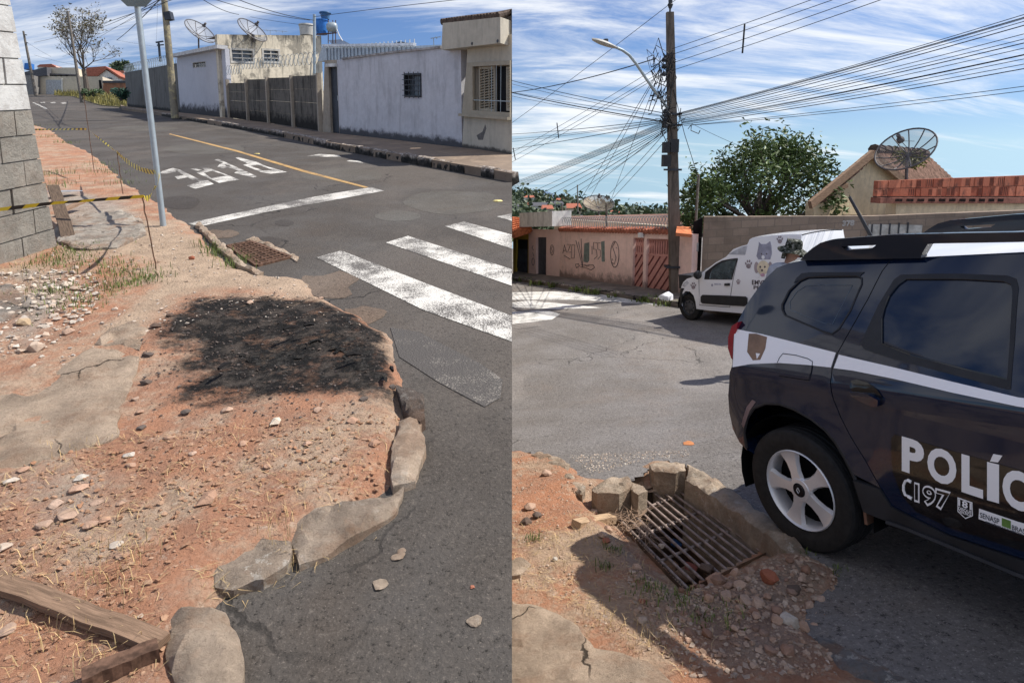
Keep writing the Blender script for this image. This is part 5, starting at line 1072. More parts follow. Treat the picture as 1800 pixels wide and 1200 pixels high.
grass('grass', 'dry grass tufts at the foot of the verge rubble', 500, tufts([(60, 500, 1), (30, 480, 1), (20, 530, 1), (140, 810, .7), (60, 1010, .6), (100, 1120, .9), (140, 1090, .7), (190, 1010, .6), (240, 1000, .5), (160, 1180, .7), (490, 960, .35), (505, 1000, .35)], .12, GL), VZL, M_straw, rr, .02, .07, 'grass', .0014)
CLAMPX[0] = None
# ================================================================== lower street: houses across the junction
M_pink = wallmat('pink_render', (.92, .66, .58), (.08, .065, .06), bottom=.42, height=2.4, streak=.10, var=.06, grime=.22, patch=.25, pcol=(.50, .38, .33), ps=1.3, bk=.75)
M_pinkl = wallmat('pink_render_plain', (.92, .67, .60), (.2, .15, .14), bottom=.1, streak=.05, var=.05)
M_parw = wallmat('white_parapet', (.86, .85, .81), (.22, .21, .20), streak=.35, grime=.3); M_beige = wallmat('beige_wall', (.66, .57, .45), (.2, .17, .13), streak=.3)
M_yel = plain('yellow_paint', (.62, .42, .06), .8, var=.12); M_gateg = plain('grey_gate', (.10, .11, .13), .5, .4, .2); M_gater = plain('red_brown_gate', (.56, .27, .23), .6, .3, var=.12); M_ink = plain('spray_paint_black', (.10, .08, .085), .7, bump=0); M_patchg = plain('grey_green_overpaint', (.20, .24, .22), .85)
A0, A1, A2 = GR(929, 484.5), GR(983.5, 490.5), GR(1213, 523)
va, vc = VP(A0, A1), VP(A1, A2)
pk = thing('house', 'pink graffitied house wall with white parapet and red-brown gates', 'house', A1)
dq = rect(va, 942, 417, 960, 489); dq[0] = (dq[0][0], 0.0); dq[1] = (dq[1][0], 0.0)
ta = va.poly([(931, 403), (979, 405)])
wallext(va, [(0, -.2), (va.len, -.2), (va.len, ta[1][1] + .02), (0, ta[0][1])], [[(dq[0][0], -.1), (dq[1][0], -.1), dq[2], dq[3]]], -.2, 0, px=False).build('side_wall', M_pinkl, pk)
wallext(va, [(dq[0][0], -.05), (dq[1][0], -.05), dq[2], dq[3]], [], -.15, -.11, px=False).build('door', M_gateg, pk)
g1, g2_ = rect(vc, 1112.5, 418, 1130.5, 507), rect(vc, 1135.5, 420, 1181, 517)
tt = vc.poly([(979, 404.5), (1178, 409), (1213, 412)])
for g in (g1, g2_): g[0] = (g[0][0], .02); g[1] = (g[1][0], .02)
wallext(vc, [(0, -.2), (vc.len, -.2), (vc.len, tt[2][1]), (tt[1][0], tt[1][1]), (0, tt[0][1])], [[(g[0][0], -.15), (g[1][0], -.15), g[2], g[3]] for g in (g1, g2_)], -.2, 0, px=False).build('wall', M_pink, pk)
for g, n in ((g1, 5), (g2_, 11)):
    h = g[2][1]; cut = h * .70
    gt_ = wallext(vc, [(g[0][0], .03), (g[1][0], .03), (g[1][0], cut), (g[0][0], cut)], [], -.12, -.08, px=False).build('gate', M_gater, pk)
    MB().bar(vc.P(g[0][0], h - .03, -.1), vc.P(g[1][0], h - .03, -.1), .05).build('rail', M_gater, gt_); MB().bar(vc.P(g[0][0], cut, -.1), vc.P(g[1][0], cut, -.1), .06).build('rail', M_gater, gt_)
    for i in range(n): s_ = g[0][0] + (g[1][0] - g[0][0]) * (i + .5) / n; MB().bar(vc.P(s_, cut, -.1), vc.P(s_, h, -.1), .05, up=vc.t).build('bar', M_gater, gt_)
    w_ = g[1][0] - g[0][0]; dk = plain('gate_groove', (.16, .05, .045), .7)
    for i in range(-3, 6):
        s0 = g[0][0] + w_ * i / (2 if n == 5 else 4); pts = [(s0 + t * cut * .75, .08 + t * (cut - .12)) for t in (0, 1)]
        a, b = pts; t0 = max(0, (g[0][0] + .02 - a[0]) / (b[0] - a[0])); t1 = min(1, (g[1][0] - .02 - a[0]) / (b[0] - a[0]))
        if t1 - t0 > .08: MB().bar(vc.P(a[0] + (b[0] - a[0]) * t0, a[1] + (b[1] - a[1]) * t0, -.075), vc.P(a[0] + (b[0] - a[0]) * t1, a[1] + (b[1] - a[1]) * t1, -.075), .035, .03, up=vc.n).build('batten', dk, gt_)
b1 = [va.sz(913, 399, .35), va.sz(963, 405.5, .35), va.sz(963, 380.5, .35), va.sz(912.5, 374.6, .35)]
wallext(va, [(b1[0][0], b1[0][1]), (va.len, b1[0][1]), (va.len, b1[3][1]), (b1[0][0], b1[3][1])], [], -.5, .35, px=False).build('parapet', M_parw, pk)
for i in range(40):
    t = (i + .5) / 40; s_ = tt[1][0] * t; p = vc.P(s_, tt[0][1] + (tt[1][1] - tt[0][1]) * t, .06); MB().tube([p + vc.n * .02 + Vector((0, 0, .02)), p - vc.n * .32 + Vector((0, 0, .09))], [.085, .07], 6).build('coping_tile', M_red, pk)
back_faces(vc, 0, vc.len, -.2, 1.9, 5, M_pinkl, 'rear_wall', pk)
MB().add([vc.P(0, 1.6, -.3), vc.P(vc.len, 1.6, -.3), vc.P(vc.len, 1.6, -2.4), vc.P(0, 1.6, -2.4)], [(0, 1, 2, 3)]).build('roof', M_conc, pk)
vt = vc.shift(2.6); bt = vt.poly([(974, 384), (1168, 396.5), (1168, 420), (974, 420)])
wallext(vt, bt, [], -.2, 0, px=False).build('back_wall', M_beige, pk)
lm = vc.P(*vc.sz(1131, 413), .05); MB().lathe([(.01, .1), (.09, .1), (.10, .0)], lm, vc.n, 4).build('wall_lamp', M_parw, pk)
rt_ = MB(); q = [AT(1190, 397, vc.P(vc.len, 0).y + .5), AT(1214, 399, vc.P(vc.len, 0).y + .5), AT(1216, 412, vc.P(vc.len, 0).y - .3), AT(1188, 409, vc.P(vc.len, 0).y - .3)]; rt_.add(q + [p - Vector((0, 0, .08)) for p in q], [(3, 2, 1, 0), (4, 5, 6, 7), (0, 1, 5, 4), (1, 2, 6, 5), (2, 3, 7, 6), (3, 0, 4, 7)]).build('tile_hood', M_orange, pk)
rz = MB()
for k in range(46):
    s_ = tt[1][0] * (k + .5) / 46; h0 = tt[0][1] + (tt[1][1] - tt[0][1]) * (k + .5) / 46 + .25; rz.tube([vc.P(s_ + math.cos(a) * .16, h0 + math.sin(a) * .22, -.1 + a * .01) for a in [i * math.pi / 5 for i in range(11)]], .011, 4)
rz.build('razor_wire', M_galv, label='coil of razor wire above the pink wall', cat='razor wire')
def scrawl(strokes, vp, r=.010, k=5.4545, ox=900, oy=370):
    for st_ in strokes:
        MB().tube([vp.P(*vp.sz(ox + a / k, oy + b / k), .012) for a, b in st_], r, 4).build('graffiti_stroke', M_ink, pk)
def oval(cx, cy, rx, ry, n=18): return [(cx + rx * math.cos(2 * math.pi * i / n), cy + ry * math.sin(2 * math.pi * i / n)) for i in range(n + 1)]
gr = [[(490, 410), (505, 330), (525, 400)], [(495, 385), (522, 380)], [(530, 325), (565, 325), (535, 400), (570, 400)], [(575, 335), (570, 455), (600, 455), (605, 330), (575, 330)], [(500, 430), (560, 465)], [(615, 285), (665, 480), (680, 540)], [(640, 300), (680, 500)], [(665, 270), (672, 420), (680, 530)], [(815, 310), (785, 305), (785, 370), (812, 375), (818, 440), (790, 465)], [(850, 310), (825, 310), (825, 370), (850, 380), (850, 440), (825, 465)], [(770, 340), (770, 420)], [(610, 515), (640, 510), (650, 530), (620, 550), (612, 520)], [(660, 520), (700, 525), (780, 520), (795, 545), (760, 570), (700, 545), (660, 540)], [(700, 520), (720, 535), (745, 525)], oval(988, 420, 40, 125), [(990, 305), (965, 345), (985, 400), (1000, 450), (985, 510), (955, 500)], [(962, 465), (970, 472)], [(1000, 352), (1006, 360)]]
scrawl(gr, vc)
scrawl([oval(386, 378, 17, 48), [(390, 345), (378, 365), (392, 390), (380, 410)], [(205, 335), (195, 360), (210, 380)], oval(205, 490, 12, 35), [(200, 400), (212, 440)]], va)
for P in ([(695, 315), (742, 305), (740, 480), (725, 500), (685, 490)], [(855, 300), (888, 292), (890, 490), (862, 490)]): wallext(vc, vc.poly([(900 + a / 5.4545, 370 + b / 5.4545) for a, b in P]), [], 0, .006, px=False).build('overpaint', M_patchg, pk)
# yellow house
y0 = A0 + (A0 - A1).normalized() * 4.5; y0 = Vector((0.02, A0.y + (A0.x) * (A1.y - A0.y) / (A0.x - A1.x) * 1.0, 0)) if False else GR(900.6, 481); vy = VP(y0, A0)
yh = thing('house', 'yellow house with orange tiled roof and grey slatted gate', 'house', y0)
gy = rect(vy, 906, 421, 927, 481); gy[0] = (gy[0][0], .02); gy[1] = (gy[1][0], .02); ty_ = vy.sz(915, 408)[1]
wallext(vy, [(.02, -.2), (vy.len - .03, -.2), (vy.len - .03, ty_), (.02, ty_)], [[(gy[0][0], -.15), (gy[1][0], -.15), gy[2], gy[3]]], -.2, -.02, px=False).build('wall', M_yel, yh)
gg = wallext(vy, gy, [], -.15, -.12, px=False).build('gate', M_steel, yh)
for i in range(9): s_ = gy[0][0] + (gy[1][0] - gy[0][0]) * (i + .5) / 9; MB().bar(vy.P(s_ - .12, .1, -.1), vy.P(s_ + .12, gy[2][1] * .72, -.1), .05, up=vy.t).build('slat', M_gateg, gg)
yr = A0.y
rt_ = MB(); nrow, ncol = 7, 9
for i in range(ncol):
    a, b = AT(900.6 + 30 * i / ncol, 414 - 1.1 * i, yr - .3), AT(900.6 + 16 * i / ncol, 386 + .15 * i, yr + 2.6)
    for k in range(nrow):
        p, q = a.lerp(b, k / nrow), a.lerp(b, (k + 1.15) / nrow); tb_ = MB(); tb_.tube([p + Vector((.05, 0, .03)), q + Vector((.05, 0, 0))], [.15, .12], 6); tb_.build('tile', M_orange, yh)
# pavement across the junction
kq = [(900.5, 493), (940, 499), (985, 506), (1030, 513.5), (1072, 520), (1135, 531), (1195, 541), (1260, 552)]
KR = [GR(a, b) for a, b in kq]; inr = [vy.P(.02, 0, -.1), va.P(0, 0, -.1), vc.P(0, 0, -.1), vc.P(vc.len, 0, -.1), vc.P(vc.len + 9, 0, -.1)]
P2 = [(p.x, p.y) for p in KR] + [(KR[-1].x + 8, KR[-1].y - 6.0)] + [(p.x, p.y) for p in inr[::-1]]
pv_r = tagp(MB().ext(P2, [], lambda u, v, w_: Vector((u, v, Rz(u, v) + w_)), 0, .10, step=1.5, back=False).build('pavement', plain('pavement_grey', (.17, .145, .125), .95, var=.35, scale=2), kind='structure'), 'grey pavement below the pink wall')
kr = random.Random(9); M_kr = kerbmat('kerb_stone_painted')
for i in range(len(KR) - 1):
    for h in range(3):
        p, q = KR[i].lerp(KR[i + 1], h / 3), KR[i].lerp(KR[i + 1], (h + .96) / 3); z = kr.uniform(.10, .14); d = (q - p); sd = Vector((-d.y, d.x, 0)).normalized(); sd = sd if sd.y > 0 else -sd
        vs = [];
        for c in (p, q):
            for x, zz_ in ((0, -.1), (.01, z - .02), (.03, z), (.14, z), (.15, -.1)): vs.append(c + sd * (x + kr.uniform(-.01, .01)) + Vector((0, 0, zz_)))
        MB().add(vs, [(k, k + 1, 6 + k, 5 + k) for k in range(4)] + [(0, 1, 2, 3, 4), (9, 8, 7, 6, 5)], [(0, .3 if (i * 3 + h) % 3 == 0 else v_) for _ in (0, 1) for v_ in (0, .1, .12, .12, 0)]).build('kerb_stone', M_kr, pv_r)
rr = random.Random(44)
def tuft(label, a, b, n, h, mat, sc_=.25):
    p = GR(a, b); mb = MB()
    for _ in range(n): blades(mb, p + Vector((rr.gauss(0, sc_), rr.gauss(0, sc_ * .5), 0)), rr.uniform(.3, 1) * h, rr, .9, .018)
    mb.build('weeds', mat, label=label, cat='weeds', kind='stuff')
for i, (a, b, n) in enumerate(((920, 495, 40), (950, 501, 70), (975, 505, 40), (1020, 512, 50), (1050, 517, 60), (1085, 523, 30), (1140, 530, 110), (1155, 531, 70), (1170, 538, 30))): tuft('low green weeds at the kerb ' + ('below the yellow gate', 'below the grey door', 'left of the graffiti', 'below the graffiti', 'below the oval mark', 'left of the gates', 'before the gates', 'before the pole', 'beside the plastic bag')[i], a, b, n, .28, M_grass, .16)
bg_ = GR(1172, 533); rk = rock_mesh(77, .26, .75); rk.materials.append(plain('white_plastic', (.75, .76, .80), .4, .4)); o = bpy.data.objects.new('plastic_bag', rk); COL.objects.link(o); o.location = bg_ + Vector((0, 0, .15)); tagp(o, 'crumpled white plastic bag at the kerb by the van', 'plastic bag')
# -- brown block wall, gateway, meter box
vd = VP(A2, vc.P(vc.len + 10, 0)); vd = VP(A2, Vector((A2.x + 14, A2.y - 3.6, Rz(A2.x + 14, A2.y - 3.6))))
M_brw = NB('x')
def blockmat(name, c, mort, w_=.40, h_=.20):
    b = NB(name); uvn = b.n('ShaderNodeUVMap'); t = b.n('ShaderNodeTexBrick'); t.inputs['Scale'].default_value = 1; t.inputs['Brick Width'].default_value = w_; t.inputs['Row Height'].default_value = h_; t.inputs['Mortar Size'].default_value = .012; b.l(uvn.outputs[0], t.inputs['Vector'])
    sx = b.n('ShaderNodeSeparateXYZ'); b.l(uvn.outputs[0], sx.inputs[0])
    b.put(t.inputs['Color1'], sc(c, .85)); b.put(t.inputs['Color2'], sc(c, 1.15)); b.put(t.inputs['Mortar'], mort); col = b.mix(b.rng(b.noise(1.5, 7, .7), .4, .7, 0, .6), t.outputs[0], sc(c, .5)); stk = b.noise(4, 6, .7, st=(1, 1, .15))
    col = b.mix(b.rng(b.math('ADD', sx.outputs[1], b.math('MULTIPLY', stk, 1.2)), 2.55, 3.1, 0, .8), col, (.05, .045, .04)); return b.fin(col, .93, .15, 0, b.bump(t.outputs['Fac'], -.4, .02, b.bump(b.noise(30, 6, .7), .4, .02)))
M_brw = blockmat('brown_block', (.27, .21, .165), (.21, .17, .14))
br = thing('block_wall', 'tall brown block wall behind the white van', 'wall', vd.p)
s0 = vd.sz(1237, 400)[0]; hw_ = vd.sz(1300, 377.5)[1]
wallext(vd, [(s0, -.3), (14, -.3), (14, vd.sz(1700, 385)[1]), (vd.sz(1535, 380)[0], vd.sz(1535, 380)[1]), (s0, hw_)], [], -.25, 0, px=False).build('wall', M_brw, br)
g = vd.poly([(1526, 394), (1612, 396), (1628, 418), (1536, 418)]); wallext(vd, [(g[0][0], 0), (g[1][0] + .1, 0), (g[1][0] + .1, g[1][1]), (g[0][0], g[0][1])], [], -.02, .05, px=False).build('gate', plain('pale_gate_sheet', (.42, .41, .38), .6), br)
for k in range(1, 6): s_ = g[0][0] + (g[1][0] + .1 - g[0][0]) * k / 6; MB().bar(vd.P(s_ - .12, 0, .06), vd.P(s_ - .12, g[0][1], .06), .03, up=vd.t).build('gate_seam', M_steel, br)
def text_mesh(s_, size, mapf, mat, parent, name='lettering', bold=0.0, local=False, shear=0.0, xs=1.0, spacing=1.0):
    cu = bpy.data.curves.new('t', 'FONT'); cu.body = s_; cu.size = size; cu.offset = bold; cu.shear = shear; cu.resolution_u = 3; cu.space_character = spacing
    ob = bpy.data.objects.new('t', cu); me = bpy.data.meshes.new_from_object(ob); mb = MB(); mb.add([mapf(v.co.x * xs, v.co.y) for v in me.vertices], [tuple(p.vertices) for p in me.polygons]); bpy.data.objects.remove(ob); bpy.data.meshes.remove(me)
    return mb.build(name, mat, parent, local=local)
a = vd.sz(1480, 397); text_mesh('378', .18, lambda u, v: vd.P(a[0] + u, a[1] + v, .015), plain('white_number', (.42, .40, .38), .8), br, 'house_number', bold=.01)
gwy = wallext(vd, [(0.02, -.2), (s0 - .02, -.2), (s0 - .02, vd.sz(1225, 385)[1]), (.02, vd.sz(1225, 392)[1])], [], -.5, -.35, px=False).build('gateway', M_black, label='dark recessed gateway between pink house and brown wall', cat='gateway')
q = rect(vd, 1217.5, 428, 1228, 443); mt = thing('meter_box', 'pale electricity meter box in the dark gateway', 'meter box', vd.P(*q[0])); wallext(vd, q, [], -.36, -.1, px=False).build('case', plain('meter_grey', (.36, .36, .35), .6), mt); wallext(vd, inset(q, .07), [], -.1, -.09, px=False).build('window', M_glass, mt)
# -- cream gable house, brick parapet annex
YG = vd.P(6, 0).y + 3.5
gh = thing('house', 'cream gable house with weathered brown tile roof', 'house', AT(1500, 378, YG))
M_gc = wallmat('cream_gable', (.80, .66, .44), (.25, .2, .14), streak=.2, patch=.3, pcol=(.44, .35, .25), ps=1.5)
def flat(name, pts, Y, th_, mat, parent, dirv=(0.35, 1, 0)):
    P = [AT(a, b, Y) for a, b in pts]; P = P if area([(p.x, p.z) for p in P]) > 0 else P[::-1]; Q = [p + Vector(dirv) * th_ for p in P]; n = len(P)
    return MB().add(P + Q, [tuple(range(n)), tuple(range(n, 2 * n))[::-1]] + [(i, n + i, n + (i + 1) % n, (i + 1) % n) for i in range(n)], [(p.x, p.z - P[0].z + .5) for p in P + Q]).build(name, mat, parent)
vg = VP(AT(1430, 400, YG - 1.2), AT(1600, 400, YG + 1.2))
wallext(vg, [(1430, 400), (1600, 400), (1600, 320), (1577, 302), (1533, 272), (1430, 358)], [], -.25, 0).build('gable_wall', M_gc, gh)
for p, q in (((1482, 382), (1520, 382)), ((1540, 383), (1573, 383))): wallext(vg, [(p[0], p[1] + 3), (q[0], q[1] + 3), (q[0], q[1] - 4.5), (p[0], p[1] - 4.5)], [], 0, .06).build('lintel', M_tile, gh)
ap, le, re_ = AT(1533, 269, YG - .25), AT(1424, 359, YG - 1.7), AT(1600, 326, YG + .7); dv_ = Vector((.95, 1, 0)).normalized() * 7
for e, nm in ((le, 'roof'), (re_, 'roof')):
    d = e - ap; n1 = max(2, int(d.length / .27)); nr_ = 44; rf = None
    base_ = MB().add([ap, ap + dv_, e + dv_, e], [(0, 1, 2, 3)]).build(nm, M_tile, gh)
    # half-round tiles, one piece per column and course along the verge, a joined field behind
    fld = MB()
    for j in range(nr_):
        for i in range(n1):
            p = ap + d * (i / n1) + dv_ * ((j + .3) / nr_); q = ap + d * ((i + 1.12) / n1) + dv_ * ((j + .3) / nr_); up = Vector((0, 0, .06))
            fld.tube([p + up * .6, q + up], [.055, .075], 5)
    o = fld.build('roof_tiles', plain('brown_pantile', (.19, .115, .085), .95, .1, var=.5, scale=5), base_); o['kind'] = 'stuff'
MB().bar(ap + Vector((0, 0, -.02)), le + Vector((0, 0, -.02)), .10, .22).build('bargeboard', M_wood, gh); MB().bar(ap + Vector((0, 0, -.02)), re_ + Vector((0, 0, -.02)), .10, .22).build('bargeboard', M_wood, gh)
for i in range(9): p = ap.lerp(ap + dv_, (i + .2) / 9); MB().tube([p + Vector((0, 0, .1)), p + dv_ * .125 + Vector((0, 0, .08))], [.16, .13], 8).build('ridge_tile', M_tile, gh)
MB().bar(AT(1468, 332, YG - 1.0), AT(1487, 326, YG - .8), .15, .12).build('purlin', M_wood, gh)
# annex with a parapet of bare hollow bricks
YA = YG - 2.6; an = thing('house', 'flat-roofed annex with parapet of bare red hollow bricks', 'house', AT(1650, 390, YA))
pA = [AT(1576, 395, YA), AT(1575, 356, YA)]; slope = -.16
va2 = VP(AT(1541, 360, YA), AT(1840, 360, YA + 3.0))
wallext(va2, [(1576, 400), (1840, 400), (1840, 356), (1576, 356)], [], -.3, -.02).build('wall', M_gc, an)
def A2p(px, py, w_): s_, v_ = va2.sz(px, py, w_); return va2.P(s_, v_, w_)
s0a, s1a = va2.sz(1541, 350)[0], va2.sz(1840, 350)[0]; vt0 = va2.sz(1541, 317.5)[1]; vt1 = va2.sz(1541, 345.5)[1]; vtr0, vtr1 = va2.sz(1800, 308)[1], va2.sz(1800, 345)[1]; sr = va2.sz(1800, 320)[0]
def lerpv(a, b, s_): return a + (b - a) * (s_ - s0a) / (sr - s0a)
M_brick = NB('b')
def brickm():
    b = NB('hollow_brick_red'); oi = b.n('ShaderNodeObjectInfo'); col = b.mix(oi.outputs['Random'], (.30, .085, .05), (.55, .20, .12)); col = b.mix(b.rng(b.noise(4, 7, .7), .5, .72, 0, .75), col, (.07, .05, .045)); return b.fin(col, .9, .15, 0, b.bump(b.noise(30, 5), .4, .02))
M_brick = brickm(); M_hole = plain('brick_hole', (.08, .03, .025), .95)
wallext(va2, [(s0a + .02, vt1 - .12), (s1a, lerpv(vt1, vtr1, s1a) - .25), (s1a, lerpv(vt0, vtr0, s1a) - .03), (s0a + .02, vt0 - .03)], [], -.12, -.02, px=False).build('mortar_core', M_tile, an)
rr = random.Random(8)
for row in range(2):
    s_ = s0a
    while s_ < s1a:
        bl = rr.choice((.19, .19, .2, .3)); a, b = s_ + .006, s_ + bl - .006; lo = lambda x: lerpv(vt1, vtr1, x) + (lerpv(vt0, vtr0, x) - lerpv(vt1, vtr1, x)) * row / 2; hi = lambda x: lerpv(vt1, vtr1, x) + (lerpv(vt0, vtr0, x) - lerpv(vt1, vtr1, x)) * (row + 1) / 2
        o_ = rr.uniform(-.012, .012); bk = wallext(va2, [(a, lo(a) + .006), (b, lo(b) + .006), (b, hi(b) - .008), (a, hi(a) - .008)], [], -.12, o_, px=False).build('brick', M_brick, an)
        if rr.random() < .35:
            for k in range(3): x = a + (b - a) * (k + .6) / 3.4; MB().bar(va2.P(x, lo(x) + .03, o_ + .002), va2.P(x, hi(x) - .03, o_ + .002), .016, .008, up=va2.n).build('groove', M_hole, bk)
        s_ += bl
ld = [va2.sz(1541, 347)[1], va2.sz(1541, 357)[1]]
wallext(va2, [(s0a - .02, ld[1]), (s1a, lerpv(ld[1], va2.sz(1800, 357)[1], s1a)), (s1a, lerpv(ld[0], va2.sz(1800, 347)[1], s1a)), (s0a - .02, ld[0])], [], -.15, .12, px=False).build('slab_edge', plain('red_slab', (.25, .10, .07), .9, var=.35), an)
for i in range(20):
    for k in range(5):
        s_ = s0a + .55 + i * .43 + k * .055
        if s_ < s1a: MB().bar(va2.P(s_, lerpv(ld[1], va2.sz(1800, 357)[1], s_) + .05, .122), va2.P(s_, lerpv(ld[0], va2.sz(1800, 347)[1], s_) - .03, .122), .028, .02, up=va2.n).build('weep_slot', M_black, an) if k < 5 and i < 11 else None
M_meshd = meshmat('dish_mesh_dark', (.20, .17, .16), .34)
dish('large dark mesh satellite dish on the brick-parapet annex', (1591, 262), YA + .6, 96, R(31), .50, 1, M_meshd, M_dishrib, (1594, 285), (1593, 316), nr=11)
bush('potted_shrub', 'leafy shrub growing behind the large satellite dish', (1600, 273), YA + 1.6, 56, 40, 420, .13, leafmat('olive_leaf', (.14, .15, .03)), 'shrub', seed=31)
dish('brownish mesh satellite dish behind the pink wall', (1052, 357), 33, 54, R(-4), .48, 1, meshmat('dish_mesh_brown', (.30, .24, .18), .6), M_dishrib, (1052, 374), (1052, 392))
for lab, a, b, Y in (('thin steel post rising above the pink wall', (1066, 357), (1066, 402), vc.P(3, 0).y + .4), ('short post with cap behind the white parapet', (988, 360), (988, 384), 30), ('tall thin mast far behind the pink wall', (1015, 325), (1016, 372), 60), ('thin dark post standing before the leafy tree', (1228, 306), (1223, 392), vd.P(.6, 0).y + .5)):
    MB().tube([AT(*b, Y), AT(*a, Y)], .035 if Y < 50 else .06, 6).build('post', M_poleg, label=lab, cat='post')
# -- leafy tree behind the brown wall
rr = random.Random(15); TY = vd.P(3, 0).y + 3.2; to = AT(1330, 420, TY)
tr = thing('tree', 'dense dark green leafy tree rising behind the brown block wall', 'tree', AT(1330, 520, TY))
mb = MB(); mb.tube([AT(1330, 520, TY), AT(1334, 440, TY), AT(1330, 385, TY)], [.22, .17, .14], 8); tips = []; cl = []
OUT = [(1215, 350), (1240, 320), (1262, 335), (1285, 285), (1310, 300), (1335, 255), (1350, 275), (1370, 262), (1395, 262), (1420, 280), (1445, 300), (1440, 330), (1460, 355), (1400, 320), (1375, 300), (1340, 310), (1300, 335), (1260, 365), (1320, 350), (1370, 350), (1420, 360), (1220, 385), (1275, 385), (1350, 385), (1400, 385), (1290, 315), (1325, 275), (1245, 345), (1205, 385), (1465, 375), (1230, 330), (1410, 300), (1385, 275)]
for a, b in OUT:
    c = AT(a, b, TY + rr.uniform(-1.4, 1.4)); cl.append(c); st_ = AT(1330, 395, TY); mid = st_.lerp(c, .5) + Vector((rr.gauss(0, .2), rr.gauss(0, .2), -.15)); mb.tube([st_, mid, c], [.07, .045, .015], 5, False)
mb.build('trunk', M_bark, tr); lf = MB(); pts = []
for c in cl:
    for _ in range(270):
        v = Vector((rr.gauss(0, 1), rr.gauss(0, 1), rr.gauss(0, .8))); v = v.normalized() * (rr.random() ** .45); pts.append(c + v * .52)
    for _ in range(3):                                       # shoots that break the outline
        d = Vector((rr.gauss(0, .7), rr.gauss(0, .5), rr.uniform(.2, 1))).normalized(); pts += [c + d * (.35 + .06 * i) + Vector((rr.gauss(0, .05), rr.gauss(0, .05), rr.gauss(0, .05))) for i in range(9)]
leaves(lf, pts, .18, rr, .38); lf.build('foliage', M_leaf, tr)
# ================================================================== far hillside
M_hill = plain('hill_green', (.085, .105, .055), .95, .1, var=.4, scale=.05, bump=0)
crest = [(880, 343), (925, 341), (960, 347), (1000, 354), (1050, 362), (1100, 365), (1140, 373), (1185, 379), (1260, 384), (1700, 392)]
vs = []; nS = 8
for a, b in crest:
    for k in range(nS): t = k / (nS - 1); Y = 60 + (330 - 60) * t; yrow = 425 - (425 - b) * (t ** .6); vs.append(AT(a, yrow, Y))
vs += [AT(a, b + 40, 420) for a, b in crest]
fs = [(i * nS + k, (i + 1) * nS + k, (i + 1) * nS + k + 1, i * nS + k + 1) for i in range(len(crest) - 1) for k in range(nS - 1)]
m = len(crest); fs += [(i * nS + nS - 1, (i + 1) * nS + nS - 1, nS * m + i + 1, nS * m + i) for i in range(m - 1)]
MB().add(vs, fs).build('hills', M_hill, smooth=180, kind='structure', label='wooded hillside far behind the pink house')
def hillp(a, t): 
    for (x0, b0), (x1, b1) in zip(crest, crest[1:]):
        if x0 <= a <= x1: b = b0 + (b1 - b0) * (a - x0) / (x1 - x0); return AT(a, 425 - (425 - b) * (t ** .6), 60 + 270 * t)
rr = random.Random(51); wd = MB()
for i in range(420):
    a = rr.uniform(890, 1230); t = rr.uniform(.05, 1) ** .8; o = hillp(a, t); s_ = rr.uniform(2.0, 4.5) * (.5 + .6 * t)
    for _ in range(22): v = Vector((rr.gauss(0, 1), rr.gauss(0, .6), abs(rr.gauss(0, .75)))) * .6; leaves(wd, [o + v * s_], s_ * .55, rr, .8)
wd.build('far_wood', M_far, kind='stuff', label='far trees covering the hillside', cat='wood')
hc = [plain('far_wall_%d' % i, c, .9, bump=0) for i, c in enumerate(((.66, .64, .60), (.60, .48, .40), (.42, .44, .46), (.55, .30, .22)))]
for i, (a, t, w_, h_, c) in enumerate(((948, .45, 26, 12, 0), (962, .40, 20, 12, 1), (935, .55, 16, 7, 0), (975, .62, 30, 9, 2), (1008, .42, 26, 16, 1), (1085, .50, 24, 9, 0), (1120, .40, 22, 8, 3), (930, .75, 18, 7, 0), (1040, .65, 16, 6, 0), (905, .5, 14, 7, 0), (985, .85, 14, 6, 0), (1145, .6, 18, 5, 2), (1012, .25, 30, 10, 0), (955, .28, 34, 9, 3))):
    o = hillp(a, t); k = o.y / F; W2, H = w_ * k / 2, h_ * k; o = o + Vector((0, -1, H * .15)); t_ = thing('house', ('white', 'pinkish', 'grey', 'brick red')[c] + ' house ' + ('far left', 'left of centre', 'in the middle', 'towards the right')[min(3, int((a - 900) / 65))] + (' high', ' low')[t < .5] + ' on the far hillside' + ('', ', wide')[w_ > 25] + ('', ', by the mast', ', by the skyline')[{7: 2, 9: 1, 8: 2, 12: 1}.get(i, 0)], 'house', o)
    MB().box(o.x - W2, o.x + W2, o.y, o.y + 5, o.z - H * .3, o.z + H).build('wall', hc[c], t_)
    MB().add([(o.x - W2 * 1.1, o.y - .4, o.z + H), (o.x + W2 * 1.1, o.y - .4, o.z + H), (o.x + W2 * 1.1, o.y + 5, o.z + H), (o.x - W2 * 1.1, o.y + 5, o.z + H), (o.x - W2 * .9, o.y + 2.5, o.z + H * 1.45), (o.x + W2 * .9, o.y + 2.5, o.z + H * 1.45)], [(0, 1, 5, 4), (2, 3, 4, 5), (1, 2, 5), (3, 0, 4), (3, 2, 1, 0)]).build('roof', M_red if i % 3 else M_fgrey, t_)
    for s_ in (-.5, .35): MB().box(o.x + W2 * s_, o.x + W2 * (s_ + .3), o.y - .15, o.y, o.z + H * .25, o.z + H * .65).build('window', M_black, t_)
flat('mountain', [(905, 350), (965, 350), (945, 341), (928, 337), (915, 338)], 900, 60, plain('far_blue_ridge', (.12, .17, .25), 1, .0, bump=0), None)['kind'] = 'structure'
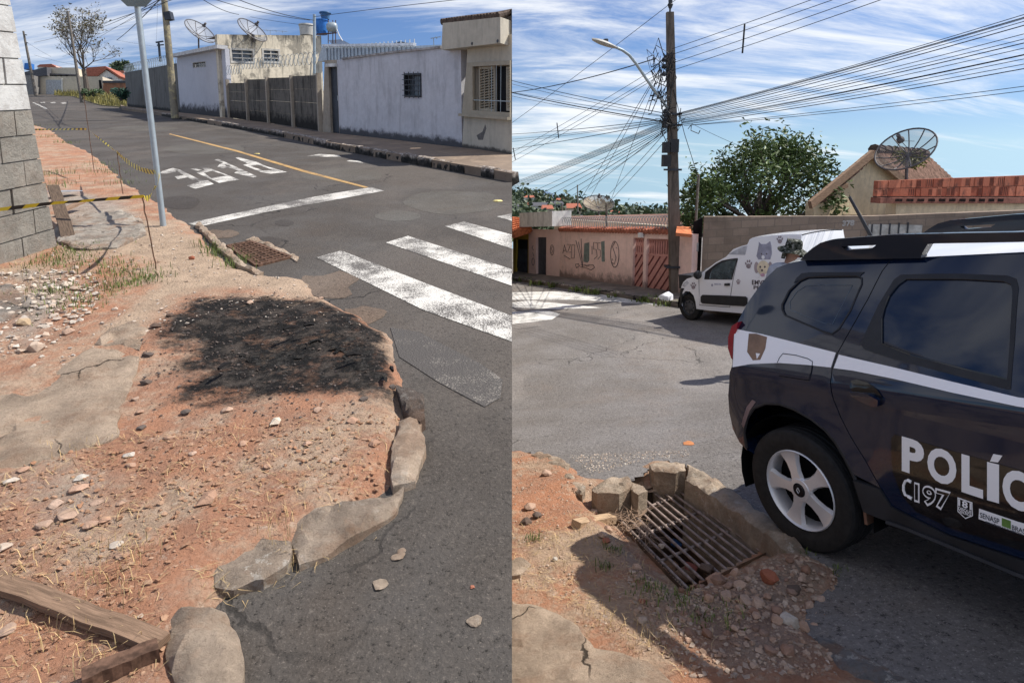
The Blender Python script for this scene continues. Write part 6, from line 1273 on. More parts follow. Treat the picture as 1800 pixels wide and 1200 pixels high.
# ================================================================== pole with lamp and cables
p0 = GR(1187.5, 519); PY = p0.y; pb, pt = AT(1187.5, 519, PY), AT(1177.5, 22, PY)
po = thing('utility_pole', 'dark concrete utility pole with street lamp arm and cable clutter', 'utility pole', pb)
d = (pt - pb); sx_ = Vector((1, 0, 0)) ; M_polec = wallmat('dark_pole', (.17, .14, .115), (.04, .035, .03), streak=.7, grime=.4)
vs = []
for t in [i / 12 for i in range(13)]:
    c = pb + d * (t * 1.0 - .02 * (t == 0)); r_ = .155 - .065 * t
    for a, b in ((-1, -.8), (1, -.8), (1, .8), (-1, .8)): vs.append(c + Vector((a * r_, b * r_, 0)))
fs = [(i * 4 + k, i * 4 + (k + 1) % 4, (i + 1) * 4 + (k + 1) % 4, (i + 1) * 4 + k) for i in range(12) for k in range(4)] + [(48, 49, 50, 51)]
MB().add(vs, fs, [(v.x, v.z) for v in vs]).build('shaft', M_polec, po)
MB().tube([pt - Vector((0, 0, .05)), AT(1178, 14, PY)], .025, 6).build('insulator_pin', M_steel, po); MB().lathe([(.01, .28), (.06, .26), (.05, .16), (.075, .12), (.05, .05), (.02, 0)], AT(1178, 17, PY), (0, 0, 1), 10).build('insulator', M_steel, po)
arm = [(1173, 190), (1160, 172), (1145, 152), (1130, 130), (1118, 112), (1106, 97), (1095, 89), (1084, 84)]
MB().tube([AT(a, b, PY - .1 - .15 * i) for i, (a, b) in enumerate(arm)], .035, 8).build('lamp_arm', M_galv, po)
la, lb = AT(1084, 84.5, PY - 1.2), AT(1041, 70, PY - 1.6); dl = lb - la; lh = MB(); n = 10; vs = []
for i in range(n + 1):
    t = i / n; c = la + dl * t; wv = (.05 + .13 * math.sin(min(1, t * 1.6 + .1) * math.pi * .55)) * (1 - .75 * max(0, t - .75) * 4); hh = (.04 + .045 * math.sin(t * math.pi))
    for a in range(10): an_ = 2 * math.pi * a / 10; vs.append(c + Vector((0, 1, 0)) * wv * math.cos(an_) + Vector((-.3, 0, .95)) * hh * (math.sin(an_) if math.sin(an_) > 0 else math.sin(an_) * .6))
lh.add(vs, [(i * 10 + k, i * 10 + (k + 1) % 10, (i + 1) * 10 + (k + 1) % 10, (i + 1) * 10 + k) for i in range(n) for k in range(10)] + [tuple(range(10))[::-1], tuple(n * 10 + k for k in range(10))]).build('lamp_head', plain('lamp_grey', (.36, .35, .32), .5), po, smooth=60)
MB().tube([AT(1065, 76, PY - 1.4), AT(1065, 69, PY - 1.4)], .06, 8).build('photocell', M_steel, po)
M_boxb = plain('black_box', (.02, .02, .022), .5, .4)
for a, b, c, d2 in ((1165, 250, 1176, 269), (1177, 245, 1192, 268), (1164, 272, 1178, 293)):
    p, q = AT(a, d2, PY - .25), AT(c, b, PY - .25); MB().box(p.x, q.x, p.y - .12, p.y + .12, p.z, q.z).build('junction_box', M_boxb, po)
for b in (106, 118, 131, 196, 203, 210, 217, 222): 
    MB().lathe([(.01, .12), (.05, .1), (.07, .05), (.05, 0), (.01, 0)], AT(1168 if b < 190 else 1170, b, PY - .15), (-.3, -1, .1), 8).build('insulator', M_steel, po)
rr = random.Random(61); cl = MB()
for i in range(34):
    a, b = rr.uniform(1150, 1180), rr.uniform(98, 230)
    if b > 185: a = rr.uniform(1160, 1215)
    p = AT(a, b, PY - .25); cl.tube([p + Vector((rr.gauss(0, .12), rr.gauss(0, .1), rr.gauss(0, .22))) for _ in range(5)], .012, 4)
cl.build('loose_wiring', M_wire, po)['kind'] = 'stuff'
for b in (203, 222, 300, 470): MB().box(AT(1180, b, PY).x - .17, AT(1180, b, PY).x + .24, PY - .17, PY + .17, AT(1180, b, PY).z, AT(1180, b, PY).z + .05).build('band', M_steel, po)
G1, G2, G3, G4_ = 'cables fanning right from the pole', 'cables running left from the pole', 'steep drop cables left of the pole', 'power lines at the top'
Lb = PY - .1
for i, (y0_, y1_) in enumerate(((200, 26), (201, 31), (202, 33), (203, 38), (205, 45), (206, 60), (208, 69), (210, 76), (212, 85), (213, 96), (215, 97), (216, 104), (217, 113), (219, 121), (221, 152), (221, 160))):
    cable(ORD[i] + ' black cable of the sagging bundle running right from the pole', [(1188 + i, y0_, Lb), (1800, y1_, 11.0), (1990, y1_ - (200 - y1_) * .42, 9.2)], .010 + .004 * (i % 3 == 1), G1, .10 + .05 * rr.random())
for i, (a, b, c) in enumerate(((1178, 86, 6), (1178, 96, 12), (1179, 111, 20), (1180, 124, 32))):
    k = (-20 - c) if False else 0; x1, y1_ = 1560, (-49 + 15 * i)
    cable(ORD[i] + ' of four straight power lines leaving the pole to the upper right', [(1182, b, Lb), (x1, y1_, 12.0)], .011, G4_, .05)
for i, (y0_, y1_, yy) in enumerate(((200, 142, 24), (205, 148, 24), (206, 162, 24), (214, 163, 24), (215, 163.5, 24), (216, 169, 24), (210, 236, 30), (212, 245, 30), (213, 249, 30), (214, 262, 30))):
    cable(ORD[i] + ' black cable running level left from the pole behind the cream house', [(1172, y0_, Lb), (900, y1_, yy), (800, y1_ + (y1_ - y0_) * .35, yy + 4)], .012 + .006 * (i % 3 == 0), G2, .12)
cable('thick dark cable from the pole arm to the left', [(1153, 103, Lb), (900, 163, 24), (800, 186, 28)], .022, None, .3); cable('long thin wire from the pole tip down to the left', [(1178, 7, Lb), (900, 216, 26), (840, 262, 28)], .011, None, .1); cable('thin wire from the pole tip up to the right', [(1178, 7, Lb), (1230, -30, 16)], .011, None, 0)
for i, (b0, y1_) in enumerate(((114, 268), (126, 276), (131, 285))): cable(ORD[i] + ' of three slack lines from the insulator rack down to the left', [(1163, b0, Lb), (900, y1_, 26), (820, y1_ + 50, 28)], .010, 'low-voltage lines left of the pole', .15)
for i in range(11):
    x1 = 900 + (0 if i < 6 else (i - 5) * 18); y1_ = 322 + i * 2.2 + (0 if i < 6 else 10)
    cable(ORD[i] + ' cable of the fan dropping left from the pole behind the pink roof', [(1168 + i * .8, 214 + i * 1.6, Lb), (x1, y1_, 27 + i * .3)], .011 + .004 * (i % 2), G3, .10)
for i, ((a, b), (c, d_)) in enumerate((((1162, 118), (1060, 305)), ((1160, 124), (1082, 330)), ((1172, 226), (1062, 312)), ((1174, 228), (1092, 318)), ((1160, 120), (1020, 352)), ((1183, 232), (1085, 340)))): cable(ORD[i] + ' steep service wire dropping from the pole towards the roof dish', [(a, b, Lb), (c, d_, 26), (c - (a - c) * .25, d_ + (d_ - b) * .25, 29)], .012, 'service wires to the roof dish', .05)
cable('thin wire from the pole down into the leafy tree', [(1215, 217, Lb), (1330, 268, TY)], .008, None, .1); cable('dark wire dropping from the pole to the thin post', [(1184, 158, Lb), (1203, 235, Lb), (1226, 308, vd.P(.6, 0).y + .5)], .014, None, .0); 
for lab, a, b, Y in (('vertical cable spacer on the upper right power lines', (1309, 43), (1305, 94), 15), ('vertical cable spacer on the left cables', (979, 216), (982, 243), 25), ('vertical cable spacer at the left end of the cables', (902, 260), (906, 281), 27)): MB().tube([AT(*a, Y), AT(*b, Y)], .02, 6).build('cable_spacer', M_wire, label=lab, cat='spacer')
# ================================================================== storm drain in the foreground of the lower street
gc = [GR(a, b, GRATE_DZ) for a, b in ((1068, 900), (1188, 856), (1348, 972), (1203, 1042))]
dg = thing('storm_drain', 'open storm drain pit under a rusty bar grate by the police car', 'storm drain', (gc[0] + gc[2]) / 2)
M_pitw = wallmat('dark_pit_concrete', (.20, .135, .095), (.03, .025, .02), streak=.5, patch=.6, grime=.6)  # pit walls and floor coloured darker than the beam
def grow(k): c = sum(gc, Vector()) / 4; return [p + (p - c).normalized() * k for p in gc]
o_ = grow(.05); pz = -.75; mb = MB(); vs = [p + Vector((0, 0, .05)) for p in o_] + [p + Vector((0, 0, pz)) for p in o_]
mb.add(vs, [(i, (i + 1) % 4, 4 + (i + 1) % 4, 4 + i) for i in range(4)] + [(4, 5, 6, 7)], [(v.x, v.y) for v in vs]).build('pit', M_pitw, dg)
M_bar = plain('grate_bar_iron', (.27, .21, .18), .75, .35, .35, var=.45, scale=18)
rr = random.Random(5)
def gp_(u, v, w_=0.0): return gc[0].lerp(gc[1], u).lerp(gc[3].lerp(gc[2], u), v) + Vector((0, 0, w_))
for i in range(11):
    u = (i + .5) / 11; v0 = 0.0 if i not in (3, 6) else .12; MB().tube([gp_(u + rr.gauss(0, .006), v0, .012), gp_(u + rr.gauss(0, .004), .5, .010), gp_(u, 1.0, .012)], .0098, 8).build('bar', M_bar, dg)
for v in (.10, .38, .68): MB().tube([gp_(0, v, -.012), gp_(1, v, -.012)], .010, 8).build('cross_bar', M_bar, dg)
for i in range(9):
    p = gp_(rr.random(), rr.random(), -.55); me = rock_mesh(i + 300, rr.uniform(.05, .1)); me.materials.append(M_rockr); o = bpy.data.objects.new('debris', me); COL.objects.link(o); o.parent = dg; o.location = W[dg].inverted() @ p
for (u, v), c in (((.92, .12), (.03, .10, .28)), ((.62, .62), (.04, .12, .30)), ((.8, .4), (.35, .12, .10))):
    me = rock_mesh(int(u * 100), .06, .5); me.materials.append(plain('litter', c, .4)); o = bpy.data.objects.new('litter', me); COL.objects.link(o); o.location = gp_(u, v, -.40); tagp(o, ('blue' if c[2] > .2 else 'red') + (' plastic scrap at the top of the drain pit' if v < .3 else ' plastic scrap down in the drain pit'), 'litter')
def vzR2(a, b, dz=0.0): return hit(lambda x, y: Rz(x, y) + .05, a, b, dz)
def vzR_s(x, y): return Rz(x, y) + .05
M_kr1 = stonemat('drain_concrete', (.50, .40, .30), .6, var=.4, dirt=.4)
slabstone('drain_beam', [(1206, 840), (1210, 813), (1255, 836), (1300, 868), (1350, 905), (1405, 948), (1425, 975), (1385, 968), (1352, 938), (1290, 892)], GR, Rz, .045, M_kr1, 'rough concrete beam along the police car side of the drain', 'kerb', round_=.03, base=-.5, nz=.02)
slabstone('kerb_stone', [(1142, 814), (1160, 807), (1203, 808), (1206, 824), (1190, 830), (1150, 828)], GR, Rz, .07, M_kr1, 'square concrete block at the far corner of the drain', round_=.03, base=-.4, seed=3)
slabstone('kerb_stone', [(1040, 852), (1072, 838), (1106, 835), (1112, 850), (1088, 862), (1048, 866)], vzR2, vzR_s, .05, M_kr1, 'tan flat-topped stone at the left corner of the drain', round_=.03, base=-.15, seed=5)
slabstone('kerb_stone', [(1110, 845), (1126, 846), (1138, 858), (1122, 866), (1112, 858)], vzR2, vzR_s, .03, M_kr1, 'small tilted stone wedged beside the tan drain stone', round_=.02, base=-.15, seed=6)
slabstone('kerb_stone', [(934, 797), (950, 792), (985, 803), (1003, 815), (996, 823), (960, 812)], GR, Rz, .06, M_kr1, 'half-buried kerb stone on the asphalt edge at the seam of soil', round_=.03, base=-.1, seed=7)
slabstone('kerb_stone', [(985, 822), (1003, 830), (1030, 852), (1024, 866), (1000, 850)], GR, Rz, .06, M_kr1, 'broken kerb stone between the buried stone and the drain', round_=.03, base=-.1, seed=8)
slabstone('pavement_slab', [(890, 1058), (940, 1060), (982, 1074), (1016, 1096), (1028, 1120), (1042, 1134), (1090, 1142), (1140, 1156), (1186, 1196), (1230, 1290), (890, 1300)], vzR2, vzR_s, .035, M_slab, 'cracked tan cement slab at the bottom left of the drain verge', 'pavement slab', round_=.02, step=.045, seed=4)
slabstone('pavement_slab', [(890, 985), (918, 978), (932, 990), (915, 1008), (890, 1015)], vzR2, vzR_s, .03, M_slab, 'small brown slab scrap at the seam of soil', 'pavement slab', round_=.02, seed=2)
slabstone('asphalt_lip', [(1442, 1112), (1470, 1118), (1510, 1145), (1560, 1168), (1620, 1200), (1640, 1250), (1540, 1250), (1480, 1180), (1448, 1150)], GR, Rz, .02, stonemat('grey_aggregate', (.26, .25, .24), .8), 'crumbling grey asphalt lip at the bottom edge', 'asphalt edge', round_=.02, seed=2)
board('wooden_offcut', 'short tan timber offcut pointing at the drain grate', (1012, 938), (1076, 894), GR, vzR, .075, .05, woodmat('tan_timber', (.46, .32, .20)),   .02, .04)
for a, b, s_, m in ((1060, 955, 22, M_rockr), (960, 845, 26, M_rockr), (930, 905, 30, M_rockr), (945, 920, 24, M_rockd), (925, 930, 26, M_rockd), (1045, 890, 20, M_rockr), (1060, 905, 16, M_rockr), (1070, 935, 24, M_rockr), (1065, 965, 20, M_brickr), (1010, 870, 16, M_rockr), (1120, 1010, 22, M_rockr), (975, 1000, 14, M_rockw)):
    rock(a, b, s_, GR, vzR, 'brownish stone on the sunlit soil left of the drain', 'stones left of the drain', m, .6)
rock(1130, 1105, 28, GR, vzR, 'pale grey flat stone in the shade below the grate', None, M_rockw, .45); rock(1129, 1072, 18, GR, vzR, 'bright brick-red chip in the shade below the grate', None, M_brickr, .5)
rock(1264, 1004, 56, GR, lambda x, y: Rz(x, y) - .1, 'pinkish stone resting on the lower end of the grate', None, M_rockr, .65); rock(1244, 974, 34, GR, lambda x, y: Rz(x, y) - .1, 'smaller stone resting on the grate bars', None, M_rockd, .65); rock(1163, 936, 16, GR, lambda x, y: Rz(x, y) - .1, 'little tan pebble on the middle of the grate', None, M_rockw, .7)
for a, b, s_, m, lab in ((1352, 1032, 46, M_brickr, 'reddish angular brick lump on the rubble'), (1388, 1105, 52, M_rockw, 'grey angular stone low in the rubble'), (1310, 1078, 36, M_rockr, 'tan wedge stone in the middle of the rubble'), (1395, 1050, 34, M_rockd, 'dark stone at the upper right of the rubble'), (1448, 1080, 18, M_rockw, 'small white pebble at the asphalt edge'), (1300, 1045, 30, M_rockr, 'flat stone just below the grate end')): rock(a, b, s_, GR, vzR, lab, None, m, .65)
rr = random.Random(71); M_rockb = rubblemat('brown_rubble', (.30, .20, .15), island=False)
for i in range(70):
    a, b = rr.uniform(1190, 1480), rr.uniform(985, 1170)
    if b < 1040 - (a - 1190) * .22 or a > 1470 - max(0, b - 1040) * .1: continue
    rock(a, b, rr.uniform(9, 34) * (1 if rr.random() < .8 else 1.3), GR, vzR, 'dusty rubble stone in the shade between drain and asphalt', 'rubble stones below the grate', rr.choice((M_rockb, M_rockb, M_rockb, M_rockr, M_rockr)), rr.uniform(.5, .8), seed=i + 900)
def R0(x, y): return VZR(x, y)
gravel('gravel', 'crumbs and pebbles over the rubble below the grate', 2600, polysamp([(1100, 1000), (1200, 1030), (1330, 985), (1480, 1000), (1450, 1110), (1470, 1210), (1200, 1210), (1110, 1090)], GR), R0, .004, .022, M_grav, rr)
gravel('gravel', 'small crumbs over the sunlit soil left of the drain', 1500, polysamp([(902, 800), (1000, 815), (1080, 900), (1160, 1000), (1100, 1090), (1180, 1190), (902, 1050)], GR), R0, .003, .014, M_grav, rr)
gravel('gravel', 'pale grit along the asphalt edge', 600, polysamp([(1000, 800), (1210, 790), (1210, 806), (1140, 806), (1040, 836)], GR), Rz, .004, .012, M_gravw, rr)
straw('straw', 'dry straw over the soil round the drain', 1300, polysamp([(902, 940), (1050, 900), (1100, 960), (1200, 1040), (1330, 1090), (1200, 1200), (1040, 1090), (902, 1050)], GR), R0, M_straw, rr, .02, .10, 'straw', .0009)
straw('twigs', 'thin dry twigs tangled over the left end of the grate', 260, polysamp([(1070, 900), (1130, 890), (1160, 960), (1110, 960)], GR), lambda x, y: Rz(x, y) - .03, M_wood, rr, .06, .22, 'twigs', .0016)
grass('grass', 'short green grass in the shade below the grate', 420, tufts([(1150, 1050, 1), (1180, 1065, 1), (1205, 1080, 1), (1240, 1100, 1.1), (1270, 1105, 1), (1130, 1040, .7), (1410, 970, .5), (1475, 1000, .5), (1080, 980, .4), (940, 960, .4), (1060, 1010, .4)], .07, GR), R0, M_grass, rr, .02, .07)
grass('grass', 'dry grass fringe along the cracked cement slab', 420, tufts([(1075, 1110, 1), (1110, 1140, 1), (1135, 1150, 1), (1050, 1100, .8), (1000, 1000, 1), (1050, 960, 1), (980, 960, 1), (1100, 980, 1)], .08, GR), R0, M_straw, rr, .015, .06, 'grass', .0014)
for k, (a, b) in enumerate(((1210, 779),)): mark('orange_stain', blob(a, b, 11, 4, sd=3.3, j=.6), plain('orange_dust', (.50, .20, .08), .95), road_r, GR, Rz, dz=.003)

# ================================================================== vehicles
def carpaint(name, c, rough=.28, coat=1.0):
    b = NB(name); m = b.fin(c, rough, .12, 0, b.bump(b.noise(3.0, 3), .015, .02)); b.b.inputs['Coat Weight'].default_value = coat; b.b.inputs['Coat Roughness'].default_value = .04; return m
M_navy = carpaint('navy_black_paint', (.004, .011, .032), .10); M_wpaint = carpaint('white_film', (.93, .90, .89), .4, .3); M_gblk = carpaint('gloss_black_film', (.006, .006, .007), .2); M_plast = plain('black_plastic', (.022, .022, .024), .55, .35, bump=.05); M_tyre = plain('tyre_rubber', (.022, .021, .020), .75, .25, var=.25, scale=25, bump=.1); M_alloy = plain('alloy_silver', (.72, .70, .68), .35, .5, .35, var=.06, bump=0); M_tint = carpaint('tinted_glass', (.006, .013, .030), .03); M_dark = plain('wheel_well', (.008, .008, .008), .95, .1); M_lampr = carpaint('lamp_red', (.30, .012, .03), .15)
class Car:
    def __init__(s, name, label, cat, o, fw, n, scale, side, ys):
        fw = Vector(fw); n = Vector(n).normalized(); fw = (fw - n * fw.dot(n)).normalized(); lf = n.cross(fw); o = Vector(o)
        s.m = Matrix(((fw.x * scale, lf.x * scale, n.x * scale, o.x), (fw.y * scale, lf.y * scale, n.y * scale, o.y), (fw.z * scale, lf.z * scale, n.z * scale, o.z), (0, 0, 0, 1)))
        s.inv = s.m.inverted(); s.t = thing(name, label, cat, mat=s.m); s.side = side; s.ys = ys
    def px(s, a, b, y=None, off=0.0):
        c = s.inv @ CAM; d = (s.inv.to_3x3() @ ray(a, b)); yy = .88 if y is None else y
        for _ in range(12):
            k = (s.side * (yy + off) - c.y) / d.y; p = c + d * k
            if y is not None: break
            yy = s.ys(p.x, p.z)
        return (p.x, p.z)
    def pl(s, pts, y=None): return [s.px(a, b, y) for a, b in pts]
    def panel(s, name, P, mat, w0=-.012, w1=0.0, holes=(), step=.05, both=True, smooth=35, y=None, parent=None, back=True, sides=True):
        def side(sg, par, nm):
            f = (lambda u, v, w_: Vector((u, sg * ((s.ys(u, v) if y is None else y) + w_), v))) if sg < 0 else (lambda u, v, w_: Vector((-u, sg * ((s.ys(-u, v) if y is None else y) + w_), v)))
            g = (lambda Q: Q) if sg < 0 else (lambda Q: [(-a, b) for a, b in Q])
            return MB().ext(g(P), [g(h) for h in holes], f, w0, w1, step, sides, back).build(nm, mat, par, smooth=smooth, local=True)
        o = side(s.side, parent or s.t, name)
        if both: side(-s.side, s.t if parent is None else parent, name)
        return o
    def strip(s, name, prof, mat, k=9, ye=None, smooth=40, crown=.03):
        # sheet across the car along a side profile [(x, z)]
        vs = []; n = len(prof)
        for x, z in prof:
            e = ye if ye is not None else s.ys(x, z) - .004
            for j in range(k): t = j / (k - 1) * 2 - 1; vs.append((x, e * t, z + crown * (1 - t * t)))
        fs = [(i * k + j, i * k + j + 1, (i + 1) * k + j + 1, (i + 1) * k + j) for i in range(n - 1) for j in range(k - 1)]
        return MB().add(vs, fs).build(name, mat, s.t, smooth=smooth, local=True)
    def tubep(s, name, P, r, mat, off=.004, parent=None):
        return MB().tube([Vector((u, s.side * (s.ys(u, v) + off), v)) for u, v in P], r, 5).build(name, mat, parent or s.t, local=True)
def wheel(car, x, sg, z, R_, wd, yo, rimr, alloy=True):
    # tyre and rim as one rolling part
    o = Vector((x, sg * yo, z)); ax = Vector((0, sg, 0)); ref = (1, 0, 0)
    t = MB(); pr = [(rimr, -wd + .01), (R_ * .93, -wd), (R_ * .985, -wd + .02), (R_, -wd + .05)]
    for k in range(4): a = -wd + .05 + (wd - .07) * (k + .35) / 4; pr += [(R_, a), (R_ - .010, a + .004), (R_ - .010, a + .010), (R_, a + .014)]
    pr += [(R_, -.03), (R_ * .985, -.008), (R_ * .95, .004), (R_ * .86, .010), (R_ * .76, .006), (rimr * 1.03, -.004), (rimr, -.012)]
    ty = t.lathe(pr, o, ax, 56, ref).build('wheel', M_tyre, car.t, smooth=30, local=True)
    rm = MB().lathe([(rimr * 1.01, -.004), (rimr * .985, .002), (rimr * .94, -.012), (rimr * .91, -.05), (rimr * .90, -wd + .03)], o, ax, 48, ref).build('rim', M_alloy if alloy else M_steel, ty, smooth=40, local=True)
    MB().lathe([(rimr * .9, -.10), (.01, -.10)], o, ax, 24, ref).build('brake_disc', M_dark, ty, local=True)
    u0, v0 = Vector((1, 0, 0)), Vector((0, 0, 1))
    if alloy:
        for k in range(5):
            a = R(90 + 16 + 72 * k); d = u0 * math.cos(a) + v0 * math.sin(a); q = u0 * -math.sin(a) + v0 * math.cos(a); rows = []
            for r_, hw, h in ((.055, .040, -.010), (.10, .034, -.014), (.15, .042, -.016), (rimr * .86, .062, -.014), (rimr * .955, .070, -.008)): rows.append((r_, hw, h))
            vs = []
            for r_, hw, h in rows: vs += [o + d * r_ - q * hw + ax * (h - .022), o + d * r_ - q * hw * .78 + ax * h, o + d * r_ + q * hw * .78 + ax * h, o + d * r_ + q * hw + ax * (h - .022)]
            fs = [(i * 4 + j, i * 4 + j + 1, (i + 1) * 4 + j + 1, (i + 1) * 4 + j) for i in range(len(rows) - 1) for j in range(3)]
            if sg < 0: pass
            MB().add(vs, fs).build('spoke', M_alloy, ty, smooth=50, local=True)
            b_ = R(90 + 16 + 36 + 72 * k); d2 = u0 * math.cos(b_) + v0 * math.sin(b_); MB().lathe([(.010, -.03), (.010, .0), (.002, .002)], o + d2 * .058 + ax * -.012, ax, 8).build('lug_nut', M_steel, ty, local=True)
        MB().lathe([(.075, -.022), (.062, -.006), (.040, -.004)], o, ax, 24).build('hub', M_alloy, ty, smooth=40, local=True); MB().lathe([(.036, -.006), (.034, .002), (.001, .003)], o, ax, 20).build('hub_cap', M_gblk, ty, local=True)
        p = [o + ax * .004 + u0 * a + v0 * b for a, b in ((0, .016), (.010, 0), (0, -.016), (-.010, 0), (0, .016))]; MB().tube(p, .0028, 4).build('emblem', M_alloy, ty, local=True)
    else:
        MB().lathe([(rimr * .92, -.03), (rimr * .8, -.02), (rimr * .55, -.035), (rimr * .4, -.015), (.05, -.01), (.002, -.008)], o, ax, 28, ref).build('steel_disc', plain('grey_steel_wheel', (.09, .09, .095), .5, .4, .3), ty, smooth=50, local=True)
        for k in range(8): a = 2 * math.pi * k / 8; MB().lathe([(.016, 0), (.001, .001)], o + (u0 * math.cos(a) + v0 * math.sin(a)) * rimr * .66 + ax * -.022, ax, 8).build('vent_hole', M_black, ty, local=True)
    return ty
# ------------------------------------------------------------------ police car
def ysP(X, Z):
    y = .893 - .10 * max(0, .50 - Z) ** 1.3
    if Z > 1.0: y -= .36 * (Z - 1.0) + .30 * (Z - 1.0) ** 2
    if X < -.30: y -= .62 * (-.30 - X) ** 2
    if X > 2.6: y -= .30 * (X - 2.6) ** 2
    for xa in (0.0, 2.67):
        r_ = math.hypot(X - xa, Z - .345); y += .022 * math.exp(-((r_ - .43) / .075) ** 2) * (1 if Z > .15 else 0)
    return y + .010 * math.exp(-((Z - .99) / .05) ** 2)
pc = Car('police_car', 'black police SUV with white stripe and white lettering parked by the drain', 'car', (2.46937, 3.68987, -.42427), (.43211, -.88343, .18122), (-.13101, .13732, .98182), 1.0, -1, ysP)
arch = [(1311, 787), (1307, 760), (1312, 735), (1324, 717), (1345, 709), (1370, 710), (1395, 719), (1425, 736), (1450, 756), (1467, 776), (1482, 801), (1497, 831), (1502, 843)]
shut = [(1547, 857), (1520, 808), (1495, 768), (1477, 733), (1464, 701), (1459, 672), (1462, 647), (1471, 621), (1482, 601), (1503, 564), (1525, 525), (1550, 476), (1567, 454.5)]
tail = [(1412, 457.5), (1385, 463), (1365, 471), (1345, 490), (1315, 531), (1297, 565), (1291, 577), (1288, 620), (1287, 642), (1282, 667), (1280, 695), (1282, 725), (1288, 753), (1300, 777), (1313, 791)]
qg = [(1375, 535), (1387, 511), (1406, 493), (1420, 487), (1460, 485.5), (1507, 485), (1515, 489), (1515, 500), (1495, 546), (1475, 578), (1463, 587), (1445, 582), (1380, 554), (1375, 544)]
roofX = pc.px(1567, 454.5); RZ = roofX[1]
roofline = [(1412, 457.5), (1460, 455.5), (1515, 454.8), (1567, 454.5)]
qp = pc.pl(tail[::-1] + roofline[1:-1] + shut[::-1] + arch[::-1][1:-1]); QG = pc.pl(qg)
def shr(P, k):
    c = [sum(p[0] for p in P) / len(P), sum(p[1] for p in P) / len(P)]; return [(c[0] + (a - c[0]) * k, c[1] + (b - c[1]) * k) for a, b in P]
P_arch = pc.pl(arch); SH = pc.pl(shut)
pc.panel('rear_quarter', qp, M_navy, holes=[QG], step=.045)
# rear door and front door
wo = [(1513, 604), (1524, 580), (1545, 535), (1572, 491), (1584, 482.5), (1640, 481), (1690, 481), (1770, 484), (1787, 490), (1791, 505), (1784, 600), (1777, 684), (1768, 683), (1690, 662), (1600, 638), (1540, 621), (1519, 613)]
gl = [(1549, 604), (1549, 560), (1553, 542), (1562, 520), (1578, 500), (1592, 490), (1690, 490), (1765, 494), (1778, 500), (1781, 512), (1776, 600), (1771, 667), (1690, 648), (1600, 624)]
WO, GLs = pc.pl(wo), pc.pl(gl)
fx = 1.26; zb = pc.px(1780, 976)[1]; dback = [(a + .006, b) for a, b in SH]
dbot = [(a, b) for a, b in pc.pl([(1567, 888), (1597, 904), (1667, 938), (1760, 969)])]
door = dback[::-1] + dbot if False else None
dp = [(fx, dbot[-1][1]), (fx, RZ + .0)] + [(a, b) for a, b in dback[::-1]] + dbot
pc.panel('rear_door', dp, M_navy, holes=[WO], step=.05)
fz_ = dbot[-1][1]
fdw = [(1.42, 1.02), (2.25, .98), (2.18, 1.10), (1.75, RZ - .12), (1.42, RZ - .10)]
pc.panel('front_door', [(fx + .008, fz_), (2.22, fz_), (2.33, .60), (2.36, .95), (2.30, 1.05), (1.80, RZ), (fx + .008, RZ)], M_navy, holes=[fdw], step=.07); pc.panel('front_window', fdw, M_tint, -.02, -.010, step=.1)
fa = [(2.67 + .44 * math.cos(a), .345 + .44 * math.sin(a)) for a in [math.pi * (1.02 - .0) * (1 - i / 14) for i in range(15)]]
pc.panel('front_wing', [(2.23, .33)] + fa + [(3.40, .30), (3.48, .55), (3.45, .80), (3.30, .96), (2.37, 1.05), (2.365, .95), (2.335, .60)], M_navy, step=.07)
sillp = pc.pl([(1502, 843), (1547, 858), (1567, 889), (1597, 905.5), (1667, 940), (1760, 971)]) + [(fx, fz_ - .004), (2.22, fz_ - .004), (2.22, fz_ - .10), (fx, fz_ - .10)] + pc.pl([(1760, 998), (1667, 955), (1600, 928), (1563, 915), (1520, 898)])
pc.panel('sill', sillp, M_plast, -.02, .012, step=.06)
sf = pc.pl([(1563, 915), (1600, 928), (1667, 955), (1790, 1006)]); pc.tubep('sill_edge', sf + [(2.2, sf[-1][1])], .012, M_plast, .02)
# glass
q = pc.panel('quarter_window', QG, M_tint, -.02, -.008, step=.08); pc.tubep('gasket', QG + QG[:1], .006, M_plast, .0); pc.tubep('film_edge', pc.pl([(1388, 543), (1387, 530), (1400, 512), (1415, 503), (1440, 501), (1497, 501.5), (1462, 570), (1450, 569), (1420, 558), (1388, 545)]), .0012, plain('film_line', (.12, .16, .2), .5), -.006)
pc.panel('drip_trim', pc.pl([(1396, 497), (1400, 489), (1410, 480), (1425, 478.5), (1520, 478), (1512, 485), (1420, 486), (1405, 492)]), M_plast, -.002, .004, both=False, step=.06)
pc.panel('window_frame', WO, M_plast, -.012, .003, holes=[GLs], step=.06); pc.panel('rear_window', GLs, M_tint, -.03, -.010, step=.09)
pc.tubep('gasket', GLs + GLs[:1], .005, M_gblk, -.004)
# stripe and marks on the paint
pc.panel('stripe', pc.pl([(1292, 577), (1340, 587), (1400, 602), (1469.5, 619.5), (1461, 645.5), (1420, 641), (1370, 637.5), (1320, 639.5), (1288, 645)]), M_wpaint, .001, .0025, both=True, step=.05, back=False)
pc.panel('stripe', pc.pl([(1475, 623), (1500, 629), (1570, 645), (1672, 670), (1790, 698)]) + [(fx - .002, pc.px(1790, 698)[1] + .0), (fx - .002, pc.px(1790, 714)[1])] + pc.pl([(1790, 714), (1672, 689), (1570, 665), (1500, 651), (1466, 646.5)]), M_wpaint, .001, .0025, step=.05, back=False)
pc.panel('worn_decal', pc.pl([(1317, 586), (1330, 586), (1349, 592), (1346, 612), (1337, 632), (1324, 633), (1314, 618)]), plain('brown_smear', (.24, .15, .10), .6), .003, .0035, holes=[pc.pl([(1329, 620), (1337, 621), (1331, 631)])], both=False, step=.05, back=False)
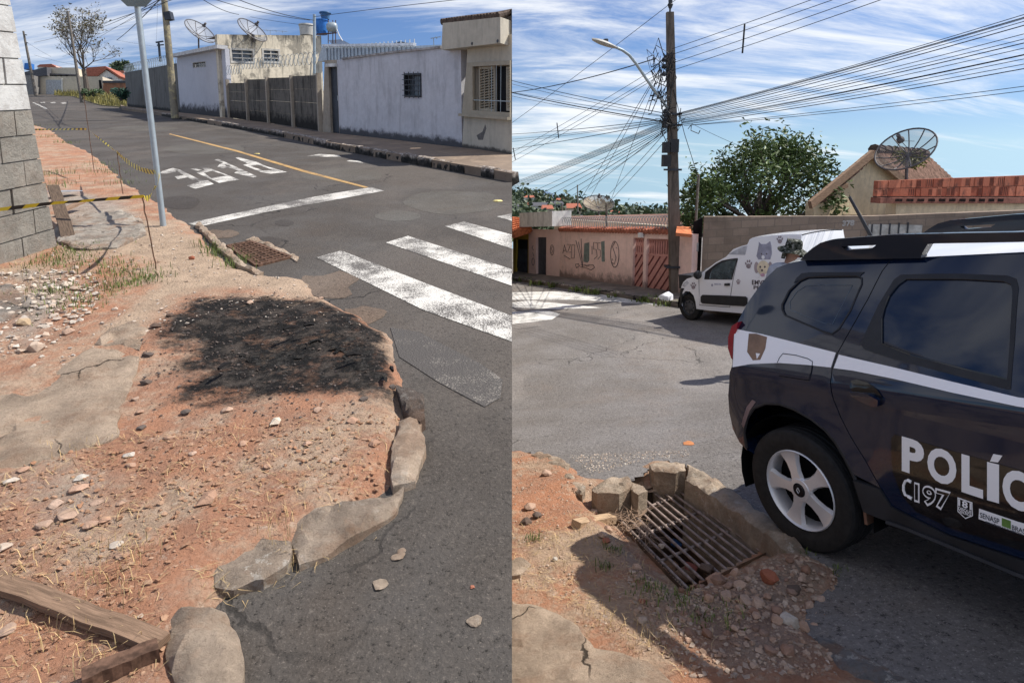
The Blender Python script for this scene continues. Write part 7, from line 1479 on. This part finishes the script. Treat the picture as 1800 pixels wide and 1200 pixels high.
pc.tubep('fuel_flap_gap', pc.pl([(1367, 637), (1371, 628), (1377, 621), (1400, 624), (1421, 630), (1429, 635), (1427, 652), (1422, 668), (1370, 660)]), .0022, M_black, .003)
for P in (SH,): pc.tubep('shut_line', [(a + .003, b) for a, b in P], .0045, M_black, -.006)
pc.tubep('shut_line', [(fx + .004, fz_), (fx + .004, RZ)], .0045, M_black, -.006)
pc.panel('scuff', pc.pl([(1313, 715), (1323, 702), (1329, 706), (1318, 722), (1308, 752), (1304, 745)]), plain('scuffed_grey', (.20, .14, .13), .7), .002, .0035, both=False, step=.04, back=False)
# handle
hc_ = pc.pl([(1494, 678), (1497, 669), (1506, 666), (1525, 671), (1542, 684), (1551, 697), (1550, 712), (1543, 714), (1522, 705), (1500, 691)])
pc.panel('handle_recess', hc_, M_gblk, .001, .004, step=.03); pc.panel('door_handle', pc.pl([(1498, 687), (1512, 688), (1530, 690), (1550, 701), (1549, 712), (1541, 713), (1520, 704), (1503, 694)]), M_navy, .004, .030, step=.03)
# black film and lettering
pc.panel('black_film', pc.pl([(1567, 800), (1567, 770), (1573, 763), (1690, 796), (1795, 826)]) + [(fx - .003, pc.px(1795, 826)[1]), (fx - .003, fz_ + .03)] + pc.pl([(1780, 962), (1667, 926), (1610, 898), (1585, 870), (1570, 830)]), M_gblk, .001, .002, both=False, step=.06, back=False)
def ctext(s_, bl, tl, br, mat, off=.004, bold=.02, name='lettering', sp=1.0):
    # text from its lower left pixel, upper left pixel and lower right pixel, lying on the door
    a, b, c = pc.px(*bl), pc.px(*tl), pc.px(*br); cu = bpy.data.curves.new('t', 'FONT'); cu.body = s_; cu.size = 1; cu.offset = bold; cu.space_character = sp; cu.resolution_u = 4; ob = bpy.data.objects.new('t', cu); me = bpy.data.meshes.new_from_object(ob)
    x0, x1 = min(v.co.x for v in me.vertices), max(v.co.x for v in me.vertices); y1 = .70 if any(ch.isupper() or ch.isdigit() for ch in s_) else .5
    ux, uz = (c[0] - a[0]) / (x1 - x0), (c[1] - a[1]) / (x1 - x0); vx, vz = (b[0] - a[0]) / y1, (b[1] - a[1]) / y1
    V = []
    for v in me.vertices: X = a[0] + (v.co.x - x0) * ux + v.co.y * vx; Z = a[1] + (v.co.x - x0) * uz + v.co.y * vz; V.append((X, pc.side * (pc.ys(X, Z) + off), Z))
    F_ = [tuple(p.vertices) for p in me.polygons]; bpy.data.objects.remove(ob); bpy.data.meshes.remove(me); bpy.data.curves.remove(cu)
    return MB().add(V, F_).build(name, mat, pc.t, local=True)
M_lett = carpaint('white_lettering', (.92, .87, .83), .5, .2)
for ch, a, b, c in (('P', (1586, 823), (1586, 768), (1625, 836)), ('O', (1631, 837), (1631, 784), (1682, 853)), ('L', (1691, 859.5), (1691, 799), (1729, 872)), ('I', (1736, 874), (1736, 813), (1757, 880)), ('C', (1763, 882), (1763, 822), (1812, 898)), ('I', (1822, 901), (1822, 842), (1843, 908)), ('A', (1850, 911), (1850, 850), (1905, 930))):
    if ch != 'A' and ch != 'I' or a[0] < 1800: ctext(ch, a, b, c, M_lett, bold=.045)
pc.panel('accent', pc.pl([(1741, 810), (1747, 797), (1763, 800), (1755, 812)]), M_lett, .003, .004, both=False, step=.05, back=False)
ctext('197', (1608, 878), (1608, 848), (1672, 897), M_lett, .0045, .06); ctext('197', (1609.5, 876.5), (1609.5, 849.5), (1670, 894.5), M_gblk, .0058, .012)
ph = pc.pl([(1598, 843), (1592, 845), (1589, 852), (1589, 861), (1592, 869), (1599, 872)]); pc.tubep('phone_icon', ph, .006, M_lett, .004); 
for e in (ph[0], ph[-1]): pc.tubep('phone_icon', [(e[0] - .004, e[1]), (e[0] + .012, e[1] - .006)], .009, M_lett, .004)
bd = pc.pl([(1684, 873), (1710, 882), (1711, 906), (1698, 911), (1684, 898)]); pc.panel('badge', bd, M_lett, .003, .004, both=False, step=.05, back=False); pc.panel('badge', shr(bd, .88), M_gblk, .004, .005, both=False, step=.05, back=False)
ctext('181', (1686, 887), (1686, 876), (1709, 895), M_lett, .006, .03); ctext('DISQUE', (1686, 894), (1686, 889), (1709, 902), M_lett, .006, .02); ctext('DENÚNCIA', (1687, 899.5), (1687, 895), (1709, 907), M_lett, .006, .02)
sn = pc.pl([(1722, 893), (1790, 916)]) + [(fx - .004, pc.px(1790, 916)[1]), (fx - .004, pc.px(1790, 936)[1])] + pc.pl([(1790, 936), (1721, 911)]); pc.panel('sticker', sn, M_lett, .003, .004, both=False, step=.05, back=False)
M_inkd = plain('dark_print', (.04, .04, .05), .6, bump=0); ctext('SENASP', (1724, 908), (1724, 899), (1758, 920), M_inkd, .006, .01); pc.panel('sticker_picture', pc.pl([(1762, 909), (1778, 914.5), (1778, 929), (1762, 923)]), plain('green_print', (.16, .28, .06), .6), .0045, .005, both=False, step=.05, back=False); ctext('BRASIL', (1780, 929), (1780, 921), (1812, 940), M_inkd, .006, .01); ctext('CONVÊNIO Nº 916805/2021', (1733, 918), (1733, 914), (1800, 941), M_inkd, .006, .02)
# tail lamp, bumper, rear, roof, front
TL = pc.pl([(1297, 566), (1286, 573), (1280, 592), (1279.5, 612), (1285, 629), (1289, 634), (1290, 600)], .80); pc.panel('tail_lamp', TL, M_lampr, -.16, .0, step=.05, y=.80)
T = pc.pl(tail); rear = [(T[-1][0] + .06, T[-1][1] - .02)] + T[::-1]
pc.strip('tailgate', rear[:13][::1], M_navy); 
pc.strip('roof', [(a, b) for a, b in pc.pl([(1365, 471), (1385, 463), (1412, 457.5), (1460, 455.5), (1515, 454.8), (1567, 454.5)])] + [(fx, RZ), (1.6, RZ), (1.82, RZ - .02)], carpaint('white_roof', (.75, .75, .75), .3), crown=.055)
pc.strip('windscreen', [(1.82, RZ - .02), (2.1, RZ - .2), (2.55, 1.06)], M_tint); pc.strip('bonnet', [(2.5, 1.07), (2.9, 1.03), (3.30, .95), (3.44, .82)], M_navy); pc.strip('front_bumper', [(3.44, .82), (3.48, .55), (3.40, .26)], M_navy, ye=.82)
MB().box(-.42, 3.3, -.78, .78, .26, .34).build('underbody', M_dark, pc.t, local=True)
MB().box(-.40, 3.2, -.60, .60, .36, .92).build('cabin_core', M_dark, pc.t, local=True)
for xa in (0.0, 2.67):
    for sg in (-1, 1):
        mb = MB(); n = 16; vs = []
        for i in range(n + 1): a = math.pi * (-.08 + 1.16 * i / n); c_, s_ = math.cos(a) * .44, math.sin(a) * .42; vs += [(xa + c_, sg * .87, .345 + s_), (xa + c_, sg * .55, .345 + s_)]
        mb.add(vs, [(2 * i, 2 * i + 1, 2 * i + 3, 2 * i + 2) for i in range(n)]); mb.add([(xa + math.cos(math.pi * i / 8) * .44, sg * .56, .25 + math.sin(math.pi * i / 8) * .5) for i in range(9)], [tuple(range(9))]); mb.build('wheel_liner', M_dark, pc.t, local=True)
        wheel(pc, xa, sg, .345, .347, .215, .885, .226)
MB().tube([Vector((u, pc.side * (pc.ys(u, v) - .006), v)) for u, v in P_arch], .010, 6).build('arch_lip', M_plast, pc.t, local=True)
MB().obox((pc.px(1532, 906, .80)[0], -.80, pc.px(1532, 906, .80)[1]), (.008, 0, .0), (0, .05, 0), (0, 0, .032)).build('mud_flap', plain('rusty_flap', (.30, .16, .10), .8), pc.t, local=True)
rl = pc.pl([(1411, 457), (1420, 446), (1432, 436), (1447, 426), (1468, 420), (1520, 416), (1575, 411.5), (1700, 408.5), (1795, 407)], .565); zt = rl[-1][1]; lowr = pc.pl([(1795, 424.5), (1650, 427), (1636, 428), (1624, 448), (1625, 453), (1520, 454.5)], .565)
RP = rl + [(1.95, zt - .04), (2.1, zt - .12), (2.06, zt - .13), (1.9, zt - .07)] + lowr
slot = pc.pl([(1484, 432.5), (1545, 430), (1537, 436), (1492, 438.5)], .565)
pc.panel('roof_rail', RP, carpaint('rail_black', (.012, .016, .025), .35, .5), -.025, .025, holes=[slot], step=.08, y=.565)
MB().box(1.17, 1.46, -.58, .58, RZ + .055, RZ + .075).build('light_bar_base', M_plast, pc.t, local=True)
M_clear = plain('clear_lens', (.55, .60, .75), .1, .5, bump=0); M_clear.node_tree.nodes['Principled BSDF'].inputs['Transmission Weight'].default_value = .5
for a, b in ((-.60, -.2), (-.18, .18), (.2, .60)): MB().box(1.16, 1.47, a, b, RZ + .077, RZ + .17).build('light_lens', M_clear, pc.t, local=True)
q = pc.px(1530, 413, 0.05); MB().tube([Vector((q[0], -.05, q[1] - .05)), Vector((q[0], -.05, q[1])), Vector((*[pc.px(1493, 346, 0.05)[0]], -.05, pc.px(1493, 346, 0.05)[1]))], [.014, .012, .009], 6).build('antenna', M_plast, pc.t, local=True)
# ------------------------------------------------------------------ white van
def ysV(X, Z):
    y = .80
    if Z > 1.0: y -= .10 * (Z - 1.0) + .03 * (Z - 1.0) ** 2
    if X > .15: y -= .35 * (X - .15) ** 2
    if Z < .5: y -= .1 * (.5 - Z)
    return y
vn = Car('van', 'white veterinary van with paw prints parked before the brown wall', 'van', (4.5077, 13.7414, -1.6442), (-.51324, .85309, -.09391), (-.06639, .06963, .99536), .955, 1, ysV)
M_van = carpaint('van_white', (.92, .92, .93), .35, .6)
front = vn.pl([(1197.5, 527), (1196.5, 512), (1198, 503), (1201, 496), (1208, 489.5), (1228, 484.5), (1239.5, 475), (1258, 461.5), (1276, 451.5), (1289, 438), (1303, 432.6), (1313, 430), (1315, 427), (1317.5, 421), (1323, 417.7), (1340, 415.5), (1358, 414), (1385, 412.5), (1408, 412.5)])
xr = front[-1][0]; VZt = front[-1][1]; va_ = vn.pl([(1198.5, 518), (1205, 511.5), (1213, 512.5), (1219, 519), (1222.5, 530), (1224, 542)])
sb = vn.pl([(1302, 552)]); zs = vn.px(1226, 543)[1]
ra = [(-2.62 + .36 * math.cos(a), .33 + .36 * math.sin(a)) for a in [math.pi * (0.02 + .96 * i / 12) for i in range(13)]]
vpoly = front + [(xr - .02, VZt - .3), (xr - .03, .35)] + ra[::-1] + [(-.6, zs), (va_[-1][0], zs)] + va_[::-1][1:] 
wv = vn.pl([(1247, 490), (1249, 480), (1252, 473), (1269, 461), (1283, 457.5), (1295, 455.5), (1286, 490)])
vn.panel('body_side', vpoly, M_van, -.02, 0, holes=[wv], step=.10)
vn.panel('window_surround', vn.pl([(1238, 491), (1240, 478), (1258, 464), (1269, 458), (1283, 455), (1297, 453.5), (1287, 491.5)]), M_plast, -.005, .004, holes=[wv], step=.12)
M_vgl = plain('van_glass', (.6, .7, .72), .05, .5, bump=0); M_vgl.node_tree.nodes['Principled BSDF'].inputs['Transmission Weight'].default_value = .92; M_vgl.node_tree.nodes['Principled BSDF'].inputs['IOR'].default_value = 1.02
vn.panel('door_window', wv, M_vgl, -.012, -.006, step=.2)
mold = vn.pl([(1233, 521), (1236, 518), (1280, 519.5), (1311, 521), (1314.5, 524), (1314, 535), (1309, 538), (1270, 535.5), (1236, 533), (1233, 530)]); vn.panel('side_moulding', mold, M_plast, 0, .03, step=.12)
for P in ([(1228.5, 488), (1229, 510), (1229.5, 536), (1283, 540), (1285, 515), (1289, 490), (1297, 455)],): vn.tubep('door_gap', vn.pl(P), .006, M_black, .001)
vn.panel('door_handle', vn.pl([(1275, 498), (1283.5, 497.5), (1283, 502), (1274.5, 502)]), M_plast, 0, .03, step=.1); vn.panel('bumper_end', vn.pl([(1196.5, 512), (1199, 508), (1200, 520), (1198.5, 535), (1196, 535)]), M_plast, -.01, .012, step=.1)
vn.panel('headlamp', vn.pl([(1199, 503), (1202, 497), (1208, 493), (1211, 497), (1204, 504)]), plain('headlamp_lens', (.6, .62, .65), .15, .5), -.002, .008, step=.1)
vn.panel('bumper', vn.pl([(1196.2, 510), (1199, 506), (1203, 507), (1199, 515), (1197.5, 530), (1196, 540)]), M_plast, -.01, .014, step=.1)
vn.panel('cab_panel', vn.pl([(1280, 447), (1303, 434), (1314, 432), (1310, 448)]), plain('van_grey', (.5, .51, .54), .5), 0, .004, step=.12)
vn.strip('roof', front[5:], M_van, crown=.03); vn.strip('bonnet', front[2:6], M_van); vn.strip('front', [(front[0][0], .30)] + front[:3], M_van); vn.strip('windscreen', [front[5], front[7], front[8]], M_tint, crown=.05)
vn.strip('rear_doors', [(xr - .005, VZt - .02), (xr - .02, VZt - .3), (xr - .03, .35)], M_van); ry = xr - .012
MB().box(xr - .06, xr - .02, -.55, -.05, 1.15, VZt - .18).build('rear_window', M_tint, vn.t, local=True)
MB().box(xr, .3, -.70, .70, .30, .42).build('floor', M_dark, vn.t, local=True); MB().box(-.05, .35, -.68, .68, .7, 1.02).build('dashboard', M_plast, vn.t, local=True); MB().obox((-1.55, 0, .95), (.02, 0, 0), (0, .72, 0), (0, 0, .75)).build('bulkhead', plain('bulkhead', (.3, .3, .3), .8), vn.t, local=True)
for sg in (-1, 1): MB().obox((-1.15, sg * .38, .85), (.10, 0, .35), (0, .24, 0), (-.03, 0, .02)).build('seat', M_plast, vn.t, local=True)
MB().tube([Vector((-.35, .38, 1.0)) + Vector((.10 * math.sin(a), .19 * math.cos(a), .16 * math.sin(a))) for a in [2 * math.pi * i / 16 for i in range(17)]], .018, 6).build('steering_wheel', M_plast, vn.t, local=True)
for sg in (1, -1):
    mc = Vector((vn.px(1234, 482)[0], sg * .93, vn.px(1234, 482)[1])); MB().lathe([(.005, -.06), (.08, -.05), (.10, 0), (.07, .06), (.01, .07)], mc, (1, 0, 0), 12).build('wing_mirror', M_plast, vn.t, smooth=50, local=True)
for xa in (0.0, -2.62):
    for sg in (1, -1):
        wheel(vn, xa, sg, .30, .302, .18, .76, .185, False); vs = []
        for i in range(13): a = math.pi * (-.05 + 1.1 * i / 12); vs += [(xa + math.cos(a) * .36, sg * .74, .31 + math.sin(a) * .36), (xa + math.cos(a) * .36, sg * .5, .31 + math.sin(a) * .36)]
        MB().add(vs, [(2 * i, 2 * i + 1, 2 * i + 3, 2 * i + 2) for i in range(12)]).build('wheel_liner', M_dark, vn.t, local=True)
M_paw = plain('paw_print_taupe', (.36, .30, .31), .6, bump=0); M_catg = plain('print_grey', (.36, .36, .44), .6, bump=0); M_dogc = plain('print_cream', (.72, .62, .45), .6, bump=0); M_pnk = plain('print_pink', (.6, .36, .45), .6, bump=0)
def vov(cx, cy, rx, ry, mat, w1=.006, name='printed_mark', rot=0.0, n=14):
    P = []
    for i in range(n): a = 2 * math.pi * i / n; x, y = rx * math.cos(a), ry * math.sin(a); P.append((cx + x * math.cos(rot) - y * math.sin(rot), cy + x * math.sin(rot) + y * math.cos(rot)))
    return vn.panel(name, vn.pl(P), mat, w1 - .003, w1, both=False, step=None, back=False)
def paw(cx, cy, s_, rot=0):
    vov(cx, cy + s_ * .35, s_ * .42, s_ * .42, M_paw, name='paw_print')
    for dx_, dy_ in ((-.48, -.10), (-.18, -.48), (.18, -.5), (.48, -.12)): vov(cx + s_ * dx_, cy + s_ * dy_, s_ * .13, s_ * .25, M_paw, name='paw_print', rot=dx_ * .5)
paw(1316, 464, 10); paw(1219, 502, 8); paw(1298, 495, 6); paw(1371, 421, 9)
vn.panel('pet_decal', vn.pl([(1334, 430), (1334, 425), (1338, 429), (1347, 429), (1354, 424), (1356, 432), (1357, 446), (1354, 456), (1333, 456), (1330, 450), (1332, 440)]), M_catg, .002, .005, both=False, step=None, back=False)
vov(1342, 471, 11, 13, M_dogc, .008, 'pet_decal'); vov(1330, 470, 4, 10, M_paw, .007, 'pet_decal'); vov(1354, 470, 4, 10, M_paw, .007, 'pet_decal'); vov(1341, 483, 4, 3, M_pnk, .011, 'pet_decal')
for a, b, r_, m in ((1337, 469, 1.6, M_ink), (1345, 469, 1.6, M_ink), (1340, 475, 1.8, M_ink), (1339, 446, 1.2, M_ink), (1348, 446, 1.2, M_ink), (1342, 452, 3, M_van), (1333, 484, 3, M_van), (1348, 484, 3, M_van)): vov(a, b, r_, r_ * 1.2, m, .012, 'pet_decal', n=8)
def vtext(s_, a, b, c, mat):
    a, b, c = vn.px(*a), vn.px(*b), vn.px(*c); cu = bpy.data.curves.new('t', 'FONT'); cu.body = s_; cu.size = 1; cu.offset = .02; ob = bpy.data.objects.new('t', cu); me = bpy.data.meshes.new_from_object(ob); x0, x1 = min(v.co.x for v in me.vertices), max(v.co.x for v in me.vertices); V = []
    for v in me.vertices: t = (v.co.x - x0) / (x1 - x0); X = a[0] + (c[0] - a[0]) * t + (b[0] - a[0]) * v.co.y / .7; Z = a[1] + (c[1] - a[1]) * t + (b[1] - a[1]) * v.co.y / .7; V.append((X, vn.ys(X, Z) + .006, Z))
    F_ = [tuple(p.vertices) for p in me.polygons]; bpy.data.objects.remove(ob); bpy.data.meshes.remove(me); return MB().add(V, F_).build('lettering', mat, vn.t, local=True)
vtext('EMVET', (1322, 500), (1322, 492), (1352, 501), M_ink); vtext('PET', (1325, 508), (1325, 502), (1343, 509), M_ink); vtext('PREFEITURA', (1256, 501), (1256, 498), (1268, 501), M_catg); vov(1252, 501, 1.6, 2.4, M_catg, .006, 'crest', n=8)
# ------------------------------------------------------------------ person in a bucket hat behind the police car
PYd = 9.0; hx, hz = AT(1392, 446, PYd).x, 0; gx = AT(1384, 446, PYd).x; gz = Rz(gx, PYd); head = AT(1392, 446, PYd); H = head.z - gz
pe = thing('person', 'person in grey shirt and camouflage bucket hat standing between van and police car', 'person', (gx, PYd, gz))
def skin(name, joints, edges, mat, root, parent):
    me = bpy.data.meshes.new(name); me.from_pydata([j[0] for j in joints], edges, []); ob = bpy.data.objects.new(name, me); COL.objects.link(ob)
    sk_ = ob.modifiers.new('s', 'SKIN'); su = ob.modifiers.new('u', 'SUBSURF'); su.levels = 2; su.render_levels = 2
    for i, j in enumerate(joints):
        v = me.skin_vertices[0].data[i]; v.radius = (j[1], j[1] if len(j) < 3 else j[2]); v.use_root = (i == root)
    dg_ = bpy.context.evaluated_depsgraph_get(); m2 = bpy.data.meshes.new_from_object(ob.evaluated_get(dg_)); bpy.data.objects.remove(ob); m2.name = name; m2.materials.clear(); m2.materials.append(mat); o = bpy.data.objects.new(name, m2); COL.objects.link(o); o.parent = parent
    m2.polygons.foreach_set('use_smooth', np.ones(len(m2.polygons), bool)); W[o] = W[parent]; return o
k = H / 1.62; hd_ = (head.x - gx, 0, H)
M_shirt = plain('grey_shirt', (.36, .37, .41), .9, .1, var=.15, scale=12); M_trous = plain('dark_trousers', (.035, .038, .045), .9); M_skin = plain('skin', (.36, .21, .15), .6, .3, var=.08)
J = [((0, 0, .95 * k), .15, .12), ((0, 0, 1.12 * k), .15, .11), ((-.01, 0, 1.32 * k), .18, .12), ((.0, 0, 1.44 * k), .12, .09), ((-.20, 0, 1.42 * k), .085), ((-.27, -.06, 1.16 * k), .058), ((-.16, -.26, 1.02 * k), .042), ((.20, 0, 1.40 * k), .085), ((.27, -.06, 1.15 * k), .058), ((.14, -.27, 1.03 * k), .042)]
skin('shirt', J, [(0, 1), (1, 2), (2, 3), (3, 4), (4, 5), (5, 6), (3, 7), (7, 8), (8, 9)], M_shirt, 0, pe)
skin('trousers', [((0, 0, .97 * k), .145, .12), ((-.10, 0, .86 * k), .10), ((-.12, -.02, .48 * k), .068), ((-.13, .02, .08), .05), ((-.13, -.12, .045), .045), ((.10, 0, .86 * k), .10), ((.12, -.02, .48 * k), .068), ((.13, .02, .08), .05), ((.13, -.12, .045), .045)], [(0, 1), (1, 2), (2, 3), (3, 4), (0, 5), (5, 6), (6, 7), (7, 8)], M_trous, 0, pe)
body = skin('body', [((.0, 0, 1.42 * k), .06), ((.02, -.01, 1.52 * k), .055), ((hd_[0], -.03, H - .02), .085, .095), ((hd_[0] + .01, -.05, H + .07), .088, .10), ((hd_[0], -.03, H + .14), .06)], [(0, 1), (1, 2), (2, 3), (3, 4)], M_skin, 0, pe)
nf = MB(); fo = Vector((hd_[0] + .03, -.14, H + .03)); nf.lathe([(.002, .035), (.014, .01), (.018, -.02), (.002, -.03)], fo + Vector((0, .0, 0)), (.2, -.9, -.3), 8); nf.build('nose', M_skin, pe, local=True)
for e in (-.032, .04): MB().lathe([(.001, .006), (.010, .0)], Vector((hd_[0] + .02 + e, -.135, H + .055)), (.15, -1, -.1), 8).build('eye', M_ink, pe, local=True)
for e in (-.095, .105): MB().lathe([(.002, .012), (.022, .006), (.026, -.004)], Vector((hd_[0] + e, -.02, H + .04)), (math.copysign(1, e), 0, 0), 8).build('ear', M_skin, pe, local=True)
MB().tube([fo + Vector((-.03, .012, -.055)), fo + Vector((0, 0, -.06)), fo + Vector((.03, .012, -.055))], .006, 5).build('mouth', plain('lips', (.30, .13, .11), .6), pe, local=True)
for sg, x0, y0 in ((-1, -.16, -.27), (1, .14, -.28)):
    hb_ = Vector((x0, y0, 1.02 * k)); hm = MB(); hm.lathe([(.003, -.045), (.032, -.03), (.038, .01), (.028, .045), (.003, .05)], hb_ + Vector((0, -.04, -.02)), (0, -1, -.3), 10)
    for f_ in range(4): q0 = hb_ + Vector((-.026 + .017 * f_, -.08, -.035)); hm.tube([q0, q0 + Vector((0, -.035 - .005 * (f_ in (1, 2)), -.02)), q0 + Vector((0, -.045, -.055))], [.0095, .009, .007], 6)
    q0 = hb_ + Vector((-sg * .034, -.03, -.02)); hm.tube([q0, q0 + Vector((-sg * .02, -.03, -.01)), q0 + Vector((-sg * .018, -.058, -.025))], [.011, .010, .008], 6); hm.build('hand', M_skin, pe, smooth=60, local=True)
def camo():
    b = NB('camouflage_cloth'); col = b.mix(b.rng(b.noise(22, 3), .48, .52), (.016, .020, .014), (.075, .078, .062)); col = b.mix(b.rng(b.noise(31, 2), .57, .6), col, (.22, .22, .20)); return b.fin(col, .95, .1)
M_camo = camo(); ho = Vector((hd_[0], -.035, H + .085)); hax = Vector((.10, -.16, 1)); hat = MB(); hat.lathe([(.21, -.045), (.17, -.01), (.118, .012), (.115, .06), (.105, .115), (.06, .128), (.002, .13)], ho, hax, 28)
for i, v in enumerate(hat.v): v.z += .012 * math.sin(i * 1.7) * (1 if (v - ho).length > .15 else 0)
hat.build('bucket_hat', M_camo, pe, smooth=50, local=True)
fl = MB(); vs = []
for j in range(13):
    a = math.pi * (-.15 + 1.3 * j / 12); d_ = Vector((math.cos(a), math.sin(a), 0))
    for r_, z in ((.115, .0), (.135, -.07), (.15, -.15)): vs.append(ho + d_ * r_ + Vector((0, .02, z)))
fl.add(vs, [(j * 3 + q_, (j + 1) * 3 + q_, (j + 1) * 3 + q_ + 1, j * 3 + q_ + 1) for j in range(12) for q_ in range(2)]).build('neck_flap', M_camo, pe, smooth=60, local=True)
